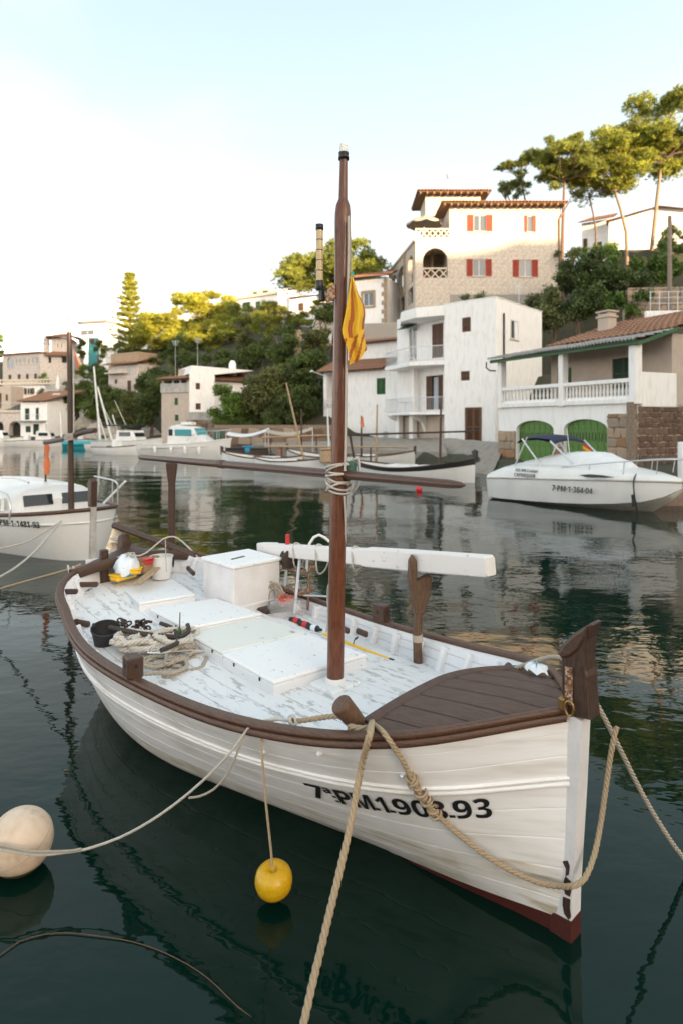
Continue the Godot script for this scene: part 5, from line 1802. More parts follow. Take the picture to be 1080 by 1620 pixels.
func on_face(o: Node3D, at: Vector3, turn: float, len_: float) -> void:
	# the next parts of this house lie on another of its walls
	face_of = o
	face = o.transform.affine_inverse() * Transform3D(Basis(Vector3.UP, turn), at)
	front_length = len_

func off_face() -> void:
	face_of = null

func make_town() -> void:
	boathouse()
	apartment_house()
	low_wing()
	villa()
	hill_houses()
	mid_houses()
	far_left_houses()

func boathouse() -> void:
	var o := house("boathouse", "white boathouse with green arched doors, balustraded porch and tiled roof", "house", "", Vector3(7.592,0,-30.000), -1.1196, 7.778)
	var L := front_length
	var floor_y := 3.02
	var d1 := Rect2(1.24,0.37,2.34,2.07)
	var d2 := Rect2(4.16,0.60,2.25,1.88)
	var g := Geo.new()
	holed(g, Transform3D(), Rect2(0, -0.8, L, floor_y + 0.8 + 0.35), [[d1, 0.42], [d2, 0.42]], 0.3)
	g.quad(Vector3(L, floor_y, 0), Vector3(L, floor_y, -6), Vector3(L, -0.8, -6), Vector3(L, -0.8, 0))
	g.quad(Vector3(0, floor_y, -6), Vector3(0, floor_y, 0), Vector3(0, -0.8, 0), Vector3(0, -0.8, -6))
	part("wall", g, M.white_wall, o)
	flat_slab(o, "porch_floor", [Vector2(0, -0.01), Vector2(L, -0.01), Vector2(L, -6), Vector2(0, -6)], floor_y - 0.2, floor_y, M.cream_wall, 0.0)
	for d in [d1, d2]:
		# board doors, arched, with a row of slots near the top
		var n := 7
		for k in n:
			var x0: float = d.position.x + d.size.x * k / n
			var x1: float = d.position.x + d.size.x * (k + 1) / n
			var arch := func(x: float) -> float:
				var u: float = (x - d.get_center().x) / (d.size.x / 2.0)
				return d.end.y - 0.42 + 0.42 * sqrt(maxf(0.0, 1.0 - u * u))
			var b := Geo.new()
			var poly := PackedVector2Array([Vector2(x0 + 0.006, d.position.y), Vector2(x1 - 0.006, d.position.y), Vector2(x1 - 0.006, arch.call(x1 - 0.006)), Vector2((x0 + x1) / 2, arch.call((x0 + x1) / 2)), Vector2(x0 + 0.006, arch.call(x0 + 0.006))])
			b.prism(poly, -0.22, -0.17, Transform3D(), 0.008)
			var board := part("door_board", b, M.green_door, o)
			for q in 2:
				var sl := Geo.new()
				sl.box(Vector3(lerpf(x0, x1, 0.28 + 0.44 * q), d.end.y - 0.72, -0.168), Vector3(0.045, 0.34, 0.008), Basis(), 0.002)
				part("slot", sl, M.dark_inside, board)
		var bar := Geo.new()
		bar.box(Vector3(d.get_center().x, d.end.y - 0.5, -0.16), Vector3(d.size.x * 0.97, 0.05, 0.03), Basis(), 0.006)
		part("door_rail", bar, M.green_door, o)
		var back := Geo.new()
		back.box(Vector3(d.get_center().x, d.get_center().y, -0.28), Vector3(d.size.x, d.size.y, 0.02))
		part("door_back", back, M.dark_inside, o)
	# rough stone facing between and beside the doors
	var pale := [M.stone_pale, M.stone_grey, M.stone_pale, M.stone_rust]
	var bed := Geo.new()
	for r in [Rect2(0.00,0.20,1.20,1.74), Rect2(3.62,0.41,0.52,1.35), Rect2(6.44,0.62,1.34,2.05)]:
		bed.box(Vector3(r.get_center().x, r.get_center().y, 0.012), Vector3(r.size.x, r.size.y, 0.02))
		var top: float = r.end.y
		stones(o, Transform3D(Basis(), Vector3(0, 0, 0.05)), r, 0.42, pale, func(c): return c.y < top - 0.1 * absf(sin(c.x * 9.0)))
	stuff(part("mortar_bed", bed, M.mortar, o))
	# balustrade: rails, end blocks and turned balusters
	var y0 := 3.271
	var y1 := 3.985
	var rail := Geo.new()
	rail.box(Vector3(L / 2, y1 - 0.06, 0.0), Vector3(L, 0.16, 0.26), Basis(), 0.02)
	rail.box(Vector3(L / 2, y0 - 0.12, 0.02), Vector3(L, 0.2, 0.24), Basis(), 0.02)
	part("parapet_rail", rail, M.white_wall, o)
	var ps := [0.229, 4.122, 7.670]
	var bal := Geo.new()
	bal.lathe([Vector2(0.05, 0.0), Vector2(0.05, 0.06), Vector2(0.032, 0.1), Vector2(0.055, 0.3), Vector2(0.03, 0.52), Vector2(0.05, 0.58), Vector2(0.05, 0.64)], 8, Transform3D())
	var bm := bal.mesh()
	for k in 2:
		var n: int = [16, 19][k]
		for q in n:
			var x: float = lerpf(ps[k] + 0.22, ps[k + 1] - 0.2, float(q) / (n - 1))
			var bb := part("baluster", bm, M.white_wall, o, Vector3(x, y0 - 0.03, 0.0))
			bb.scale.y = (y1 - y0 - 0.1) / 0.64
	var eave := 5.270
	for x in ps:
		var pg := Geo.new()
		pg.box(Vector3(x, (eave + floor_y) / 2, 0.0), Vector3(0.34 if x > 5.0 else 0.26, eave - floor_y, 0.34), Basis(), 0.02)
		part("porch_pillar", pg, M.white_wall, o)
	# back wall of the porch and what opens in it
	var back_y := eave + 0.5
	var door := Rect2(1.9, floor_y, 0.85, 1.85)
	var win := Rect2(5.0, floor_y + 0.72, 1.05, 1.3)
	var x0 := 1.5
	block(o, x0, L + 0.0, floor_y - 0.1, back_y, 4.2, M.beige_wall, [[door, 0.0], [win, 0.0]], "porch_wall", -1.9)
	face_of = o
	face = Transform3D(Basis(), Vector3(0, 0, -1.9))
	opening(o, door, "shut", M.green_paint)
	opening(o, win, "shut", M.dark_green)
	off_face()
	# fascia and sheet roof over the porch, tiles above, ridge, chimney
	var fas := Geo.new()
	fas.box(Vector3(L / 2, eave + 0.02, 0.32), Vector3(L + 0.5, 0.16, 0.05), Basis(), 0.008)
	fas.box(Vector3(L + 0.26, eave + 0.3, -0.8), Vector3(0.05, 0.14, 2.4), Basis(Vector3.RIGHT, 0.3), 0.008)
	part("fascia", fas, M.green_paint, o)
	tile_roof(o, Vector3(-0.35, eave + 0.1, 0.42), Vector3(L + 0.3, eave + 0.1, 0.42), Vector3(-0.1, back_y + 0.1, -2.0), Vector3(L + 0.3, back_y + 0.1, -2.0), 0.16, M.sheet_metal, "roof_sheet")
	tile_roof(o, Vector3(1.2, back_y + 0.17, -1.85), Vector3(L + 0.35, back_y + 0.17, -1.85), Vector3(2.0, back_y + 1.45, -5.6), Vector3(L + 0.35, back_y + 1.45, -5.6), 0.3)
	var ch := Geo.new()
	ch.box(Vector3(3.0, back_y + 1.0, -3.9), Vector3(0.62, 1.3, 0.55), Basis(), 0.02)
	ch.box(Vector3(3.0, back_y + 1.5, -3.9), Vector3(0.76, 0.1, 0.68), Basis(), 0.02)
	for q in [-0.25, 0.25]:
		ch.box(Vector3(3.0 + q, back_y + 1.62, -3.9), Vector3(0.1, 0.18, 0.5))
	ch.box(Vector3(3.0, back_y + 1.74, -3.9), Vector3(0.78, 0.08, 0.7), Basis(), 0.02)
	part("chimney", ch, M.beige_wall, o)
	var gut := Geo.new()
	gut.tube(PackedVector3Array([Vector3(-0.4, eave + 0.02, 0.42), Vector3(-0.42, eave - 0.25, 0.42), Vector3(-0.3, eave - 0.4, 0.3), Vector3(-0.08, eave - 0.42, 0.1)]), 0.035, 6)
	part("gutter_pipe", gut, M.iron, o)
	# right-hand end: porch side with a low blue-white wall over dark rubble and steps
	var side := Geo.new()
	side.box(Vector3(L + 0.0, floor_y + 0.55, -1.1), Vector3(0.2, 1.3, 1.9), Basis(), 0.02)
	part("porch_side_wall", side, M.white_wall, o)
	var st := thing("stone_stair_wall", "dark rubble wall with rough steps at the right end of the boathouse", "wall", o.transform * Vector3(L + 0.02, 0, 0.0), o.rotation.y + PI / 2)
	var bg := Geo.new()
	bg.box(Vector3(2.5, 1.0, -0.2), Vector3(5.4, 4.2, 0.3))
	part("mortar_bed", bg, M.mortar, st)
	stones(st, Transform3D(Basis(), Vector3(0, 0, 0.0)), Rect2(0.0, 0.2, 2.6, 2.75), 0.26, [M.rubble_dark, M.rubble_brown, M.rubble_brown])
	for k in 9:
		var sg := Geo.new()
		sg.box(Vector3(0.9 + k * 0.34, 0.12 + k * 0.17, 0.62), Vector3(0.4, 0.34 + 0.05 * sin(k * 4.0), 0.95), Basis(Vector3.UP, 0.03 * sin(k * 3.0)), 0.03)
		part("step", sg, M.concrete, st)

func apartment_house() -> void:
	var o := house("apartment_house", "tall white flat-roofed house with curved balconies and brown shutters by the slipway", "house", "", Vector3(6.678,0,-40.400), -0.7186, 3.646)
	var L := front_length
	var top := 10.055
	var w1 := Rect2(1.31,8.12,0.63,0.92)
	var w2 := Rect2(1.22,5.03,0.64,0.60)
	var dr := Rect2(1.63,0.95,0.98,2.27)
	block(o, 0, L, -0.5, top, 6.84, M.white_wall, [[w1, 0.0], [w2, 0.0], [dr, 0.0]])
	opening(o, w1, "shut", M.brown_shutter, -0.06)
	opening(o, w2, "shut", M.brown_shutter, -0.06)
	opening(o, dr, "door", M.brown_door, -0.06)
	var fr := Geo.new()
	fr.box(Vector3(dr.position.x - 0.05, dr.get_center().y, 0.012), Vector3(0.1, dr.size.y, 0.06), Basis(), 0.006)
	fr.box(Vector3(dr.end.x + 0.05, dr.get_center().y, 0.012), Vector3(0.1, dr.size.y, 0.06), Basis(), 0.006)
	fr.box(Vector3(dr.get_center().x, dr.end.y + 0.05, 0.012), Vector3(dr.size.x + 0.2, 0.1, 0.06), Basis(), 0.006)
	stuff(part("door_frame", fr, M.brown_door, o))
	var cop := Geo.new()
	cop.box(Vector3(L / 2, top + 0.03, -3.42), Vector3(L + 0.08, 0.06, 6.9), Basis(), 0.015)
	part("roof_coping", cop, M.white_wall, o)
	on_face(o, Vector3(9.422,0,-38.000), 0.8615, 6.853)
	var sw := Rect2(2.00,7.72,1.11,1.22)
	opening(o, sw, "win", null, 0.03)
	var pipe := Geo.new()
	pipe.tube(PackedVector3Array([Vector3(1.0, 9.2, 0.08), Vector3(1.0, 2.5, 0.08)]), 0.06, 7)
	part("downpipe", pipe, M.iron, o)
	off_face()
	# recessed balcony bay to the left, on its own wall plane
	on_face(o, Vector3(4.364,0,-45.500), -0.9947, 4.651)
	var B := front_length
	var up_y := 6.42
	var lo_y := 3.04
	var ud := Rect2(3.38,6.78,1.14,2.32)
	var ug := Rect2(0.88,6.83,0.85,2.27)
	var ld := Rect2(2.75,3.25,1.75,2.34)
	var lg := Rect2(1.23,3.29,0.56,2.21)
	block(o, -0.5, B, -0.5, 10.0, 4.0, M.white_wall, [[ud, 0.0], [ug, 0.0], [ld, 0.0], [lg, 0.0]], "bay_wall")
	opening(o, ud, "shut", M.brown_shutter, -0.06)
	opening(o, ug, "win")
	opening(o, Rect2(ld.position.x, ld.position.y, ld.size.x * 0.35, ld.size.y), "shut", M.brown_shutter, -0.06)
	opening(o, Rect2(ld.position.x + ld.size.x * 0.72, ld.position.y, ld.size.x * 0.28, ld.size.y), "shut", M.brown_shutter, -0.06)
	opening(o, ld, "dark")
	var cu := Geo.new()
	var fold := []
	for k in 22:
		var x := lerpf(ld.position.x + ld.size.x * 0.34, ld.position.x + ld.size.x * 0.62, k / 21.0)
		fold.append(PackedVector3Array([Vector3(x, ld.end.y - 0.1, -0.2 + 0.04 * sin(k * 1.5)), Vector3(x, ld.position.y, -0.2 + 0.05 * sin(k * 1.5))]))
	cu.grid(fold)
	part("curtain", cu, M.curtain, o)
	opening(o, lg, "dark")
	var aw := Geo.new()
	aw.box(Vector3(ug.get_center().x, ug.end.y + 0.12, 0.45), Vector3(ug.size.x + 0.5, 0.05, 1.0), Basis(Vector3.RIGHT, 0.45), 0.01)
	part("awning", aw, M.dark_green, o)
	# ground-floor recess in raw plaster and its white posts
	var low := Geo.new()
	low.box(Vector3(B / 2 + 0.3, 1.1, 0.12), Vector3(B + 0.6, 3.4, 0.1))
	part("plaster_wall", low, M.beige_wall, o)
	for px in [0.442, 2.003]:
		var post := Geo.new()
		post.box(Vector3(px, 1.2, 0.55), Vector3(0.42, 3.4, 0.4), Basis(), 0.02)
		part("post", post, M.white_wall, o)
	var up_post := Geo.new()
	up_post.box(Vector3(2.003, 4.7, 0.45), Vector3(0.36, 3.3, 0.36), Basis(), 0.02)
	part("post", up_post, M.white_wall, o)
	for px in [0.3, 2.9]:
		var br := Geo.new()
		br.prism(PackedVector2Array([Vector2(0, 0), Vector2(1.3, 0), Vector2(1.15, -0.12), Vector2(0.35, -0.5), Vector2(0.0, -1.3)]), -0.1, 0.1, Transform3D(Basis(Vector3(0, 0, 1), Vector3.UP, Vector3(-1, 0, 0)), Vector3(px, lo_y - 0.2, 0.15)), 0.01)
		part("balcony_bracket", br, M.white_wall, o)
	off_face()
	# slabs and rails, plan in the house's own axes
	var inv := o.transform.affine_inverse()
	var w2l := func(x: float, z: float) -> Vector2:
		var p := inv * Vector3(x, 0, -z)
		return Vector2(p.x, p.z)
	var a: Vector2 = w2l.call(6.68, 40.4)
	var b: Vector2 = w2l.call(4.52, 41.4)
	var c: Vector2 = w2l.call(3.15, 45.4)
	var d: Vector2 = w2l.call(4.3, 46.0)
	var e: Vector2 = w2l.call(7.0, 42.0)
	flat_slab(o, "balcony_slab", [a, b, c, d, e], up_y - 0.28, up_y, M.white_wall)
	flat_slab(o, "balcony_slab", [a + (a - b).normalized() * 0.6 + Vector2(0, 0.02), b + Vector2(0, 0.02), c, d, e], lo_y - 0.16, lo_y, M.white_wall)
	flat_slab(o, "roof_slab", [a, w2l.call(4.95, 41.3), w2l.call(4.1, 42.9), d, e], 9.35, 10.02, M.white_wall)
	for y in [up_y, lo_y]:
		railing(o, [a.lerp(b, 0.02) + Vector2(0, -0.06), b + Vector2(0.05, -0.08), c + Vector2(0.1, 0), d.lerp(c, 0.2)], y, 1.0, M.rail_paint)
	var tb := thing("balcony_table", "small grey round table on the lower balcony of the white house", "table", o.transform * Vector3(b.x * 0.6 + c.x * 0.4, lo_y, b.y * 0.6 + c.y * 0.4 - 0.7))
	var tg := Geo.new()
	tg.lathe([Vector2(0.001, 0.74), Vector2(0.4, 0.74), Vector2(0.4, 0.71), Vector2(0.03, 0.7), Vector2(0.03, 0.03), Vector2(0.25, 0.02), Vector2(0.25, 0.0)], 14, Transform3D())
	part("table_top", tg, M.rail_paint, tb)
	var ac := thing("balcony_chair", "white chair on the upper balcony of the white house", "chair", o.transform * Vector3(b.x * 0.75 + c.x * 0.25, up_y, b.y * 0.75 + c.y * 0.25 - 0.8), 0.6)
	var cg := Geo.new()
	cg.box(Vector3(0, 0.44, 0), Vector3(0.5, 0.05, 0.5), Basis(), 0.015)
	part("seat", cg, M.white_plastic, ac)
	var cb := Geo.new()
	cb.box(Vector3(0, 0.72, -0.24), Vector3(0.48, 0.52, 0.04), Basis(Vector3.RIGHT, -0.15), 0.015)
	part("backrest", cb, M.white_plastic, ac)
	for q in [[-1, -1], [1, -1], [1, 1], [-1, 1]]:
		var lg2 := Geo.new()
		lg2.tube(PackedVector3Array([Vector3(q[0] * 0.22, 0.44, q[1] * 0.22), Vector3(q[0] * 0.25, 0, q[1] * 0.25)]), 0.02, 6)
		part("leg", lg2, M.white_plastic, ac)

func low_wing() -> void:
	var o := house("waterside_house", "low white house with green shutter and two tiled eaves left of the tall white house", "house", "", Vector3(-1.457,0,-51.000), -0.6386, 7.382)
	var L := front_length
	var ev := 6.518
	var sh := Rect2(5.16,4.54,0.81,1.26)
	var porch := Rect2(0.33,3.63,1.86,2.67)
	block(o, 0, L, -0.6, ev, 5.0, M.white_wall, [[sh, 0.0], [porch, 0.0]], "wall", 0.0, 0.9)
	opening(o, sh, "shut", M.green_paint, -0.06)
	opening(o, Rect2(porch.position.x + 0.3, porch.position.y + 0.5, 0.5, 1.2), "win", null, -0.85)
	var pb := Geo.new()
	pb.box(Vector3(porch.get_center().x, porch.get_center().y, -0.93), Vector3(porch.size.x, porch.size.y, 0.04))
	part("porch_wall", pb, M.grey_wall, o)
	# pierced block parapet
	var blk := Geo.new()
	var bx := porch.position.x - 0.1
	for i in 5:
		var bk := Geo.new()
		var x := bx + 0.2 + i * 0.42
		for e in [[0, 0.28, 0.4, 0.06], [0, -0.28, 0.4, 0.06], [-0.18, 0, 0.05, 0.56], [0.18, 0, 0.05, 0.56]]:
			bk.box(Vector3(x + e[0], porch.position.y + 0.35 + e[1], 0.03), Vector3(e[2], e[3], 0.1))
		bk.box(Vector3(x, porch.position.y + 0.35, 0.03), Vector3(0.07, 0.62, 0.08), Basis(Vector3(0, 0, 1), 0.75))
		bk.box(Vector3(x, porch.position.y + 0.35, 0.03), Vector3(0.07, 0.62, 0.082), Basis(Vector3(0, 0, 1), -0.75))
		stuff(part("pierced_block", bk, M.white_wall, o))
	for r in [Rect2(5.80,1.24,0.40,0.44), Rect2(2.76,1.14,0.43,0.40)]:
		var v := Geo.new()
		v.box(Vector3(r.get_center().x, r.get_center().y, 0.012), Vector3(r.size.x, r.size.y, 0.03), Basis(), 0.006)
		part("vent", v, M.grey_wall, o)
	tile_roof(o, Vector3(-0.4, ev - 0.05, 0.55), Vector3(6.146, ev - 0.05, 0.55), Vector3(-0.2, ev + 1.0, -1.6), Vector3(6.146, ev + 1.0, -1.6))
	var up := 8.701
	var gw := Rect2(6.49,8.09,0.73,0.43)
	face_of = o
	face = Transform3D(Basis(), Vector3(0, 0, -1.5))
	block(o, 0.0, L + 0.6, ev, up + 0.15, 4.0, M.white_wall, [[gw, 0.0]], "upper_wall")
	opening(o, gw, "shut", M.green_paint, -0.06)
	tile_roof(o, Vector3(-0.5, up + 0.1, 0.5), Vector3(L + 0.6, up + 0.1, 0.5), Vector3(-0.3, up + 0.75, -2.6), Vector3(L + 0.6, up + 0.75, -2.6))
	off_face()
	var w := thing("terrace_wall", "grey rubble terrace wall above the tiled eaves of the low white house", "wall", Vector3(1.406,10.683,-53), -0.1)
	var g := Geo.new()
	g.box(Vector3(2.0, -1.0, -0.3), Vector3(4.6, 2.4, 0.5), Basis(), 0.06)
	part("wall", g, M.villa_base, w)
	var lamp := thing("street_lamp", "white street lamp on an arm at the corner of the low white house", "street lamp", Vector3(-1.582,6.382,-50))
	var lg := Geo.new()
	lg.tube(PackedVector3Array([Vector3(0.3, -0.25, 0), Vector3(-0.5, 0.05, 0), Vector3(-0.7, 0.1, 0)]), 0.03, 6)
	part("arm", lg, M.rail_paint, lamp)
	var lh := Geo.new()
	lh.lathe([Vector2(0.001, 0.1), Vector2(0.12, 0.06), Vector2(0.2, 0.0), Vector2(0.12, -0.04), Vector2(0.001, -0.05)], 10, Transform3D(Basis(Vector3(0, 0, 1), 0.2), Vector3(-0.8, 0.12, 0)))
	part("lamp_head", lh, M.lamp_white, lamp)

func villa() -> void:
	var o := house("villa", "big stone villa with red shutters, arched loggia and roof tower on the hill", "house", "", Vector3(10.061,0,-58.000), 0.0000, 10.416)
	var L := front_length
	var base := 13.663 - 3.0
	var top := 22.600
	var rs := [Rect2(2.25,20.29,1.18,1.54), Rect2(7.28,20.23,0.53,1.54), Rect2(2.19,16.09,1.18,1.60), Rect2(6.51,16.03,1.18,1.60)]
	block(o, 0, L, base, top, 9.0, M.villa_stone, rs.map(func(r): return [r, 0.0]))
	for r in rs:
		opening(o, r, "open", M.red_shutter, -0.1)
	var bs := Geo.new()
	bs.box(Vector3(L / 2 - 1.6, 14.373 - 1.8, 0.06), Vector3(L + 3.0, 3.6, 0.1), Basis(), 0.02)
	part("plinth", bs, M.villa_base, o)
	# roof: wide eaves on brackets, low hipped tiles
	var eave := func(x0: float, x1: float, z0: float, z1: float, y: float, n: int) -> void:
		flat_slab(o, "eave_board", [Vector2(x0, z0), Vector2(x1, z0), Vector2(x1, z1), Vector2(x0, z1)], y + 0.16, y + 0.24, M.eave_wood, 0.01)
		for k in n:
			var g := Geo.new()
			g.box(Vector3(lerpf(x0 + 0.2, x1 - 0.2, float(k) / (n - 1)), y + 0.06, z0 - 0.45), Vector3(0.16, 0.2, 0.86), Basis(), 0.02)
			part("eave_bracket", g, M.eave_wood, o)
		var cx := (x0 + x1) / 2
		var m := minf((x1 - x0) / 2, (z0 - z1) / 2)
		var rx0 := Vector3(x0 + m, y + 0.25 + m * 0.22, (z0 + z1) / 2)
		var rx1 := Vector3(x1 - m, y + 0.25 + m * 0.22, (z0 + z1) / 2)
		tile_roof(o, Vector3(x0 - 0.1, y + 0.27, z0 + 0.1), Vector3(x1 + 0.1, y + 0.27, z0 + 0.1), rx0, rx1, 0.3)
		tile_roof(o, Vector3(x0 - 0.1, y + 0.27, z1), Vector3(x0 - 0.1, y + 0.27, z0 + 0.1), rx0, rx0, 0.3)
		tile_roof(o, Vector3(x1 + 0.1, y + 0.27, z0 + 0.1), Vector3(x1 + 0.1, y + 0.27, z1), rx1, rx1, 0.3)
	eave.call(-0.75, L + 0.3, 0.8, -9.6, top - 0.1, 19)
	# tower
	face_of = o
	var tx0 := -1.75
	var tx1 := 3.7
	var tt := 24.376 + 0.55
	face = Transform3D(Basis(), Vector3(0, 0, -3.5))
	var tw := Rect2(1.0 - 0.2, tt - 1.6, 0.7, 0.9)
	block(o, tx0, tx1, top - 2.0, tt, 4.0, M.villa_stone, [[tw, 0.0]], "tower_wall")
	opening(o, tw, "win")
	eave.call(tx0 - 0.8, tx1 + 0.8, 0.8, -4.8, tt - 0.05, 11)
	off_face()
	# loggia with pierced parapets, one arch in front and three along the side
	var lx := -3.196
	var ptop := 20.410
	var arch := Rect2(-2.49,15.91,2.31,2.78)
	face_of = o
	face = Transform3D(Basis(), Vector3(0, 0, 0.15))
	var g := Geo.new()
	holed(g, Transform3D(), Rect2(lx, base, 0.02 - lx, ptop - 0.7 - base), [[arch, arch.size.x / 2.0]], 0.4)
	part("loggia_wall", g, M.villa_stone, o)
	var lat := func(x0: float, x1: float, y0: float, y1: float, z: float) -> void:
		var n := maxi(3, int(1.3 * (x1 - x0) / (y1 - y0)))
		for k in n:
			var q := Geo.new()
			var w := (x1 - x0) / n
			var c := Vector3(x0 + w * (k + 0.5), (y0 + y1) / 2, z)
			var l := Vector2(w, y1 - y0).length()
			for s in [-1.0, 1.0]:
				q.box(c + Vector3(0, 0, s * 0.005), Vector3(l, 0.1, 0.12), Basis(Vector3(0, 0, 1), s * atan2(y1 - y0, w)))
			part("lattice", q, M.cream_wall, o)
		var r := Geo.new()
		r.box(Vector3((x0 + x1) / 2, y1 + 0.06, z), Vector3(x1 - x0, 0.14, 0.2), Basis(), 0.02)
		part("parapet_rail", r, M.cream_wall, o)
	lat.call(lx, 0.0, ptop - 0.68, ptop, -0.1)
	lat.call(arch.position.x, arch.end.x, arch.position.y, arch.position.y + 0.85, -0.2)
	var inner_shade := Geo.new()
	inner_shade.box(Vector3((arch.position.x + arch.end.x) / 2 - 0.4, arch.get_center().y, -4.2), Vector3(4.4, 4.2, 0.1))
	inner_shade.box(Vector3(-1.2, arch.get_center().y, -7.5), Vector3(0.1, 5.0, 10.0))
	part("loggia_shade_back", inner_shade, M.tan_stone, o)  # darker stone than the villa, standing in for shade inside the loggia
	for k in 2:
		opening(o, Rect2(arch.position.x + 0.55 + k * 0.85, arch.position.y, 0.6, 2.0), "shut", M.red_shutter, -4.1)
	off_face()
	on_face(o, Vector3(5.331,0,-70.600), -1.4501, 12.843)
	var S := front_length
	var sarch := [Rect2(1.62,15.98,2.54,2.63), Rect2(5.45,15.97,2.71,2.60), Rect2(9.71,15.93,2.12,2.63)]
	for k in 3:
		sarch[k] = Rect2(sarch[k].position.x, ptop - 6.6, sarch[k].size.x, 4.7)
	var g2 := Geo.new()
	holed(g2, Transform3D(), Rect2(0, base - 1.0, S, ptop - base), sarch.map(func(r): return [r, 0.9]), 0.4)
	part("loggia_side_wall", g2, M.villa_stone, o)
	var cp := Geo.new()
	cp.box(Vector3(S / 2, ptop - 0.95, -0.1), Vector3(S, 0.25, 0.5), Basis(), 0.03)
	part("parapet_coping", cp, M.cream_wall, o)
	off_face()
	flat_slab(o, "loggia_roof", [Vector2(lx, 0.1), Vector2(0, 0.1), Vector2(0, -12.3), Vector2(lx - 1.2, -12.3)], ptop - 1.3, ptop - 1.02, M.cream_wall, 0.0)
	flat_slab(o, "loggia_floor", [Vector2(lx, 0.1), Vector2(0, 0.1), Vector2(0, -12.3), Vector2(lx - 1.2, -12.3)], arch.position.y - 0.5, arch.position.y - 0.1, M.cream_wall, 0.0)
	var pipe := Geo.new()
	pipe.tube(PackedVector3Array([Vector3(L + 0.5, top + 0.1, 0.7), Vector3(L + 0.15, top - 0.6, 0.15), Vector3(L - 0.15, top - 1.2, 0.08), Vector3(L - 0.15, base + 2.0, 0.08)]), 0.07, 6)
	part("downpipe", pipe, M.eave_wood, o)
	var u := thing("parasol", "grey open parasol on the roof terrace of the stone villa", "parasol", Vector3(7.827,19.88,-59))
	var um := Geo.new()
	var rows := []
	for r in [[0.02, 2.1], [0.8, 1.95], [1.6, 1.55], [1.75, 1.35]]:
		var line := PackedVector3Array()
		for k in 24:
			var a := TAU * k / 24.0
			var s := 1.0 - 0.06 * absf(sin(a * 4.0))
			line.push_back(Vector3(r[0] * cos(a) * s, r[1] - 0.08 * absf(sin(a * 4.0)) * r[0], r[0] * sin(a) * s))
		rows.append(line)
	um.grid(rows, true)
	part("canopy", um, M.canvas_tan, u)
	var up := Geo.new()
	up.tube(PackedVector3Array([Vector3(0, -0.9, 0), Vector3(0, 2.2, 0)]), 0.04, 8)
	part("pole", up, M.rail_paint, u)
	var gl := thing("roof_globe_lamp", "white globe on a short pole above the tower roof of the villa", "lamp", Vector3(10.929,26.6,-63))
	var gg := Geo.new()
	gg.tube(PackedVector3Array([Vector3(0, -1.5, 0), Vector3(0, 0.6, 0)]), 0.04, 6)
	part("pole", gg, M.rail_paint, gl)
	var g3 := Geo.new()
	g3.lathe([Vector2(0.001, 0.55), Vector2(0.2, 0.65), Vector2(0.34, 0.95), Vector2(0.28, 1.25), Vector2(0.001, 1.4)], 12, Transform3D())
	part("globe", g3, M.lamp_white, gl)

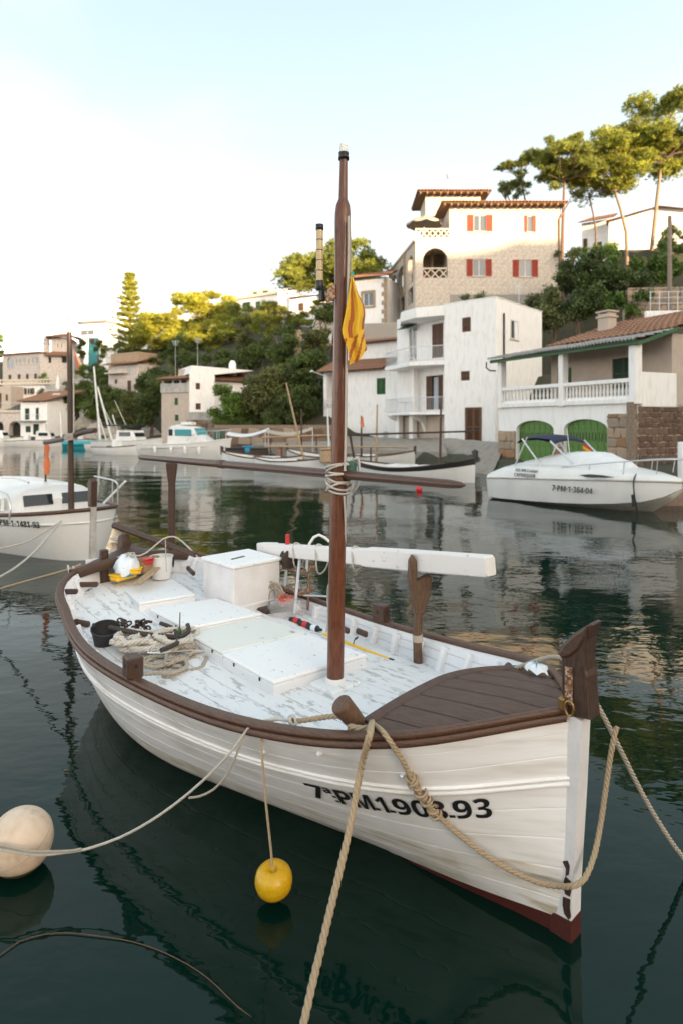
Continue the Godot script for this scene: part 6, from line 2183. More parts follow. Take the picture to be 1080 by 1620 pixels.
func hill_houses() -> void:
	# behind the mast
	var o := house("white_hill_house", "white house with one dark barred window and stone quoins left of the villa", "house", "", Vector3(1.029,0,-63.000), -0.4126, 3.741)
	var L := front_length
	var w := Rect2(1.24,14.12,1.09,1.33)
	block(o, 0, L, 8, 16.898, 6, M.white_wall, [[w, 0.0]])
	opening(o, w, "win")
	var fr := Geo.new()
	for e in [[w.position.x - 0.12, w.get_center().y, 0.22, w.size.y + 0.4], [w.end.x + 0.12, w.get_center().y, 0.22, w.size.y + 0.4], [w.get_center().x, w.end.y + 0.12, w.size.x, 0.2], [w.get_center().x, w.position.y - 0.12, w.size.x, 0.2]]:
		fr.box(Vector3(e[0], e[1], 0.03), Vector3(e[2], e[3], 0.1), Basis(), 0.01)
	stuff(part("stone_surround", fr, M.tan_stone, o))
	for k in 14:
		var q := Geo.new()
		var wd := 0.55 if k % 2 == 0 else 0.32
		q.box(Vector3(L - wd / 2 + 0.02, 10.8 + k * 0.44, 0.02), Vector3(wd, 0.41, 0.12), Basis(), 0.02)
		part("quoin", q, M.tan_stone, o)
	tile_roof(o, Vector3(-0.5, 16.898, 0.6), Vector3(L + 0.4, 16.898, 0.6), Vector3(-0.3, 16.898 + 1.4, -3.5), Vector3(L + 0.2, 16.898 + 1.4, -3.5), 0.3)
	# upper right
	var u := house("white_gable_house", "long white house with a low gable behind the pine trunks at upper right", "house", "", Vector3(32.727,0,-76.000), -0.4505, 9.186)
	L = front_length
	var ap := 5.657
	var yl := 26.961
	var ya := 27.963
	var yr := 27.005
	var g := Geo.new()
	g.prism(PackedVector2Array([Vector2(0, 18), Vector2(L, 18), Vector2(L, yr), Vector2(ap, ya), Vector2(0, yl)]), -9.0, 0.0)
	part("wall", g, M.white_wall, u)
	for e in [[0.0, yl, ap, ya], [ap, ya, L, yr]]:
		tile_roof(u, Vector3(e[0] - 0.3, e[1] + 0.06, 0.5), Vector3(e[0] - 0.3, e[1] + 0.06, -9.3), Vector3(e[2], e[3] + 0.06, 0.5), Vector3(e[2], e[3] + 0.06, -9.3), 0.35)
	var v := house("white_porch_house", "small white house with brown roof and green door beside the long gable house", "house", "", Vector3(30.552,0,-79.000), -0.5883, 3.604)
	L = front_length
	var d := Rect2(1.45,23.61,0.97,1.51)
	block(v, 0, L, 18, 27.806, 6, M.white_wall, [[d, 0.0]])
	opening(v, d, "door", M.green_paint, -0.06)
	tile_roof(v, Vector3(-0.4, 27.726, 0.8), Vector3(L + 0.3, 27.726, 0.8), Vector3(0.6, 29.241, -3.0), Vector3(L + 0.3, 29.241, -3.0), 0.35)
	var wn := Rect2(0.23,24.48,0.46,1.29)
	opening(v, wn, "shut", M.brown_shutter, 0.05)
	# garden walls on the right slope
	var gw := thing("garden_wall", "rough stone garden wall below the hedge at the right edge", "wall", Vector3(21.827,11.782,-46), -0.1)
	var gg := Geo.new()
	gg.box(Vector3(2.6, -0.6, -0.25), Vector3(6.4, 2.2, 0.4))
	part("mortar_bed", gg, M.mortar, gw)
	stones(gw, Transform3D(), Rect2(-0.6, -1.4, 6.2, 2.0), 0.42, [M.stone_pale, M.stone_grey, M.stone_grey])
	var lw := thing("low_white_wall", "low white wall under the garden wall at the right edge", "wall", Vector3(20.408,9.484,-40), -0.1)
	var lg := Geo.new()
	lg.box(Vector3(1.5, -0.4, -0.15), Vector3(4.5, 1.0, 0.3), Basis(), 0.03)
	part("wall", lg, M.white_wall, lw)
	var fence := thing("garden_fence", "thin metal fence in front of the stone garden wall", "fence", Vector3(21.412,10.724,-43), -0.1)
	for k in 6:
		var p := Geo.new()
		p.tube(PackedVector3Array([Vector3(k * 0.6, -1.0, 0), Vector3(k * 0.6, 0.75, 0)]), 0.03, 6)
		part("fence_post", p, M.rail_paint, fence)
	for y in [0.7, 0.3, -0.1]:
		var p := Geo.new()
		p.tube(PackedVector3Array([Vector3(-0.1, y, 0), Vector3(3.1, y, 0)]), 0.018, 5)
		part("fence_rail", p, M.rail_paint, fence)
	for q in [[1058, 495, 342, 44, "tall grey wooden utility pole at the right edge"], [985, 512, 490, 40, "short grey post above the boathouse roof"]]:
		var h: float = (q[1] - q[2]) / 980.0 * q[3]
		var p := thing("utility_pole", q[4], "pole", Vector3((q[0] - 540.0) / 980.0 * q[3], 2.3 - (q[1] - 670.0) / 980.0 * q[3] - 0.5, -q[3]))
		var pg := Geo.new()
		pg.tube(PackedVector3Array([Vector3.ZERO, Vector3(0.02, h + 0.5, 0)]), [0.17 if h > 3.0 else 0.07, 0.13 if h > 3.0 else 0.06], 9)
		part("pole", pg, M.pole_wood, p)
	for q in [["tv aerial on the roof of the beige tower house", Vector3(-15.506,7.508,-58), 2.6], ["tv aerial above the white cliff house", Vector3(-13.898,7.81,-60), 2.8], ["tv aerial on the hilltop building roof", Vector3(-15.543,26.871,-112), 2.2], ["tv aerial on the tall white house roof", Vector3(12,10.271,-42), 1.5]]:
		var ae := thing("tv_aerial", q[0], "aerial", q[1], 0.4, "roof aerials")
		var ag := Geo.new()
		ag.tube(PackedVector3Array([Vector3(0, -0.8, 0), Vector3(0, q[2], 0)]), 0.017, 5)
		part("pole", ag, M.rail_paint, ae)
		for k in 4:
			var el := Geo.new()
			el.tube(PackedVector3Array([Vector3(-0.35 + 0.04 * k, q[2] - 0.1 - 0.12 * k, 0), Vector3(0.35 - 0.04 * k, q[2] - 0.1 - 0.12 * k, 0)]), 0.015, 4)
			part("rod", el, M.rail_paint, ae)
	# on the skyline
	var t := house("hilltop_apartments", "pale flat-roofed hilltop building with green shutters on the skyline", "building", "", Vector3(-20.596,0,-116.000), -0.5695, 11.128)
	L = front_length
	var hs := [Rect2(2.82,23.00,1.84,1.63), Rect2(1.26,23.32,0.94,1.29), Rect2(6.01,23.07,1.04,1.38)]
	block(t, 0, L, 15, 25.395, 8, M.white_wall, hs.map(func(r): return [r, 0.0]))
	for r in hs:
		opening(t, r, "shut", M.green_paint, -0.06)
	var cor := Geo.new()
	cor.box(Vector3(L / 2, 25.510, 0.1), Vector3(L + 0.5, 0.5, 0.7), Basis(), 0.05)
	part("cornice", cor, M.cream_wall, t)
	face_of = t
	face = Transform3D(Basis(), Vector3(0, 0, -1.2))
	var h2 := [Rect2(4.35,25.44,0.91,1.16), Rect2(6.61,25.30,1.19,1.26)]
	block(t, 3.740, 8.235, 25.279, 27.038, 5, M.cream_wall, h2.map(func(r): return [r, 0.0]), "upper_storey")
	for r in h2:
		opening(t, r, "shut", M.green_paint, -0.06)
	off_face()
	for q in [[362, 476, 390, 462, "small pale rooftop house left of the green-shuttered hilltop building"], [421, 482, 440, 461, "white rooftop block right of the green-shuttered hilltop building"]]:
		var z := 119.0
		var c := thing("rooftop_block", q[4], "building", Vector3((q[0] - 540.0) / 980.0 * z, 0, -z))
		var wd: float = (q[2] - q[0]) / 980.0 * z
		var yb: float = 2.3 + (670.0 - q[1]) / 980.0 * z
		var yt: float = 2.3 + (670.0 - q[3]) / 980.0 * z
		block(c, 0, wd, yb - 6.0, yt, 4, M.white_wall)
		opening(c, Rect2(wd * 0.3, yt - 1.6, 0.7, 1.0), "win", null, 0.03)
		var k := Geo.new()
		k.box(Vector3(wd / 2, yt + 0.06, -2), Vector3(wd + 0.4, 0.14, 4.4), Basis(), 0.03)
		part("roof_coping", k, M.cream_wall, c)
	var s := house("sunlit_house", "sunlit white house with a terrace roof left of the mast top tree", "house", "", Vector3(-10.204,0,-100.000), -0.4541, 6.839)
	L = front_length
	block(s, 0, L * 0.35, 14, 23.921, 7, M.white_wall)
	block(s, L * 0.35, L, 13, 22.089, 7, M.white_wall, [], "wing_wall", 0.4)
	opening(s, Rect2(L * 0.6, 22.089 - 2.0, 0.9, 1.2), "shut", M.brown_shutter, 0.44)
	tile_roof(s, Vector3(L * 0.35 - 0.3, 22.089 + 0.1, 0.9), Vector3(L + 0.3, 22.089 + 0.1, 0.9), Vector3(L * 0.4, 22.089 + 0.9, -3), Vector3(L, 22.089 + 0.9, -3), 0.4)
	var rt := house("tiled_house", "house with a red tiled roof half hidden behind the mast tree", "house", "", Vector3(-3.771,0,-88.000), -0.3472, 5.877)
	L = front_length
	block(rt, 0, L, 12, 19.400, 6, M.cream_wall)
	opening(rt, Rect2(L * 0.2, 19.400 - 1.8, 0.8, 1.1), "shut", M.brown_shutter, 0.04)
	tile_roof(rt, Vector3(-0.4, 19.400, 0.6), Vector3(L + 0.4, 19.400, 0.6), Vector3(0.4, 20.468, -3), Vector3(L - 0.4, 20.468, -3), 0.35)
	var lr := house("slate_roof_house", "long low house with a grey-blue roof behind the bright pines", "house", "", Vector3(-38.290,0,-118.000), -0.4098, 10.039)
	L = front_length
	block(lr, 0, L, 14, 22.359, 8, M.white_wall)
	opening(lr, Rect2(L * 0.5, 22.359 - 1.7, 1.4, 1.1), "win", null, 0.03)
	tile_roof(lr, Vector3(-0.5, 22.359, 0.6), Vector3(L + 0.5, 22.359, 0.6), Vector3(0.8, 23.783, -4), Vector3(L - 0.8, 23.783, -4), 0.4, M.roof_grey)
	var gw2 := thing("white_garden_wall", "pale garden wall with a stone pier under the mast-side pine", "wall", Vector3(-4.714,11.055,-66))
	var q2 := Geo.new()
	q2.box(Vector3(2.0, 0.3, -0.2), Vector3(3.4, 1.3, 0.3), Basis(), 0.04)
	part("wall", q2, M.white_wall, gw2)
	var q3 := Geo.new()
	q3.box(Vector3(0.1, -0.3, 0.0), Vector3(0.7, 3.0, 0.7), Basis(), 0.06)
	part("pier", q3, M.tan_stone, gw2)

func mid_houses() -> void:
	var o := house("beige_tower_house", "narrow beige house with a tiled loggia and small green shutters behind the white cruiser", "house", "houses", Vector3(-17.388,0,-60.000), -0.4556, 3.409)
	var L := front_length
	var log_ := Rect2(0.32,5.44,2.79,0.97)
	var g1 := Rect2(1.61,4.05,0.43,0.69)
	var g2 := Rect2(1.65,2.54,0.46,0.60)
	var y1 := 6.466
	block(o, 0, L, -1, y1, 5, M.beige_wall, [[log_, 0.0], [g1, 0.0], [g2, 0.0]], "wall", 0.0, 0.7)
	opening(o, g1, "shut", M.green_paint, -0.06)
	opening(o, g2, "shut", M.green_paint, -0.06)
	opening(o, log_, "dark", null, -0.2)
	opening(o, Rect2(log_.end.x - 0.65, log_.position.y, 0.5, 0.9), "shut", M.brown_shutter, -0.55)
	for x in [log_.position.x + log_.size.x * 0.36, log_.position.x + log_.size.x * 0.68]:
		var p := Geo.new()
		p.box(Vector3(x, log_.get_center().y, -0.14), Vector3(0.14, log_.size.y, 0.14), Basis(), 0.01)
		part("post", p, M.white_wall, o)
	var rl := Geo.new()
	rl.box(Vector3(L / 2, log_.position.y + 0.25, 0.06), Vector3(L + 0.1, 0.9, 0.1), Basis(), 0.02)
	part("balcony_wall", rl, M.grey_wall, o)
	tile_roof(o, Vector3(-0.35, y1 + 0.05, 0.6), Vector3(L + 0.15, y1 + 0.05, 0.6), Vector3(-0.1, y1 + 0.45, -1.4), Vector3(L + 0.1, y1 + 0.45, -1.4), 0.3)
	block(o, 0.9, L + 0.6, y1, 7.613, 3, M.beige_wall, [], "upper_wall", -1.4)
	var wz := house("white_cliff_house", "white house with two small brown windows and a balcony over rubble", "house", "houses", Vector3(-14.302,0,-58.400), 0.4712, 2.423)
	L = front_length
	var b1 := Rect2(0.60,5.54,0.42,0.60)
	var b2 := Rect2(0.60,3.62,0.48,0.60)
	var g := Geo.new()
	holed(g, Transform3D(), Rect2(0, -1, L, 6.992 + 1), [[b1, 0.0], [b2, 0.0]])
	part("wall", g, M.white_wall, wz)
	var gp := Geo.new()
	gp.prism(PackedVector2Array([Vector2(0, 6.992), Vector2(L, 6.992), Vector2(L + 4.0, 7.521), Vector2(0.2, 7.788)]), -5.0, -0.002)
	part("gable_wall", gp, M.white_wall, wz)
	var bk := Geo.new()
	bk.box(Vector3(L / 2, 2.6, -2.7), Vector3(L - 0.02, 7.6, 5.0))
	part("side_walls", bk, M.white_wall, wz)
	opening(wz, b1, "shut", M.brown_shutter, -0.06)
	opening(wz, b2, "shut", M.brown_shutter, -0.06)
	var bal := Geo.new()
	bal.box(Vector3(L * 0.55, 3.022, 0.7), Vector3(L * 1.1, 0.7, 1.3), Basis(), 0.03)
	bal.box(Vector3(L * 0.55, 2.661, 0.75), Vector3(L * 1.15, 0.14, 1.5), Basis(), 0.02)
	part("balcony", bal, M.grey_wall, wz)
	var rw := thing("rubble_quay_wall", "brown rubble quay wall under the white cliff house", "wall", Vector3(-13.964,1.009,-57.5))
	var rb := Geo.new()
	rb.box(Vector3(1.6, 0.2, -0.25), Vector3(4.0, 2.8, 0.4))
	part("mortar_bed", rb, M.mortar, rw)
	stones(rw, Transform3D(), Rect2(-0.2, -0.9, 3.8, 2.5), 0.5, [M.rubble_brown, M.stone_grey, M.stone_rust])
	var t := house("hipped_roof_house", "house with a low hipped roof and white chimney above the bushes", "house", "houses", Vector3(-13.163,0,-60.000), 0.5462, 5.775)
	L = front_length
	var yt := 6.494
	block(t, 0.2, L - 0.2, -1, yt, 6, M.white_wall, [[Rect2(0.19,5.02,1.54,1.11), 0.0]], "wall", 0.0, 0.8)
	opening(t, Rect2(0.19,5.02,1.54,1.11), "dark", null, -0.25)
	var r0 := Vector3(L * 0.42, 7.683, -3.0)
	var r1 := Vector3(L * 0.62, 7.683, -3.0)
	tile_roof(t, Vector3(-0.4, yt, 0.6), Vector3(L + 0.4, yt, 0.6), r0, r1, 0.3)
	tile_roof(t, Vector3(-0.4, yt, -6.4), Vector3(-0.4, yt, 0.6), r0, r0, 0.3)
	tile_roof(t, Vector3(L + 0.4, yt, 0.6), Vector3(L + 0.4, yt, -6.4), r1, r1, 0.3)
	var ch := Geo.new()
	ch.tube(PackedVector3Array([Vector3(L * 0.58, yt + 0.2, -1.4), Vector3(L * 0.58, yt + 1.9, -1.4), Vector3(L * 0.58, yt + 2.2, -1.4)]), [0.4, 0.36, 0.2], 12)
	part("chimney", ch, M.white_wall, t)
	# stone house higher up
	var s := house("stone_house", "weathered stone house with a broad tiled roof and dark windows on the wooded slope", "house", "houses", Vector3(-33.045,0,-88.000), -0.5230, 6.006)
	L = front_length
	var ws := [Rect2(1.05,9.78,0.78,0.71), Rect2(3.75,9.32,0.76,0.96), Rect2(3.88,6.77,0.76,1.49), Rect2(1.31,7.91,0.52,0.62)]
	var ey := 10.509
	block(s, 0, L, 3, ey, 6, M.pink_wall, ws.map(func(r): return [r, 0.0]))
	for k in 4:
		opening(s, ws[k], "shut" if k > 1 else "win", M.brown_shutter, -0.06)
	var bl := Geo.new()
	bl.box(Vector3(L * 0.35, 9.325, 0.5), Vector3(L * 0.6, 0.16, 1.0), Basis(), 0.02)
	part("balcony", bl, M.cream_wall, s)
	tile_roof(s, Vector3(-0.8, ey, 0.8), Vector3(L + 0.6, ey, 0.8), Vector3(0.5, ey + 1.0, -3), Vector3(L, ey + 1.0, -3), 0.32)
	var s2 := house("stone_barn", "tan stone building with one dark window joined to the stone house", "house", "houses", Vector3(-28.169,0,-86.000), 0.9876, 4.792)
	L = front_length
	var sw := Rect2(0.32,9.54,0.54,0.88)
	block(s2, 0, L, 4, 12.294, 6, M.tan_stone, [[sw, 0.0]])
	opening(s2, sw, "shut", M.dark_green, -0.06)

func far_left_houses() -> void:
	var o := house("green_shutter_house", "small white waterside house with green shutters, balcony and dark garage door", "house", "houses", Vector3(-39.318,0,-76.000), -0.2725, 3.716)
	var L := front_length
	var rs := [Rect2(0.66,2.76,0.65,1.39), Rect2(2.24,2.76,1.02,1.46), Rect2(0.75,1.22,0.75,0.77), Rect2(1.87,0.92,1.94,1.31)]
	var ty := 4.842
	block(o, 0, L + 0.2, -1, ty, 5, M.white_wall, rs.map(func(r): return [r, 0.0]))
	for k in 4:
		opening(o, rs[k], "shut", M.dark_green, -0.06)
	var bl := Geo.new()
	bl.box(Vector3(L / 2, 2.608, 0.4), Vector3(L + 0.3, 0.14, 0.9), Basis(), 0.02)
	part("balcony_slab", bl, M.grey_wall, o)
	railing(o, [Vector2(0, 0.8), Vector2(L, 0.8)], 2.608, 0.8, M.rail_paint, 0.25)
	on_face(o, Vector3(-35.740,0,-75.000), 1.3105, 3.105)
	var g := Geo.new()
	var S := front_length
	g.prism(PackedVector2Array([Vector2(0, -1), Vector2(S, -1), Vector2(S, ty + 0.4), Vector2(S * 0.8, ty + 1.2), Vector2(0, ty)]), -1.0, 0.01)
	part("gable_wall", g, M.white_wall, o)
	opening(o, Rect2(0.75,3.39,0.88,0.70), "shut", M.dark_inside, 0.04)
	off_face()
	tile_roof(o, Vector3(-0.3, ty + 0.15, 0.4), Vector3(L + 0.3, ty + 0.15, 0.4), Vector3(0.6, ty + 1.6, -4.2), Vector3(L + 2.4, ty + 1.6, -4.2), 0.32)
	var a := house("arcade_house", "pale stone building with two arches and a roof terrace at the left waterside", "house", "houses", Vector3(-45.571,0,-77.000), -0.1278, 6.279)
	L = front_length
	var h1 := Rect2(4.64,0.59,1.56,1.95)
	var h2 := Rect2(2.73,0.58,1.19,1.95)
	block(a, 0, L, -1, 3.860, 6, M.pink_wall, [[h1, 0.7], [h2, 0.6]], "wall", 0.0, 0.8)
	opening(a, h1, "dark", null, -0.3)
	opening(a, h2, "dark", null, -0.3)
	var pr := Geo.new()
	pr.box(Vector3(L / 2, 3.782, 0.05), Vector3(L, 0.3, 0.3), Basis(), 0.03)
	part("cornice", pr, M.cream_wall, a)
	railing(a, [Vector2(0, -0.3), Vector2(L, -0.3)], 3.860, 1.0, M.rail_paint, 0.4)
	var b := house("terracotta_house", "terracotta house with dark narrow windows at the left edge", "house", "houses", Vector3(-52.082,0,-88.000), -0.1738, 5.784)
	L = front_length
	var t1 := Rect2(4.99,5.50,0.35,0.89)
	var t2 := Rect2(3.94,4.44,0.40,2.14)
	block(b, 0, L, 2, 7.551, 5, M.beige_wall, [[t1, 0.0], [t2, 0.0]])
	opening(b, t1, "shut", M.brown_shutter, -0.06)
	opening(b, t2, "shut", M.brown_shutter, -0.06)
	var c := house("terrace_house", "white house with a big arched niche under the terrace of the pink villa", "house", "houses", Vector3(-47.985,0,-90.000), -0.1804, 5.573)
	L = front_length
	var n1 := Rect2(0.16,6.06,1.29,1.56)
	var n2 := Rect2(2.62,6.50,0.82,0.91)
	block(c, 0, L, 2, 7.962, 5, M.white_wall, [[n1, 0.5], [n2, 0.0]], "wall", 0.0, 0.6)
	opening(c, n1, "dark", null, -0.1)
	opening(c, n2, "open", M.brown_shutter, -0.1)
	var bal := Geo.new()
	bal.box(Vector3(L / 2 - 2, 8.601, 0.1), Vector3(L + 8, 0.22, 0.3), Basis(), 0.02)
	bal.box(Vector3(L / 2 - 2, 8.007, 0.2), Vector3(L + 8, 0.25, 0.5), Basis(), 0.02)
	part("terrace_rail", bal, M.cream_wall, c)
	for k in 26:
		var q := Geo.new()
		q.box(Vector3(-5.6 + k * 0.5, 8.281, 0.1), Vector3(0.2, 0.5, 0.16), Basis(), 0.02)
		part("baluster", q, M.cream_wall, c)
	var d := house("pink_villa", "long pink stone villa with a row of windows and one big arched window", "house", "houses", Vector3(-58.959,0,-108.000), -0.4424, 9.344)
	L = front_length
	var ra := Rect2(0.98,11.81,1.94,1.97)
	var holes := [[ra, 0.8]]
	var wins := [Rect2(3.17,12.41,0.72,1.09), Rect2(4.13,12.37,0.71,1.14), Rect2(5.16,12.38,0.71,1.13), Rect2(6.18,12.39,0.70,1.07), Rect2(7.19,12.35,0.70,1.18), Rect2(8.20,12.36,0.69,1.17)]
	var lows := [Rect2(1.47,9.85,0.73,0.88), Rect2(3.81,9.78,0.72,0.98), Rect2(5.86,9.77,0.70,0.97), Rect2(7.89,9.76,0.69,0.96)]
	for r in wins + lows:
		holes.append([r, 0.0])
	block(d, 0, L, 4, 14.198, 9, M.pink_wall, holes)
	opening(d, ra, "win", null, -0.12)
	for r in wins:
		opening(d, r, "win", null, -0.1)
	for r in lows:
		opening(d, r, "shut", M.brown_shutter, -0.06)
	var cop := Geo.new()
	cop.box(Vector3(L / 2, 14.252, -4.3), Vector3(L + 0.6, 0.25, 9.6), Basis(), 0.04)
	part("roof_coping", cop, M.roof_tile, d)
	var e := house("tower_villa", "square tower house with a wide tiled roof over a lower loggia behind the slim mast", "house", "houses", Vector3(-50.029,0,-103.000), 0.2237, 4.508)
	L = front_length
	var lw := [Rect2(1.27,12.42,0.44,0.95), Rect2(3.32,12.47,0.79,0.95)]
	block(e, 0, L, 4, 13.819, 7, M.pink_wall, lw.map(func(r): return [r, 0.0]), "wall", 0.0, 0.5)
	for r in lw:
		opening(e, r, "dark", null, 0.05)
	var yy := 13.555
	tile_roof(e, Vector3(L * 0.15, yy, 0.8), Vector3(L * 1.02, yy, 0.8), Vector3(L * 0.3, yy + 0.9, -1.6), Vector3(L * 0.95, yy + 0.9, -1.6), 0.35)
	face_of = e
	face = Transform3D(Basis(), Vector3(0, 0, -1.6))
	var tws := [Rect2(2.24,15.08,0.25,0.85), Rect2(2.83,15.10,0.25,0.85)]
	block(e, 1.363, 4.409, 10, 16.893, 6, M.pink_wall, tws.map(func(r): return [r, 0.3]), "tower_wall")
	for r in tws:
		opening(e, r, "win")
	var ty2 := 16.840
	var p0 := Vector3(2.832, ty2 + 1.1, -3)
	tile_roof(e, Vector3(0.486, ty2, 1.0), Vector3(5.898, ty2, 1.0), p0, p0, 0.35)
	tile_roof(e, Vector3(0.486, ty2, -7.0), Vector3(0.486, ty2, 1.0), p0, p0, 0.35)
	tile_roof(e, Vector3(5.898, ty2, 1.0), Vector3(5.898, ty2, -7.0), p0, p0, 0.35)
	off_face()
	var chs := Geo.new()
	chs.box(Vector3(0.291, 15.341, -3), Vector3(0.8, 3.2, 0.8), Basis(), 0.05)
	chs.box(Vector3(0.291, 15.972, -3), Vector3(1.1, 0.3, 1.1), Basis(), 0.05)
	part("chimney", chs, M.pink_wall, e)
	var f := house("modern_block", "pale flat-roofed modern block behind the cypress on the left skyline", "building", "houses", Vector3(-53.943,0,-128.000), -0.3161, 6.433)
	L = front_length
	var fw2 := Rect2(0.16,20.50,3.32,1.04)
	block(f, 0, L, 12, 22.908, 8, M.white_wall, [[fw2, 0.0]])
	opening(f, fw2, "win")
	var fc := Geo.new()
	fc.box(Vector3(L / 2, 23.102, -4), Vector3(L + 0.8, 0.5, 9), Basis(), 0.05)
	part("roof_slab", fc, M.roof_grey, f)
	var h := house("teal_house", "narrow turquoise house front between the cypresses", "house", "houses", Vector3(-47.347,0,-116.000), 0.0000, 1.539)
	block(h, 0, front_length, 8, 18.398, 1.2, M.teal_wall)
	opening(h, Rect2(0.35, 17.096, 0.8, 1.1), "shut", M.brown_shutter, 0.04)
	var gw := thing("terrace_garden_wall", "long grey garden wall in front of the cypresses on the left slope", "wall", Vector3(-43.947,8.635,-97))
	var gq := Geo.new()
	gq.box(Vector3(3.6, -0.4, -0.3), Vector3(8.4, 2.2, 0.5), Basis(), 0.06)
	part("wall", gq, M.grey_wall, gw)
	var cl := thing("closed_parasol", "closed cream parasol on the left terrace", "parasol", Vector3(-39.314,6.424,-86))
	var cg := Geo.new()
	cg.lathe([Vector2(0.03, -0.8), Vector2(0.03, 0.4), Vector2(0.22, 0.5), Vector2(0.3, 0.9), Vector2(0.2, 1.8), Vector2(0.08, 2.5), Vector2(0.02, 2.7)], 10, Transform3D())
	part("canopy", cg, M.cream_paint, cl)
	var fl := thing("orange_banner", "orange and white banner hanging beside the tower house", "flag", Vector3(-43.163,10.973,-100))
	var fg := Geo.new()
	fg.tinted = true
	var cols := [Color(0.6, 0.1, 0.05), Color(0.7, 0.35, 0.12), Color(0.62, 0.55, 0.5)]
	for k in 3:
		fg.tint = cols[k]
		var rows := []
		for i in 9:
			var t := i / 8.0
			var x0 := lerpf(0.0, 0.9, t) + k * 0.3 * (0.3 + t)
			rows.append(PackedVector3Array([Vector3(x0, 3.2 - 4.2 * t, 0.12 * sin(i * 1.1)), Vector3(x0 + 0.3 * (0.3 + t), 3.2 - 4.0 * t, 0.12 * sin(i * 1.1 + 1.0))]))
		fg.grid(rows)
	part("cloth", fg, M.flag_cloth, fl)
	var fp := Geo.new()
	fp.tube(PackedVector3Array([Vector3(-0.05, -1.5, 0), Vector3(-0.05, 3.4, 0)]), 0.05, 6)
	part("pole", fp, M.rail_paint, fl)

# ---------------------------------------------------------------- plants
var tufts := {}

func tuft(kind: String) -> ArrayMesh:
	# a spray of needles or leaves about half a metre across
	if tufts.has(kind):
		return tufts[kind]
	var g := Geo.new()
	var n: int = {"pine": 22, "leaf": 16, "branch": 18}[kind]
	for k in n:
		var d := Vector3(rng.randfn(), rng.randfn() * 0.8 + (0.35 if kind == "pine" else 0.1), rng.randfn()).normalized()
		var s := d.cross(Vector3(rng.randfn(), rng.randfn(), rng.randfn())).normalized()
		if kind == "pine":
			var l := rnd(0.22, 0.4)
			g.tri(d * 0.03 - s * 0.022, d * l, d * 0.03 + s * 0.022)
		elif kind == "leaf":
			var c := d * rnd(0.05, 0.28)
			var e := Vector3(rng.randfn(), rng.randfn(), rng.randfn()).normalized() * rnd(0.05, 0.09)
			var w := e.cross(d).normalized() * rnd(0.03, 0.05)
			g.quad(c - e, c + w, c + e, c - w)
		else:
			var x := k / float(n) * 0.9 - 0.45
			var side := Vector3(0.1, rnd(-0.5, 0.9), 1.0 if k % 2 == 0 else -1.0).normalized()
			g.tri(Vector3(x - 0.03, 0, 0), Vector3(x + 0.06, 0, 0) + side * rnd(0.12, 0.2), Vector3(x + 0.03, 0, 0))
	tufts[kind] = g.mesh()
	return tufts[kind]

func foliage(o: Node3D, called: String, pads: Array, per: float, kind: String, m: Material, size: float, gold := 0.0) -> void:
	# sprays over the shells of the pads: [centre, radii]
	var xs := []
	var cs := PackedColorArray()
	for p in pads:
		var r: Vector3 = p[1]
		var n := int(per * (r.x * r.z + r.x * r.y + r.y * r.z))
		var tone := rnd(0.72, 1.25)
		for k in n:
			var d := Vector3(rng.randfn(), rng.randfn(), rng.randfn()).normalized()
			if d.y < -0.35 and rng.randf() < 0.75:
				d.y = -d.y
			var f := pow(rng.randf(), 0.4) * rnd(0.8, 1.3)
			var b := Basis.from_euler(Vector3(rnd(-0.7, 0.7), rnd(0, TAU), rnd(-0.7, 0.7))).scaled(Vector3.ONE * size * rnd(0.7, 1.35))
			xs.append(Transform3D(b, p[0] + d * r * f))
			var t := tone * rnd(0.7, 1.3)
			var w := rng.randf() * gold
			cs.push_back(Color(t * (1.0 + w), t * (1.0 + 0.7 * w), t * (1.0 - 0.4 * w)))
	var mm := MultiMesh.new()
	mm.transform_format = MultiMesh.TRANSFORM_3D
	mm.use_colors = true
	mm.mesh = tuft(kind)
	mm.instance_count = xs.size()
	for k in xs.size():
		mm.set_instance_transform(k, xs[k])
		mm.set_instance_color(k, cs[k])
	var i := MultiMeshInstance3D.new()
	i.name = numbered(called, o)
	i.multimesh = mm
	i.material_override = m
	o.add_child(i, true)
	stuff(i)

func limb(g: Geo, a: Vector3, b: Vector3, r0: float, r1: float, bow := 0.15) -> void:
	var mid := a.lerp(b, 0.5) + Vector3(rnd(-1, 1), rnd(-0.3, 0.6), rnd(-1, 1)) * a.distance_to(b) * bow
	var path := curve([a, mid, b], a.distance_to(b) / 5.0)
	var rr := []
	for k in path.size():
		rr.append(lerpf(r0, r1, float(k) / (path.size() - 1)))
	g.tube(path, rr, 7, false)

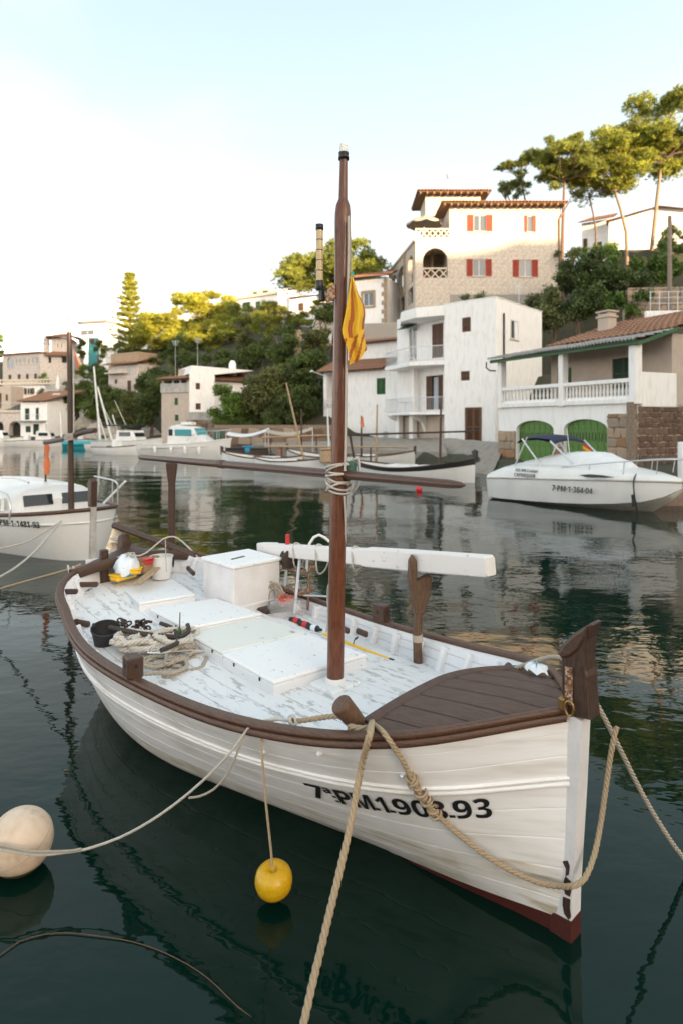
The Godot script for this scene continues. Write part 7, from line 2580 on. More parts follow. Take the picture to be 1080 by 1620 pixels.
func pine(label: String, at: Vector3, crown: Vector3, rx: float, ry: float, pads_n: int, leaf: Material, bark: Material, density := 34.0, group := "", gold := 0.3, bare := false) -> void:
	var o := thing("pine_tree", label, "pine tree", at, 0.0, group)
	var c := crown - at
	var fork := Vector3(c.x * 0.8, c.y - ry * 0.55, c.z)
	var r0 := clampf(c.y * 0.022, 0.14, 0.34)
	var g := Geo.new()
	limb(g, Vector3(0, -2.5, 0), fork, r0, r0 * 0.6, 0.07)
	part("trunk", g, bark, o)
	var pads := []
	for k in pads_n:
		var a := k * 2.4 + rnd(-0.4, 0.4)
		var f := sqrt((k + 0.5) / pads_n)
		var y := ry * (rnd(-0.75, 1.0) * (1.0 - f * f * 0.6) + rnd(-0.2, 0.2))
		var p := c + Vector3(cos(a) * rx * f * rnd(0.75, 1.02), y, sin(a) * rx * f * rnd(0.75, 1.0))
		var s := rx * rnd(0.15, 0.36)
		pads.append([p, Vector3(s, s * rnd(0.5, 0.75), s)])
		var l := Geo.new()
		limb(l, fork + Vector3(0, rnd(-0.1, 0.3) * ry, 0), p - Vector3(0, s * 0.3, 0), r0 * 0.4, r0 * 0.1)
		if bare:
			for q in 5:
				var e := p + Vector3(rnd(-1, 1), rnd(-0.4, 0.7), rnd(-1, 1)) * s * 1.6
				limb(l, p - Vector3(0, s * 0.3, 0), e, r0 * 0.1, r0 * 0.04)
		part("branch", l, bark, o)
	foliage(o, "crown", pads, density * (0.12 if bare else 1.0), "pine", leaf, 1.15, gold)

func bush(label: String, at: Vector3, w: float, h: float, leaf: Material, called := "shrub", group := "", density := 60.0, gold := 0.1) -> void:
	# at is the middle of the bush
	var o := thing(called, label, called.replace("_", " "), at - Vector3(0, h, 0), 0.0, group)
	var n := clampi(int(6 + w * h * 1.6), 7, 26)
	var pads := []
	var d := minf(w, 2.6)
	var core := minf(w, h) * 0.5
	for k in n:
		var v := Vector3(rng.randfn(), rng.randfn(), rng.randfn()).normalized() * pow(rng.randf(), 0.4)
		var s := core * rnd(0.35, 0.9)
		pads.append([Vector3(v.x * (w - s * 0.7), h + v.y * (h - s * 0.7), v.z * d * 0.8), Vector3(s, s * 0.85, s)])
	var g := Geo.new()
	for k in 3:
		limb(g, Vector3(rnd(-0.2, 0.2), -0.8, 0), Vector3(rnd(-0.5, 0.5) * w, h, rnd(-0.3, 0.3) * d), 0.09, 0.04)
	part("stem", g, M.bark, o)
	foliage(o, "leaves", pads, density, "leaf", leaf, 1.3 if h > 1.2 else 1.0, gold)

func make_plants() -> void:
	var ridge := "pines on the right ridge"
	pine("tallest umbrella pine with a pale forked trunk at the right edge of the ridge", Vector3(32.798,21.494,-66), Vector3(34.347,32.471,-66), 4.9, 3.9, 46, M.pine_leaf, M.bark_pale, 34.0, ridge, 0.7)
	pine("slender bent pine in front of the gable house, gold on its right side", Vector3(30.306,19.945,-66), Vector3(28.69,29.239,-66), 4.2, 3.7, 44, M.pine_leaf, M.bark_pale, 34.0, ridge, 0.9)
	pine("pine with a round dark crown whose trunk rises behind the villa eave", Vector3(22.727,19.933,-64), Vector3(23.053,28.945,-64), 3.6, 2.7, 38, M.pine_leaf, M.bark, 38.0, ridge, 0.3)
	pine("smaller dark pine standing behind the roof of the villa", Vector3(21.286,25.157,-70), Vector3(20,30.729,-70), 2.4, 2.1, 13, M.pine_leaf, M.bark, 36.0, ridge, 0.3)
	pine("half bare pine with thin grey twigs between the ridge pines", Vector3(28.571,22.657,-70), Vector3(27.857,28.729,-70), 3.4, 2.0, 12, M.pine_leaf, M.bark, 30.0, ridge, 0.5, true)
	bush("low dark bush behind the villa roof under the ridge pine", Vector3(18.929,28.8,-70), 3.4, 1.2, M.pine_leaf)
	pine("big dark pine with an open crown behind the wooden mast", Vector3(-1.429,11.586,-70), Vector3(-0.857,19.3,-70), 5.8, 3.6, 48, M.pine_leaf, M.bark, 30.0, "pines on the middle slope", 0.4)
	pine("lower pine with two pale stems and drooping crown left of the mast", Vector3(-6.947,9.851,-74), Vector3(-8.155,14.382,-74), 3.4, 2.6, 16, M.pine_leaf, M.bark_pale, 34.0, "pines on the middle slope", 0.8)
	pine("bushy pine below the sunlit house, near the wooden mast", Vector3(-2.776,9.933,-68), Vector3(-3.331,13.749,-68), 1.9, 1.8, 10, M.pine_leaf, M.bark, 36.0, "pines on the middle slope", 0.2)
	pine("sunlit golden pine with a high round crown below the hilltop building", Vector3(-21.133,12.963,-95), Vector3(-21.133,19.555,-95), 5.2, 2.9, 30, M.pine_sunlit, M.bark, 34.0, "pines on the middle slope", 0.3)
	pine("brightest yellow pine spreading right of the norfolk pine", Vector3(-25.722,9.81,-92), Vector3(-25.91,15.443,-92), 4.9, 3.0, 34, M.pine_sunlit, M.bark, 34.0, "pines on the middle slope", 0.3)
	pine("sunlit golden pine over the chimney of the hipped house", Vector3(-17.061,9.484,-88), Vector3(-17.959,14.153,-88), 4.4, 3.0, 28, M.pine_sunlit, M.bark, 34.0, "pines on the middle slope", 0.2)
	pine("dark pine between the golden pines and the drooping pine", Vector3(-13.029,10.014,-84), Vector3(-13.286,15.157,-84), 3.6, 3.0, 16, M.pine_leaf, M.bark, 34.0, "pines on the middle slope", 0.4)
	norfolk("tall norfolk pine in level tiers against the sky", Vector3(-34.082,10.973,-100), 15.5)
	for q in [["dark cypress beside the turquoise house front", Vector3(-43.616,14.398,-104), 0.9, 2.9], ["dark cypress right of the turquoise house front", Vector3(-40.539,13.973,-104), 1.2, 2.6]]:
		bush(q[0], q[1], q[2], q[3], M.shrub_leaf, "cypress", "cypresses on the left slope", 70.0)
	var slope := "shrubs on the right slope"
	for q in [
		["small round bush right of the villa corner", Vector3(22.347,18.708,-60), 0.9, 0.9, 0], ["clipped hedge below the white porch house", Vector3(24.99,19.508,-62), 2.0, 0.9, 1], ["rounded clipped bush under the bent pine", Vector3(25.837,18.463,-60), 2.0, 1.5, 1],
		["long clipped hedge at the right edge above the stone garden wall", Vector3(28.571,16.586,-56), 3.2, 1.9, 1], ["dark bush beside the foot of the tallest pine", Vector3(33.3,21.2,-63), 1.9, 1.5, 0], ["dark shrub against the right end wall of the villa", Vector3(19.361,14.739,-53), 1.9, 2.0, 0],
		["big dark shrub in the middle of the right slope", Vector3(21.49,14.504,-52), 2.8, 2.4, 0], ["spreading shrub behind the roof of the tall white house", Vector3(15.922,10.837,-47), 2.1, 1.8, 2], ["dark shrub behind the boathouse chimney", Vector3(17.743,10.984,-46), 2.2, 1.7, 0],
		["bright green shrub beside the low fence", Vector3(20.888,11.124,-46), 2.2, 1.3, 1], ["low shrub at the foot of the clipped hedge", Vector3(23.469,13.422,-50), 2.2, 1.3, 0], ["shrub on the slope under the porch house", Vector3(21.306,17.392,-58), 2.0, 1.2, 2], ["shrub over the boathouse roof ridge at right", Vector3(24.939,12.276,-47), 2.6, 1.0, 0], ["little plant on the ledge at the foot of the villa", Vector3(12.621,14.049,-57), 0.7, 0.45, 1], ["little bush beside the ledge plant under the villa", Vector3(11.242,13.773,-56.5), 0.5, 0.35, 0]]:
		bush(q[0], q[1], q[2], q[3], [M.shrub_leaf, M.hedge_leaf, M.olive_leaf][q[4]], "shrub", slope)
	var mid := "bushes on the middle slope"
	for q in [
		["round green bush against the white cliff house", Vector3(-9.257,3.678,-54), 2.2, 2.5, 1], ["large rounded bush in the middle of the dark thicket", Vector3(-6.337,4.78,-54), 3.0, 3.0, 2], ["tall dark bush beside the low white house", Vector3(-3.245,5.274,-53), 2.4, 3.8, 0], ["dark bush at the corner of the low white house", Vector3(-2.001,3.922,-53), 1.2, 3.4, 0],
		["dark bush under the drooping pine", Vector3(-5.464,9.693,-63), 3.2, 2.0, 0], ["dark bush right of the hipped roof", Vector3(-9.092,8.9,-66), 2.8, 1.8, 0], ["bush behind the hipped roof and its chimney", Vector3(-13.812,9.794,-72), 3.2, 1.6, 0], ["bush below the terrace wall", Vector3(-2.449,10.259,-60), 1.7, 1.8, 2], ["low bush along the quay behind the awning boats", Vector3(-5.102,2.198,-50), 3.2, 1.2, 0], ["low bush at the foot of the round green bush", Vector3(-8.224,2.035,-52), 2.0, 1.2, 0],
		["dark bush left of the beige tower house", Vector3(-20.204,4.657,-66), 1.7, 3.0, 0], ["spreading bush below the stone house", Vector3(-23.429,3.729,-70), 2.6, 2.2, 2], ["bush below the terrace garden wall", Vector3(-33.6,6.414,-84), 3.2, 2.1, 0], ["bush beside the green shutter house", Vector3(-34.122,3.933,-80), 2.2, 2.2, 0], ["bush between the bare rocks and the stone house", Vector3(-28.812,4.688,-78), 2.6, 2.2, 0], ["dark bush behind the beige tower house", Vector3(-19.255,9.7,-74), 3.2, 1.7, 0],
		["bush against the end of the stone barn", Vector3(-23.51,8.014,-80), 2.6, 2.4, 0], ["low bush over the rocks by the water", Vector3(-27.551,1.271,-72), 2.8, 1.0, 2], ["ivy hanging over the terrace wall of the pink villa", Vector3(-46.237,8.765,-96), 1.1, 1.3, 1], ["dark plants on the roof terrace of the arched niche house", Vector3(-41.245,6.512,-86), 1.5, 0.7, 0], ["bright bush at the extreme left edge of the skyline", Vector3(-62.7,16.841,-114), 1.2, 3.2, 1], ["dark bush under the golden pines", Vector3(-21.061,12.831,-86), 3.6, 1.8, 0], ["bush in the gap left of the drooping pine", Vector3(-11.541,12.249,-78), 2.8, 1.8, 2], ["olive bush by the norfolk pine foot", Vector3(-33.698,13.076,-96), 2.6, 1.6, 2], ["dark bush above the stone barn", Vector3(-26.665,12.371,-94), 2.8, 1.6, 0], ["dark bush on the slope behind the stone house wall", Vector3(-35.673,8.871,-92), 2.0, 1.8, 0], ["thicket bush above the awning boats", Vector3(-4.423,3.341,-51), 2.4, 1.8, 0], ["bush right of the white garden wall", Vector3(-1.829,13.402,-64), 1.4, 1.4, 0], ["bush between the stone barn and the beige house", Vector3(-24.196,6.916,-78), 2.2, 1.8, 0], ["bush over the chimney side of the beige house", Vector3(-19.396,8.031,-72), 2.0, 1.0, 2], ["bush below the modern block", Vector3(-39,10.3,-98), 2.6, 1.6, 0], ["bush at the end of the terrace garden wall", Vector3(-39.616,7.557,-92), 2.0, 1.2, 2], ["low bush by the water under the stone house", Vector3(-23.167,0.684,-66), 2.4, 1.0, 0], ["dark bush between the tall yacht mast and the thicket", Vector3(-30.245,3.463,-76), 2.0, 1.6, 0], ["bush against the golden pine trunks", Vector3(-24.245,11.28,-88), 3.0, 1.6, 0], ["bush under the slate roof house", Vector3(-31.5,12.8,-98), 2.6, 1.8, 2], ["hedge under the turquoise house and the cypresses", Vector3(-38.582,10.249,-95), 3.0, 1.2, 1], ["bush on the slope right of the terrace garden wall", Vector3(-34.163,8.178,-90), 2.2, 1.6, 0], ["bush left of the white garden wall pier", Vector3(-5.469,12.213,-67), 1.6, 1.4, 0]]:
		bush(q[0], q[1], q[2], q[3], [M.shrub_leaf, M.hedge_leaf, M.olive_leaf][q[4]], "shrub", mid, 60.0, 0.5)
	for q in [["pale limestone outcrop at the waterline left of the beige house", Vector3(-26.737,0,-70.437), 3.2, 2.4], ["pale rock face behind the tall yacht mast", Vector3(-30.667,0,-75.133) + Vector3(0, 1.2, -3), 3.0, 2.8], ["low pale rock by the turquoise dinghy", Vector3(-22.361,0,-62.611) + Vector3(0, 0, -1), 2.6, 1.6], ["grey rock under the bushes left of the beige tower house", Vector3(-21.512,-0,-66.294) + Vector3(0, 0.3, -2), 2.4, 1.9]]:
		var o := thing("cliff_rock", q[0], "rock", q[1], 0.0, "limestone rocks by the far water")
		var n := FastNoiseLite.new()
		n.seed = int(q[2] * 10.0)
		n.frequency = 0.6
		n.fractal_octaves = 4
		var rows := []
		for i in 11:
			var line := PackedVector3Array()
			for k in 22:
				var e := PI / 2.0 * (1.0 - i / 10.0)
				var a := TAU * k / 22.0
				var d := Vector3(cos(a) * cos(e), sin(e), sin(a) * cos(e))
				line.push_back(d * Vector3(q[2], q[3], q[2] * 0.7) * (1.0 + 0.55 * n.get_noise_3dv(d * 2.2)) - Vector3(0, 0.4, 0))
			rows.append(line)
		var rg := Geo.new()
		rg.grid(rows, true)
		part("rock", rg, M.limestone, o)
	var w := thing("rough_quay_wall", "rough boulder wall along the quay behind the awning boats", "wall", Vector3(-9.153,0.892,-46), -0.06)
	var bg := Geo.new()
	bg.box(Vector3(4.4, 0.0, -0.35), Vector3(9.4, 2.6, 0.5))
	part("mortar_bed", bg, M.mortar, w)
	stones(w, Transform3D(), Rect2(-0.2, -0.9, 9.0, 2.0), 0.62, [M.rubble_brown, M.stone_grey, M.rubble_dark])

func norfolk(label: String, at: Vector3, h: float) -> void:
	var o := thing("norfolk_pine", label, "pine tree", at)
	var g := Geo.new()
	g.tube(PackedVector3Array([Vector3(0, -2, 0), Vector3(0, h * 0.5, 0), Vector3(0, h, 0)]), [0.3, 0.18, 0.03], 8)
	part("trunk", g, M.bark, o)
	var pads := []
	var y := 1.5
	var tier := 0
	while y < h - 0.3:
		var reach := lerpf(4.4, 0.5, pow(y / h, 1.1)) * (1.0 + 0.2 * sin(tier * 2.1))
		var l := Geo.new()
		var n := 7
		for k in n:
			var a := TAU * k / n + tier * 0.5
			var d := Vector3(cos(a), 0.08, sin(a))
			limb(l, Vector3(0, y, 0), Vector3(0, y, 0) + d * reach, 0.05, 0.015, 0.03)
			for q in 5:
				var f := (q + 0.7) / 5.2
				pads.append([Vector3(0, y, 0) + d * reach * f * rnd(0.85, 1.15) + Vector3(0, 0.3 * f + rnd(-0.12, 0.12), 0), Vector3(0.42, 0.16, 0.42) * (1.15 - 0.45 * f)])
		part("branch", l, M.bark, o)
		y += lerpf(1.15, 0.7, y / h)
		tier += 1
	foliage(o, "crown", pads, 55.0, "pine", M.pine_leaf, 0.9, 1.2)

# ---------------------------------------------------------------- boats across the water
func small_hull(o: Node3D, L: float, B: float, bow_h: float, mid_h: float, stern_h: float, m: Material, rail_m: Material, double_ended := true, stripe: Material = null, deck_m: Material = null, full := 0.65) -> void:
	# bow at z = 0, stern at z = -L
	var hb := func(t: float) -> float:
		var a := pow(clampf(t / 0.4, 0.0, 1.0), full)
		var e := pow(clampf((1.0 - t) / 0.4, 0.0, 1.0), 0.6)
		return B / 2.0 * (minf(a, e) if double_ended else a * lerpf(1.0, 0.86, smoothstep(0.55, 1.0, t))) + 0.02
	var hh := func(t: float) -> float:
		return mid_h + (bow_h - mid_h) * pow(clampf(1.0 - t / 0.6, 0.0, 1.0), 1.8) + (stern_h - mid_h) * pow(clampf((t - 0.6) / 0.4, 0.0, 1.0), 1.8)
	var rows := [[], [], [], []]
	for i in 25:
		var t := i / 24.0
		for si in 2:
			var sd := -1.0 if si == 0 else 1.0
			var line := PackedVector3Array()
			for q in 9:
				var v := q / 8.0
				var y: float = lerpf(hh.call(t), -0.3, v)
				var bx: float = hb.call(t) * lerpf(1.0, 0.35 + 0.3 * sin(PI * t), pow(v, 1.7))
				var rake := 0.1 * L * 0.2 * (1.0 - v) * (1.0 - t) * (0.4 if double_ended else 1.6)
				line.push_back(Vector3(sd * bx, y, -t * L + rake))
			rows[si].append(line)
			rows[2 + si].append(line[0])
	for si in 2:
		var g := Geo.new()
		g.grid(rows[si], false, si == 0)
		part("hull_side", g, m, o)
		if stripe:
			var sg := Geo.new()
			var sr := []
			for line in rows[si]:
				var out := 0.012 * (-1.0 if si == 0 else 1.0)
				sr.append(PackedVector3Array([line[0] + Vector3(out, -0.03, 0), line[0].lerp(line[2], 0.75) + Vector3(out, 0, 0)]))
			sg.grid(sr)
			part("hull_stripe", sg, stripe, o)
		var r := Geo.new()
		r.tube(PackedVector3Array(rows[2 + si]), 0.035, 6)
		part("rail", r, rail_m, o)
	if not double_ended:
		var tg := Geo.new()
		var a: PackedVector3Array = rows[0][24]
		var b: PackedVector3Array = rows[1][24]
		for q in 8:
			tg.quad(a[q], b[q], b[q + 1], a[q + 1])
		part("transom", tg, m, o)
	var dk := []
	for i in 25:
		var t := i / 24.0
		var x: float = hb.call(t) - 0.05
		var y: float = hh.call(t) - 0.14
		dk.append(PackedVector3Array([Vector3(-x, y, -t * L), Vector3(0, y + 0.05, -t * L), Vector3(x, y, -t * L)]))
	var dg := Geo.new()
	dg.grid(dk)
	part("deck", dg, deck_m if deck_m else m, o)

func spar(o: Node3D, called: String, a: Vector3, b: Vector3, r0: float, r1: float, m: Material) -> MeshInstance3D:
	var g := Geo.new()
	g.tube(PackedVector3Array([a, a.lerp(b, 0.5), b]), [r0, (r0 + r1) / 2.0, r1], 8)
	return part(called, g, m, o)

func local_box(o: Node3D, called: String, at: Vector3, size: Vector3, m: Material, bevel := 0.03, basis := Basis()) -> MeshInstance3D:
	var g := Geo.new()
	g.box(at, size, basis, bevel)
	return part(called, g, m, o)

func text_mesh(s: String, h: float) -> TextMesh:
	var t := TextMesh.new()
	t.text = s
	t.font = text_font
	t.font_size = 64
	t.pixel_size = h / 46.0
	t.depth = 0.004
	return t

func rail_tube(o: Node3D, called: String, pts: Array, r: float, m: Material) -> void:
	var g := Geo.new()
	g.tube(curve(pts, 0.15), r, 6)
	part(called, g, m, o)

func boat(called: String, label: String, at: Vector3, turn: float, len_: float, group := "moored boats") -> Node3D:
	front_length = len_
	return thing(called, label, "boat", at, turn, group)

func make_far_boats() -> void:
	cabin_boat()
	black_striped_boat()
	speedboat()
	motor_cruiser()
	row_of_boats()
	distant_boats()

func cabin_boat() -> void:
	var o := boat("cabin_boat", "white wooden cabin boat with a slim mast and brown rail moored at the left edge", Vector3(-4.195,0,-10.435), 0.8008, 6.035)
	var L := 6.2
	small_hull(o, L, 2.6, 0.86, 0.62, 0.75, M.boat_white, M.rail_wood, true, null, null, 0.45)
	# stem with a brown head, grey below
	var xf := Transform3D(Basis(Vector3(0, 0, 1), Vector3.UP, Vector3(-1, 0, 0)), Vector3.ZERO)
	var g := Geo.new()
	g.prism(PackedVector2Array([Vector2(-0.08, -0.3), Vector2(0.05, -0.3), Vector2(0.08, 0.9), Vector2(-0.05, 0.9)]), -0.05, 0.05, xf, 0.01)
	part("stem", g, M.grey_wall, o)
	var g2 := Geo.new()
	g2.prism(PackedVector2Array([Vector2(-0.05, 0.9), Vector2(0.08, 0.9), Vector2(0.1, 1.33), Vector2(0.02, 1.38), Vector2(-0.09, 1.28), Vector2(-0.05, 1.2)]), -0.055, 0.055, xf, 0.012)
	part("stem_head", g2, M.brown_wood, o)
	for sd in [-1.0, 1.0]:
		var st := Geo.new()
		var pts := []
		for i in 9:
			var t := i / 8.0
			pts.append(Vector3(sd * (1.3 * pow(clampf(t * 2.6 / 2.48, 0.0, 1.0), 0.45) * 0.975 + 0.03), 0.5 + 0.14 * (1.0 - t), -t * 2.6 + 0.03))
		st.tube(curve(pts, 0.1), 0.022, 6)
		part("rubbing_strake", st, M.boat_white, o)
	# cabin: sides with windows, rounded roof
	var rows := []
	for z in [-1.45, -1.55, -2.3, -3.2, -4.2, -4.35]:
		var w := 0.62 if z > -1.5 else (0.72 if z > -2.0 else 0.85)
		var h := 0.82 if z > -1.5 else 1.06
		var line := PackedVector3Array()
		for q in [[-1.0, 0.5], [-1.0, 0.75], [-0.95, h - 0.06], [-0.7, h + 0.05], [0.0, h + 0.1], [0.7, h + 0.05], [0.95, h - 0.06], [1.0, 0.75], [1.0, 0.5]]:
			line.push_back(Vector3(q[0] * w, q[1], z))
		rows.append(line)
	var cg := Geo.new()
	cg.grid(rows)
	var fr: PackedVector3Array = rows[0]
	for k in 7:
		cg.tri(fr[0], fr[k + 1], fr[k + 2])
	part("cabin", cg, M.boat_white, o)
	for sd in [-1.0, 1.0]:
		for z in [-2.05, -2.95, -3.75]:
			var w := local_box(o, "cabin_window", Vector3(sd * 0.84, 0.86, z), Vector3(0.06, 0.24, 0.6), M.white_plastic, 0.01)
			local_box(w, "pane", Vector3(sd * 0.868, 0.86, z), Vector3(0.012, 0.18, 0.54), M.smoked_glass, 0.004)
		local_box(o, "windscreen", Vector3(sd * 0.33, 0.9, -1.5), Vector3(0.5, 0.2, 0.1), M.smoked_glass, 0.006, Basis(Vector3.RIGHT, -0.35))
	rail_tube(o, "grab_rail", [Vector3(-0.35, 1.2, -1.9), Vector3(-0.35, 1.24, -2.6), Vector3(-0.35, 1.2, -3.4)], 0.02, M.steel)
	rail_tube(o, "bow_rail", [Vector3(-1.0, 0.7, -0.9), Vector3(-1.0, 1.1, -1.0), Vector3(-1.15, 1.12, -2.4), Vector3(-1.1, 0.62, -2.5)], 0.016, M.steel)
	for q in [[0.75, -0.4], [1.08, -1.3]]:
		spar(o, "stanchion", Vector3(q[0], 0.75, q[1] - 0.2), Vector3(q[0], 1.18, q[1] - 0.2), 0.014, 0.014, M.steel)
	rail_tube(o, "stern_rail", [Vector3(0.75, 1.18, -0.6), Vector3(1.08, 1.18, -1.5), Vector3(1.12, 1.2, -2.4)], 0.016, M.steel)
	spar(o, "stay_bar", Vector3(0.85, 0.75, -1.4), Vector3(1.05, 1.2, -0.9), 0.022, 0.022, M.white_plastic)
	# mast, its pale spear head, the yard and halyards
	var inv := o.transform.affine_inverse()
	var foot := inv * Vector3(-4.869,0.643,-11.2)
	var head := inv * Vector3(-4.914,3.946,-11.2)
	spar(o, "mast", foot - Vector3(0, 0.5, 0), head, 0.06, 0.045, M.dark_wood)
	var sp := Geo.new()
	var tip := inv * Vector3(-4.92,4.369,-11.2)
	sp.tube(PackedVector3Array([head - Vector3(0, 0.02, 0), head.lerp(tip, 0.25), head.lerp(tip, 0.6), tip]), [0.03, 0.045, 0.042, 0.006], 10)
	part("mast_head", sp, M.grey_wall, o)
	spar(o, "halyard", inv * Vector3(-4.791,3.546,-11.1), inv * Vector3(-4.791,2.073,-11.1), 0.012, 0.012, M.rope_white)
	var y := thing("furled_yard", "brown yard lashed low on the slim mast of the cabin boat", "yard", Vector3(-4.848,2.051,-11.1))
	var inv2 := y.transform.affine_inverse()
	rail_tube(y, "spar", [inv2 * Vector3(-5.731,1.933,-12), inv2 * Vector3(-5.222,1.995,-11.5), inv2 * Vector3(-4.87,2.061,-11.15), inv2 * Vector3(-4.505,2.155,-10.9), inv2 * Vector3(-4.247,2.18,-10.7)], 0.05, M.brown_wood)
	var lash := Geo.new()
	for k in 4:
		lash.tube(curve([Vector3(-0.07, -0.06 + k * 0.04, 0.08), Vector3(0.07, -0.03 + k * 0.03, 0.08), Vector3(0.08, -0.05 + k * 0.04, -0.06), Vector3(-0.08, -0.02 + k * 0.03, -0.06), Vector3(-0.07, -0.06 + k * 0.04, 0.08)], 0.03), 0.014, 5)
	stuff(part("lashing", lash, M.rope_white, y))
	var f := thing("orange_flag", "rolled orange flag on a short staff at the cabin boat", "flag", Vector3(-5.861,1.045,-12.3))
	spar(f, "staff", Vector3(0, -0.4, 0), Vector3(-0.01, 0.9, 0), 0.022, 0.02, M.brown_wood)
	var cloth := Geo.new()
	cloth.tinted = true
	var rr := []
	for i in 8:
		cloth.tint = Color(0.55, 0.12, 0.03)
		var t := i / 7.0
		var line := PackedVector3Array()
		for k in 8:
			var a := TAU * k / 8.0
			line.push_back(Vector3(0.02 + (0.035 + 0.03 * t + 0.02 * sin(i * 1.7)) * cos(a), 0.85 - 0.6 * t, (0.035 + 0.03 * t) * sin(a)))
		rr.append(line)
	cloth.grid(rr, true)
	part("cloth", cloth, M.orange_cloth, f)
	# registration on both bows
	var t1 := text_mesh("7ªPM-1-1481-93", 0.105)
	var o1 := part("registration_mark", t1, M.lettering, o)
	for sd in [-1.0, 1.0]:
		var mark: MeshInstance3D = o1 if sd < 0.0 else part("registration_mark", t1, M.lettering, o)
		var za := -0.95 if sd < 0.0 else -0.7
		var hbx := func(z: float) -> float: return (1.3 * pow(clampf(-z / (0.4 * L), 0.0, 1.0), 0.45) + 0.02)
		var p0 := Vector3(sd * hbx.call(za - 0.45), 0.62, za - 0.45)
		var p1 := Vector3(sd * hbx.call(za + 0.45), 0.62, za + 0.45)
		var ax := (p1 - p0).normalized() * (1.0 if sd < 0.0 else -1.0)
		var up := Vector3(sd * 0.2, 1, 0).normalized()
		var zz := ax.cross(up).normalized()
		mark.transform = Transform3D(Basis(ax, zz.cross(ax), zz), (p0 + p1) / 2.0 + zz * 0.05 + Vector3(0, 0.0, 0))
	var sb := thing("tender_bow", "small white brown-railed boat at the left edge behind the cabin boat", "boat", Vector3(-8.571,0.463,-15), 0.9)
	small_hull(sb, 3.6, 1.5, 0.62, 0.5, 0.55, M.boat_white, M.rail_wood, true)
	sb.rotation.y = 1.45
	sb.position = Vector3(-9.494,0,-18.032)

func black_striped_boat() -> void:
	var o := boat("striped_boat", "white double-ended boat with a black side stripe and low awning pole by the slipway", Vector3(5.138,0,-23.979), 0.9587, 6.107)
	var L := 5.6
	small_hull(o, L, 2.0, 0.95, 0.5, 0.7, M.boat_white, M.dark_wood, true, M.boat_black)
	var xf := Transform3D(Basis(Vector3(0, 0, 1), Vector3.UP, Vector3(-1, 0, 0)), Vector3.ZERO)
	var g := Geo.new()
	g.prism(PackedVector2Array([Vector2(-0.06, 0.85), Vector2(0.1, 0.85), Vector2(0.12, 1.25), Vector2(0.0, 1.3), Vector2(-0.12, 1.2), Vector2(-0.05, 1.1)]), -0.06, 0.06, xf, 0.012)
	part("stem_head", g, M.boat_black, o)
	for q in [[-2.0, 0.9], [-3.2, 1.1]]:
		local_box(o, "hatch", Vector3(0, 0.52, q[0]), Vector3(0.8, 0.16, q[1]), M.boat_white)
	var inv := o.transform.affine_inverse()
	var foot := inv * Vector3(3.954,0.642,-25)
	spar(o, "mast", foot - Vector3(0, 0.4, 0), inv * Vector3(4.005,3.371,-25), 0.06, 0.04, M.dark_wood)
	spar(o, "awning_pole", inv * Vector3(0.333,1.8,-27.2), inv * Vector3(5.381,2.002,-24.3), 0.045, 0.035, M.iron)
	spar(o, "pole_post", inv * Vector3(0.361,1.8,-27.2), inv * Vector3(0.555,0.69,-27.2), 0.05, 0.05, M.iron)
	var t := text_mesh("7ªPM-1", 0.16)
	var mk := part("registration_mark", t, M.lettering, o)
	mk.transform = Transform3D(Basis(Vector3.UP, -PI / 2 + 0.42), Vector3(-0.56, 0.74, -0.62))
	var r := thing("red_float", "small red float on the water below the yard tip", "buoy", Vector3(2.622,0,-21.065))
	var rg := Geo.new()
	rg.lathe([Vector2(0.001, 0.19), Vector2(0.08, 0.16), Vector2(0.11, 0.08), Vector2(0.09, -0.02), Vector2(0.001, -0.06)], 12, Transform3D())
	part("float_body", rg, M.red_plastic, r)

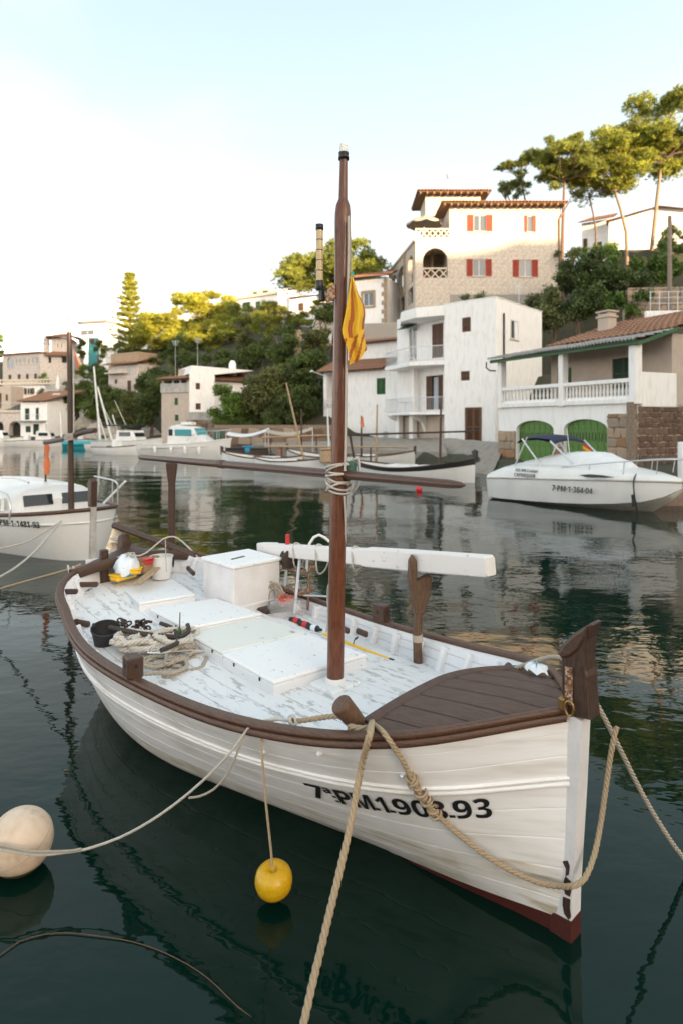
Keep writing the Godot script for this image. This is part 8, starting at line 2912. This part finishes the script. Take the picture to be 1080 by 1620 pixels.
func speedboat() -> void:
	var o := boat("speedboat", "white cabin motorboat with navy sun top moored in front of the green boathouse doors", Vector3(8.042,0,-16.216), 0.6836, 4.587)
	o.scale = Vector3(1, 1, 0.88)
	# hull: keel, chine, rub rail; then the moulded deck
	var zs := [0.95, 0.6, 0.1, -0.6, -1.4, -2.4, -3.4, -4.4, -5.0]
	var hb := [0.03, 0.42, 0.72, 0.95, 1.08, 1.14, 1.15, 1.13, 1.08]
	var sheer_ := [0.82, 0.84, 0.84, 0.83, 0.8, 0.76, 0.72, 0.68, 0.64]
	var chine := [0.66, 0.45, 0.3, 0.22, 0.15, 0.1, 0.07, 0.05, 0.05]
	var keel := [0.6, 0.3, 0.0, -0.15, -0.2, -0.2, -0.2, -0.2, -0.2]
	var deck := [0.86, 0.93, 1.0, 1.08, 1.12, 1.14, 1.1, 1.0, 0.8]
	for sd in [-1.0, 1.0]:
		var rows := []
		var low := []
		var top := []
		var rub := PackedVector3Array()
		for i in zs.size():
			rows.append(PackedVector3Array([Vector3(sd * hb[i], sheer_[i], zs[i]), Vector3(sd * hb[i] * 0.97, lerpf(sheer_[i], chine[i], 0.5), zs[i]), Vector3(sd * hb[i] * 0.9, chine[i], zs[i])]))
			low.append(PackedVector3Array([Vector3(sd * (hb[i] * 0.9 - 0.03), chine[i] - 0.01, zs[i]), Vector3(0, keel[i], zs[i])]))
			top.append(PackedVector3Array([Vector3(sd * hb[i], sheer_[i] + 0.02, zs[i]), Vector3(sd * hb[i] * 0.96, lerpf(sheer_[i], deck[i], 0.6), zs[i]), Vector3(sd * hb[i] * 0.78, deck[i], zs[i]), Vector3(0, deck[i] + 0.05, zs[i])]))
			rub.push_back(Vector3(sd * (hb[i] + 0.01), sheer_[i], zs[i]))
		var g := Geo.new()
		g.grid(rows, false, sd < 0.0)
		part("hull_side", g, M.boat_white, o)
		var gl := Geo.new()
		gl.grid(low, false, sd < 0.0)
		part("hull_bottom", gl, M.boat_cream, o)
		var gt := Geo.new()
		gt.grid(top, false, sd > 0.0)
		part("deck_moulding", gt, M.boat_white, o)
		var gr := Geo.new()
		gr.tube(rub, 0.025, 6)
		part("rub_rail", gr, M.grey_wall, o)
		var gs := Geo.new()
		var line := []
		for i in range(4, 9):
			line.append(PackedVector3Array([Vector3(sd * (hb[i] * 0.905 + 0.004), chine[i] + 0.05, zs[i]), Vector3(sd * (hb[i] * 0.9 + 0.004), chine[i] + 0.02, zs[i])]))
		gs.grid(line)
		part("black_line", gs, M.boat_black, o)
		var win := Geo.new()
		win.prism(PackedVector2Array([Vector2(-1.55, 0.95), Vector2(-1.2, 0.99), Vector2(-0.8, 0.985), Vector2(-0.45, 0.955), Vector2(-0.75, 0.92), Vector2(-1.3, 0.905)]), -0.015, 0.015, Transform3D(Basis(Vector3(0, 0, 1), Vector3(-sd * 0.25, 0.97, 0).normalized(), Vector3(sd, 0.25, 0).normalized()), Vector3(sd * 1.3, 0.0, 0)), 0.003)
		part("side_window", win, M.smoked_glass, o)
	var tr := Geo.new()
	tr.prism(PackedVector2Array([Vector2(-0.97, 0.05), Vector2(0, -0.2), Vector2(0.97, 0.05), Vector2(1.08, 0.64), Vector2(0.84, 0.8), Vector2(-0.84, 0.8), Vector2(-1.08, 0.64)]), -5.02, -4.99)
	part("transom", tr, M.boat_white, o)
	# canvas cover over the cockpit, humped, falling to the screen
	var rows2 := []
	for q in [[-0.55, 0.7, 1.1], [-0.75, 0.74, 1.28], [-1.35, 0.8, 1.5], [-2.2, 0.82, 1.5], [-3.2, 0.84, 1.36], [-4.0, 0.84, 1.16], [-4.5, 0.8, 1.0]]:
		var line := PackedVector3Array()
		for k in 11:
			var u := k / 5.0 - 1.0
			line.push_back(Vector3(u * q[1], lerpf(1.02, q[2], pow(1.0 - u * u, 0.45)) + 0.012 * sin(k * 3.0 + q[0] * 5.0), q[0]))
		rows2.append(line)
	var cv := Geo.new()
	cv.grid(rows2)
	part("cockpit_cover", cv, M.canvas_white, o)
	# sun top folded back on its frame
	var topc := []
	for q in [[-2.6, 1.86], [-2.75, 1.95], [-3.2, 1.98], [-3.7, 1.96], [-3.95, 1.86]]:
		var line := PackedVector3Array()
		for k in 9:
			var u := k / 4.0 - 1.0
			line.push_back(Vector3(u * 0.82, q[1] - 0.1 * u * u, q[0]))
		topc.append(line)
	var bg := Geo.new()
	bg.grid(topc)
	var under := []
	for line in topc:
		var l2 := PackedVector3Array()
		for p in line:
			l2.push_back(p - Vector3(0, 0.06, 0))
		under.append(l2)
	bg.grid(under)
	for e in [0, 4]:
		bg.grid([topc[e], under[e]])
	part("sun_top", bg, M.navy_canvas, o)
	for sd in [-1.0, 1.0]:
		spar(o, "frame_leg", Vector3(sd * 0.88, 1.05, -4.0), Vector3(sd * 0.9, 1.9, -3.5), 0.022, 0.022, M.steel)
		spar(o, "frame_leg", Vector3(sd * 0.88, 1.1, -3.0), Vector3(sd * 0.9, 1.85, -3.7), 0.03, 0.03, M.steel)
		spar(o, "frame_leg", Vector3(sd * 0.86, 1.2, -1.9), Vector3(sd * 0.9, 1.8, -2.65), 0.03, 0.03, M.steel)
		rail_tube(o, "bow_rail", [Vector3(sd * 0.95, 1.1, -2.2), Vector3(sd * 0.95, 1.22, -1.2), Vector3(sd * 0.8, 1.32, -0.3), Vector3(sd * 0.5, 1.38, 0.5), Vector3(sd * 0.1, 1.4, 1.0)], 0.018, M.steel)
		for q in [[-1.3, 0.92, 1.21], [-0.3, 0.8, 1.32], [0.5, 0.5, 1.38]]:
			spar(o, "stanchion", Vector3(sd * (q[1] - 0.02), q[2] - 0.36, q[0] - 0.05), Vector3(sd * q[1], q[2], q[0]), 0.014, 0.014, M.steel)
	spar(o, "aerial", Vector3(-0.4, 1.3, -2.3), Vector3(-0.42, 2.2, -2.4), 0.012, 0.008, M.white_plastic)
	var fl := Geo.new()
	fl.tinted = true
	for k in 3:
		fl.tint = [Color(0.5, 0.05, 0.03), Color(0.75, 0.45, 0.03), Color(0.5, 0.05, 0.03)][k]
		fl.quad(Vector3(0.2, 1.75 - k * 0.09, -2.25), Vector3(0.2, 1.6 - k * 0.09, -1.95), Vector3(0.22, 1.51 - k * 0.09, -1.95), Vector3(0.22, 1.66 - k * 0.09, -2.25))
	part("ensign", fl, M.flag_cloth, o)
	var motor := Geo.new()
	motor.box(Vector3(0.0, 0.45, -5.25), Vector3(0.4, 0.45, 0.35), Basis(), 0.08)
	motor.box(Vector3(0.0, 0.0, -5.3), Vector3(0.14, 0.7, 0.2), Basis(), 0.03)
	part("outboard", motor, M.iron, o)
	# lettering on the port side
	var side := Basis(Vector3.UP, -PI / 2)
	for q in [["7·PM·1·364·04", 0.15, -1.75, 0.52, 1.13], ["655 WB Cruiser", 0.085, -3.35, 0.95, 1.13], ["CAPDEQUER", 0.1, -3.4, 0.81, 1.16]]:
		var mk := part("hull_lettering", text_mesh(q[0], q[1]), M.lettering, o)
		mk.transform = Transform3D(side * Basis(Vector3.RIGHT, -0.12 if q[3] < 0.7 else -0.05), Vector3(-q[4] - 0.01, q[3], q[2]))
	var fd := Geo.new()
	fd.tube(curve([Vector3(-0.6, 1.0, -0.05), Vector3(-0.85, 0.85, 0.0), Vector3(-0.86, 0.5, 0.02), Vector3(-0.8, 0.1, 0.05), Vector3(-0.78, -0.5, 0.05)], 0.08), 0.02, 6)
	fd.tube(PackedVector3Array([Vector3(-0.88, 0.5, 0.0), Vector3(-0.86, 0.2, 0.02)]), 0.05, 8)
	var mr := thing("mooring_chain", "dark mooring rope and chain hanging from the bow of the white motorboat", "rope", o.position, o.rotation.y)
	part("chain", fd, M.black_rubber, mr)
	var rk := thing("shore_rock", "low dark rock at the waterline under the motorboat bow at the right edge", "rock", Vector3(9.465,0,-17.338) + Vector3(0.4, 0, -1.0))
	var rg := Geo.new()
	rg.lathe([Vector2(0.001, 0.7), Vector2(0.9, 0.6), Vector2(1.6, 0.25), Vector2(2.0, -0.4)], 9, Transform3D(Basis.from_scale(Vector3(1.0, 0.8, 0.7)), Vector3.ZERO))
	part("rock", rg, M.rubble_brown, rk)
	var post := thing("white_post", "white painted quay post at the right edge behind the motorboat bow", "post", Vector3(10.705,0.668,-19.5))
	local_box(post, "post", Vector3(0.06, 0.4, 0), Vector3(0.28, 1.3, 0.28), M.white_wall, 0.03)

func motor_cruiser() -> void:
	var o := boat("motor_cruiser", "white motor cruiser with a green-tinted wheelhouse in front of the beige house", Vector3(-13.715,0,-41.741), -1.9150, 6.511)
	var L := 6.2
	o.position = Vector3(-7.182,0,-39.544)
	o.rotation.y = 1.27
	small_hull(o, L, 2.3, 1.35, 1.0, 0.85, M.boat_white, M.white_plastic, false)
	var sd_line := Geo.new()
	var pts := []
	for i in 7:
		pts.append(Vector3(-1.13 * pow(clampf((0.3 + i * 0.9) / 2.5, 0.0, 1.0), 0.65) - 0.03, 0.85 - 0.03 * i, -0.3 - i * 0.9))
	sd_line.tube(curve(pts, 0.2), 0.03, 6)
	part("rub_rail", sd_line, M.grey_wall, o)
	var rows := []
	for q in [[-1.2, 1.15, 0.6], [-1.9, 1.6, 0.75], [-2.1, 2.05, 0.8], [-3.6, 2.2, 0.85], [-3.9, 2.15, 0.85], [-3.95, 1.0, 0.85]]:
		var line := PackedVector3Array()
		for k in [[-1.0, 0.0], [-0.98, 0.6], [-0.9, 0.96], [0.0, 1.03], [0.9, 0.96], [0.98, 0.6], [1.0, 0.0]]:
			line.push_back(Vector3(k[0] * q[2], lerpf(0.9, q[1], k[1]), q[0]))
		rows.append(line)
	var cg := Geo.new()
	cg.grid(rows)
	part("wheelhouse", cg, M.boat_white, o)
	for sd in [-1.0, 1.0]:
		local_box(o, "side_window", Vector3(sd * 0.83, 1.72, -2.8), Vector3(0.05, 0.42, 1.2), M.teal_wall, 0.02)
		local_box(o, "side_window", Vector3(sd * 0.84, 1.72, -3.7), Vector3(0.05, 0.42, 0.3), M.smoked_glass, 0.02)
		rail_tube(o, "bow_rail", [Vector3(sd * 1.1, 1.2, -2.4), Vector3(sd * 1.0, 1.75, -1.6), Vector3(sd * 0.6, 1.85, -0.5), Vector3(sd * 0.1, 1.9, 0.15)], 0.022, M.steel)
		for z in [-0.5, -1.1, -1.7]:
			spar(o, "stanchion", Vector3(sd * (0.6 - (z + 0.5) * 0.33), 1.25, z), Vector3(sd * (0.6 - (z + 0.5) * 0.33), 1.82, z), 0.016, 0.016, M.steel)
	local_box(o, "windscreen", Vector3(0, 1.78, -1.97), Vector3(1.3, 0.5, 0.04), M.teal_wall, 0.01, Basis(Vector3.RIGHT, -0.5))
	local_box(o, "roof_locker", Vector3(0, 2.3, -2.9), Vector3(0.6, 0.2, 0.8), M.boat_white)
	for z in [-1.4, -2.4, -3.4, -4.6]:
		var f := Geo.new()
		f.lathe([Vector2(0.001, 0.25), Vector2(0.09, 0.2), Vector2(0.1, -0.15), Vector2(0.001, -0.25)], 8, Transform3D(Basis(), Vector3(-1.25, 0.6, z)))
		part("fender", f, M.white_plastic, o)
	var gt := thing("green_chair_back", "green canvas screen on the quay right of the white motor cruiser", "screen", Vector3(-8.98,1.222,-44))
	local_box(gt, "screen", Vector3(0.3, 0.2, 0), Vector3(0.62, 0.72, 0.08), M.green_plastic, 0.1)

func row_of_boats() -> void:
	# white working boats between the cruiser and the slipway
	var specs := [
		["open_boat", "white open boat with a rusty rudder post, nearest of the row left of the mast", Vector3(-6.267,0,-32.667), -1.9168, 4.013, 4.6, 0.85],
		["open_boat", "white double-ended boat with a wooden box right beside the mast", Vector3(-0.421,0,-27.488), 0.9234, 4.928, 4.8, 0.8],
		["open_boat", "white boat with a tilted pale mast among the row left of the mast", Vector3(-3.008,0,-34.677), -2.2465, 4.685, 5.0, 0.9],
		["open_boat", "white boat lying behind the black striped boat", Vector3(3.89,0,-33.147), 1.4090, 3.072, 4.4, 0.85]]
	for q in specs:
		var o := boat(q[0], q[1], q[2], q[3], q[4], "white working boats by the quay")
		small_hull(o, q[5], 1.7, q[6], 0.55, 0.68, M.boat_white, M.rail_wood, true, null, M.boat_cream)
		local_box(o, "thwart", Vector3(0, 0.48, -q[5] * 0.35), Vector3(1.3, 0.05, 0.24), M.boat_white, 0.01)
		local_box(o, "hatch", Vector3(0, 0.52, -q[5] * 0.6), Vector3(0.8, 0.2, 1.1), M.boat_white)
		var xf := Transform3D(Basis(Vector3(0, 0, 1), Vector3.UP, Vector3(-1, 0, 0)), Vector3.ZERO)
		var g := Geo.new()
		g.prism(PackedVector2Array([Vector2(-0.06, q[6] - 0.2), Vector2(0.08, q[6] - 0.2), Vector2(0.1, q[6] + 0.28), Vector2(-0.06, q[6] + 0.22)]), -0.05, 0.05, xf, 0.01)
		part("stem_head", g, M.brown_wood, o)
	var k := 0
	for q in [
		["pale leaning mast of the row of white boats", Vector3(-1.829,0.439,-32), Vector3(-2.841,4.39,-32), M.mast_pale], ["short dark mast against the thicket", Vector3(-2.314,0.647,-36), Vector3(-2.314,3.145,-36), M.dark_wood], ["thin wooden mast with a white tip in front of the low white house", Vector3(1.653,0.524,-30), Vector3(1.714,3.218,-30), M.mast_pale],
		["dark mast with a furled orange flag in front of the low white house", Vector3(1.044,0.347,-33), Vector3(1.044,2.704,-33), M.brown_wood], ["slim grey mast at the left corner of the low white house", Vector3(-0.624,0.288,-34), Vector3(-0.763,3.167,-34), M.rail_paint]]:
		var o := thing("boat_mast", q[0], "mast", q[1], 0.0, "masts of the boats by the quay")
		spar(o, "mast", Vector3(0, -0.5, 0), q[2] - q[1], 0.07, 0.04, q[3])
		if k == 2 or k == 3:
			spar(o, "mast_tip", q[2] - q[1], q[2] - q[1] + Vector3(0, 0.5, 0), 0.05, 0.03, M.lamp_white)
		if k == 3:
			spar(o, "furled_flag", q[2] - q[1] + Vector3(0.05, -0.05, 0), q[2] - q[1] + Vector3(0.05, -0.6, 0), 0.05, 0.1, M.orange_cloth)
		k += 1
	for q in [["long pale yard lying level over the white boats", Vector3(-3.796,1.161,-31), Vector3(3.107,1.176,-29)], ["shorter yard above the bow of the white boats", Vector3(-4.464,1.514,-35), Vector3(-0.347,1.676,-34)]]:
		var o := thing("level_yard", q[0], "yard", q[1], 0.0, "yards laid level over the boats")
		spar(o, "spar", Vector3.ZERO, q[2] - q[1], 0.055, 0.04, M.mast_pale)
		spar(o, "prop", (q[2] - q[1]) * 0.12, (q[2] - q[1]) * 0.12 - Vector3(0, 0.9, 0), 0.04, 0.04, M.brown_wood)
		spar(o, "prop", (q[2] - q[1]) * 0.75, (q[2] - q[1]) * 0.75 - Vector3(0, 0.9, 0), 0.04, 0.04, M.brown_wood)
	# sagging awnings
	for q in [["white sagging awning over the quay boats beside the cruiser", Vector3(-7.8,1.529,-42), Vector3(-4.811,1.84,-41), M.canvas_white], ["tan sagging awning left of the leaning mast", Vector3(-4.898,1.729,-40), Vector3(-1.791,1.902,-39), M.canvas_tan]]:
		var o := thing("awning", q[0], "awning", q[1], 0.0, "boat awnings")
		var e: Vector3 = q[2] - q[1]
		var rows := []
		for i in 9:
			var t := i / 8.0
			var line := PackedVector3Array()
			for j in 7:
				var u := j / 6.0
				line.push_back(e * t + Vector3(0, -0.28 * sin(PI * t) + 0.2 * sin(PI * u), -2.0 * u))
			rows.append(line)
		var g := Geo.new()
		g.grid(rows)
		part("canvas", g, q[3], o)
		for t in [0.0, 1.0]:
			spar(o, "awning_post", e * t + Vector3(0, 0.05, 0), e * t + Vector3(0, -1.6, 0), 0.03, 0.03, M.steel)
	for q in [["wooden crate on the white boat beside the mast", Vector3(-0.634,0.867,-27), M.mast_pale, Vector3(0.55, 0.6, 0.5)], ["blue tub on the row of boats under the white awning", Vector3(-5.7,0.671,-38), M.blue_plastic, Vector3(0.6, 0.4, 0.5)], ["dark engine cover under the white awning", Vector3(-6.343,0.563,-37), M.black_rubber, Vector3(1.1, 0.5, 0.8)], ["dark net heap on the boat under the tan awning", Vector3(-4.776,0.61,-36), M.iron, Vector3(1.0, 0.45, 0.8)], ["rusty winch box at the end of the first open boat", Vector3(-3.266,0.549,-33), M.rusty_metal, Vector3(0.35, 0.9, 0.35)]]:
		var o := thing("deck_box", q[0], "box", q[1], 0.3, "gear on the quay boats")
		local_box(o, "body", Vector3(0, 0, 0), q[3], q[2], 0.06)
		local_box(o, "lid", Vector3(0, q[3].y / 2 + 0.02, 0), Vector3(q[3].x + 0.06, 0.05, q[3].z + 0.06), q[2], 0.02)

func distant_boats() -> void:
	var specs := [
		["white cruiser with a dark hardtop and raked aerial arch left of the near cruiser", Vector3(-13.947,0,-47.957), 1.2, 6.0, 2.2, 1.2, 0, true],
		["small white brown-railed speedboat left of the hardtop cruiser", Vector3(-14.628,0,-45.08), 1.1, 4.2, 1.7, 0.75, 1, false],
		["turquoise inflatable dinghy moored below the bushes", Vector3(-22.115,0,-57.795), 1.6, 3.6, 1.6, 0.6, 2, false],
		["white fishing boat with a small wheelhouse at the far left quay", Vector3(-32.072,0,-62.611), 1.6, 5.4, 2.0, 0.95, 3, true],
		["white open boat in front of the green shutter house", Vector3(-29.261,0,-62.611), 1.6, 4.4, 1.8, 0.75, 1, false],
		["white motorboat right of the open boat at the far quay", Vector3(-27.472,0,-62.611), 1.7, 4.8, 1.9, 0.85, 1, true],
		["small white boat with a tan cover among the far moorings", Vector3(-17.355,0,-51.227), 1.3, 4.0, 1.7, 0.8, 4, false],
		["blue-covered dinghy beside the hardtop cruiser", Vector3(-19.824,0,-53.667), -1.2, 3.4, 1.5, 0.7, 5, false],
		["white boat half hidden behind the slim mast", Vector3(-30.103,-0,-66.294), -1.5, 4.0, 1.7, 0.8, 1, false],
		["white boat at the far left end of the quay", Vector3(-36.259,-0,-66.294), 1.5, 4.5, 1.8, 0.9, 3, true]]
	for q in specs:
		var o := boat("moored_boat", q[0], q[1], q[2], q[3], "boats moored along the far quay")
		var hullm: Material = M.teal_hull if q[6] == 2 else M.boat_white
		small_hull(o, q[3], q[4], q[5], q[5] * 0.75, q[5] * 0.72, hullm, M.grey_wall if q[6] != 1 else M.brown_wood, false)
		if q[7]:
			var h: float = q[5]
			var g := Geo.new()
			g.prism(PackedVector2Array([Vector2(-q[3] * 0.3, h * 0.7), Vector2(-q[3] * 0.36, h * 0.7 + 0.9), Vector2(-q[3] * 0.62, h * 0.7 + 0.95), Vector2(-q[3] * 0.64, h * 0.7)]), -q[4] * 0.32, q[4] * 0.32, Transform3D(Basis(Vector3(0, 0, 1), Vector3.UP, Vector3(-1, 0, 0)), Vector3.ZERO), 0.06)
			part("wheelhouse", g, M.boat_white, o)
			for sd in [-1.0, 1.0]:
				local_box(o, "side_window", Vector3(sd * (q[4] * 0.32 + 0.01), h * 0.7 + 0.62, -q[3] * 0.48), Vector3(0.03, 0.32, q[3] * 0.18), M.smoked_glass, 0.01)
			local_box(o, "windscreen", Vector3(0, h * 0.7 + 0.58, -q[3] * 0.333), Vector3(q[4] * 0.52, 0.34, 0.03), M.smoked_glass, 0.01, Basis(Vector3.RIGHT, -0.4))
		if q[6] == 0:
			local_box(o, "hardtop", Vector3(0, 2.15, -3.6), Vector3(1.8, 0.1, 2.4), M.boat_black, 0.03)
			for x in [-0.8, 0.8]:
				spar(o, "arch_leg", Vector3(x, 1.0, -4.6), Vector3(x, 3.0, -5.4), 0.05, 0.04, M.boat_white)
				spar(o, "aerial", Vector3(x, 2.1, -4.0), Vector3(x, 4.2, -5.2), 0.025, 0.015, M.boat_white)
		elif q[6] >= 4:
			var cv := Geo.new()
			var rows := []
			for i in 6:
				var t := i / 5.0
				var line := PackedVector3Array()
				for j in 7:
					var u := j / 3.0 - 1.0
					line.push_back(Vector3(u * q[4] * 0.46, q[5] * 0.78 + 0.35 * sin(PI * (0.15 + 0.7 * t)) * (1.0 - u * u), -q[3] * (0.25 + 0.6 * t)))
				rows.append(line)
			cv.grid(rows)
			part("boat_cover", cv, M.navy_canvas if q[6] == 5 else M.canvas_tan, o)
		elif q[6] == 2:
			for sd in [-1.0, 1.0]:
				rail_tube(o, "side_tube", [Vector3(sd * 0.1, 0.6, 0.1), Vector3(sd * 0.7, 0.52, -0.8), Vector3(sd * 0.78, 0.45, -2.0), Vector3(sd * 0.75, 0.45, -3.5)], 0.24, M.teal_hull)
		else:
			local_box(o, "console", Vector3(0, q[5] * 0.75 + 0.25, -q[3] * 0.55), Vector3(0.6, 0.6, 0.5), M.boat_white, 0.06)
	for q in [["tall white yacht mast in front of the rocks", Vector3(-22.431,0.169,-58), Vector3(-23.141,7.627,-58)], ["leaning thin yacht mast right of the tall white one", Vector3(-21.918,0.463,-60), Vector3(-23.571,5.851,-60)], ["short white mast beside the green shutter house", Vector3(-29.767,0.953,-66), Vector3(-29.902,3.647,-66)]]:
		var o := thing("yacht_mast", q[0], "mast", q[1], 0.0, "far yacht masts")
		spar(o, "mast", Vector3(0, -0.8, 0), q[2] - q[1], 0.11, 0.08, M.lamp_white)
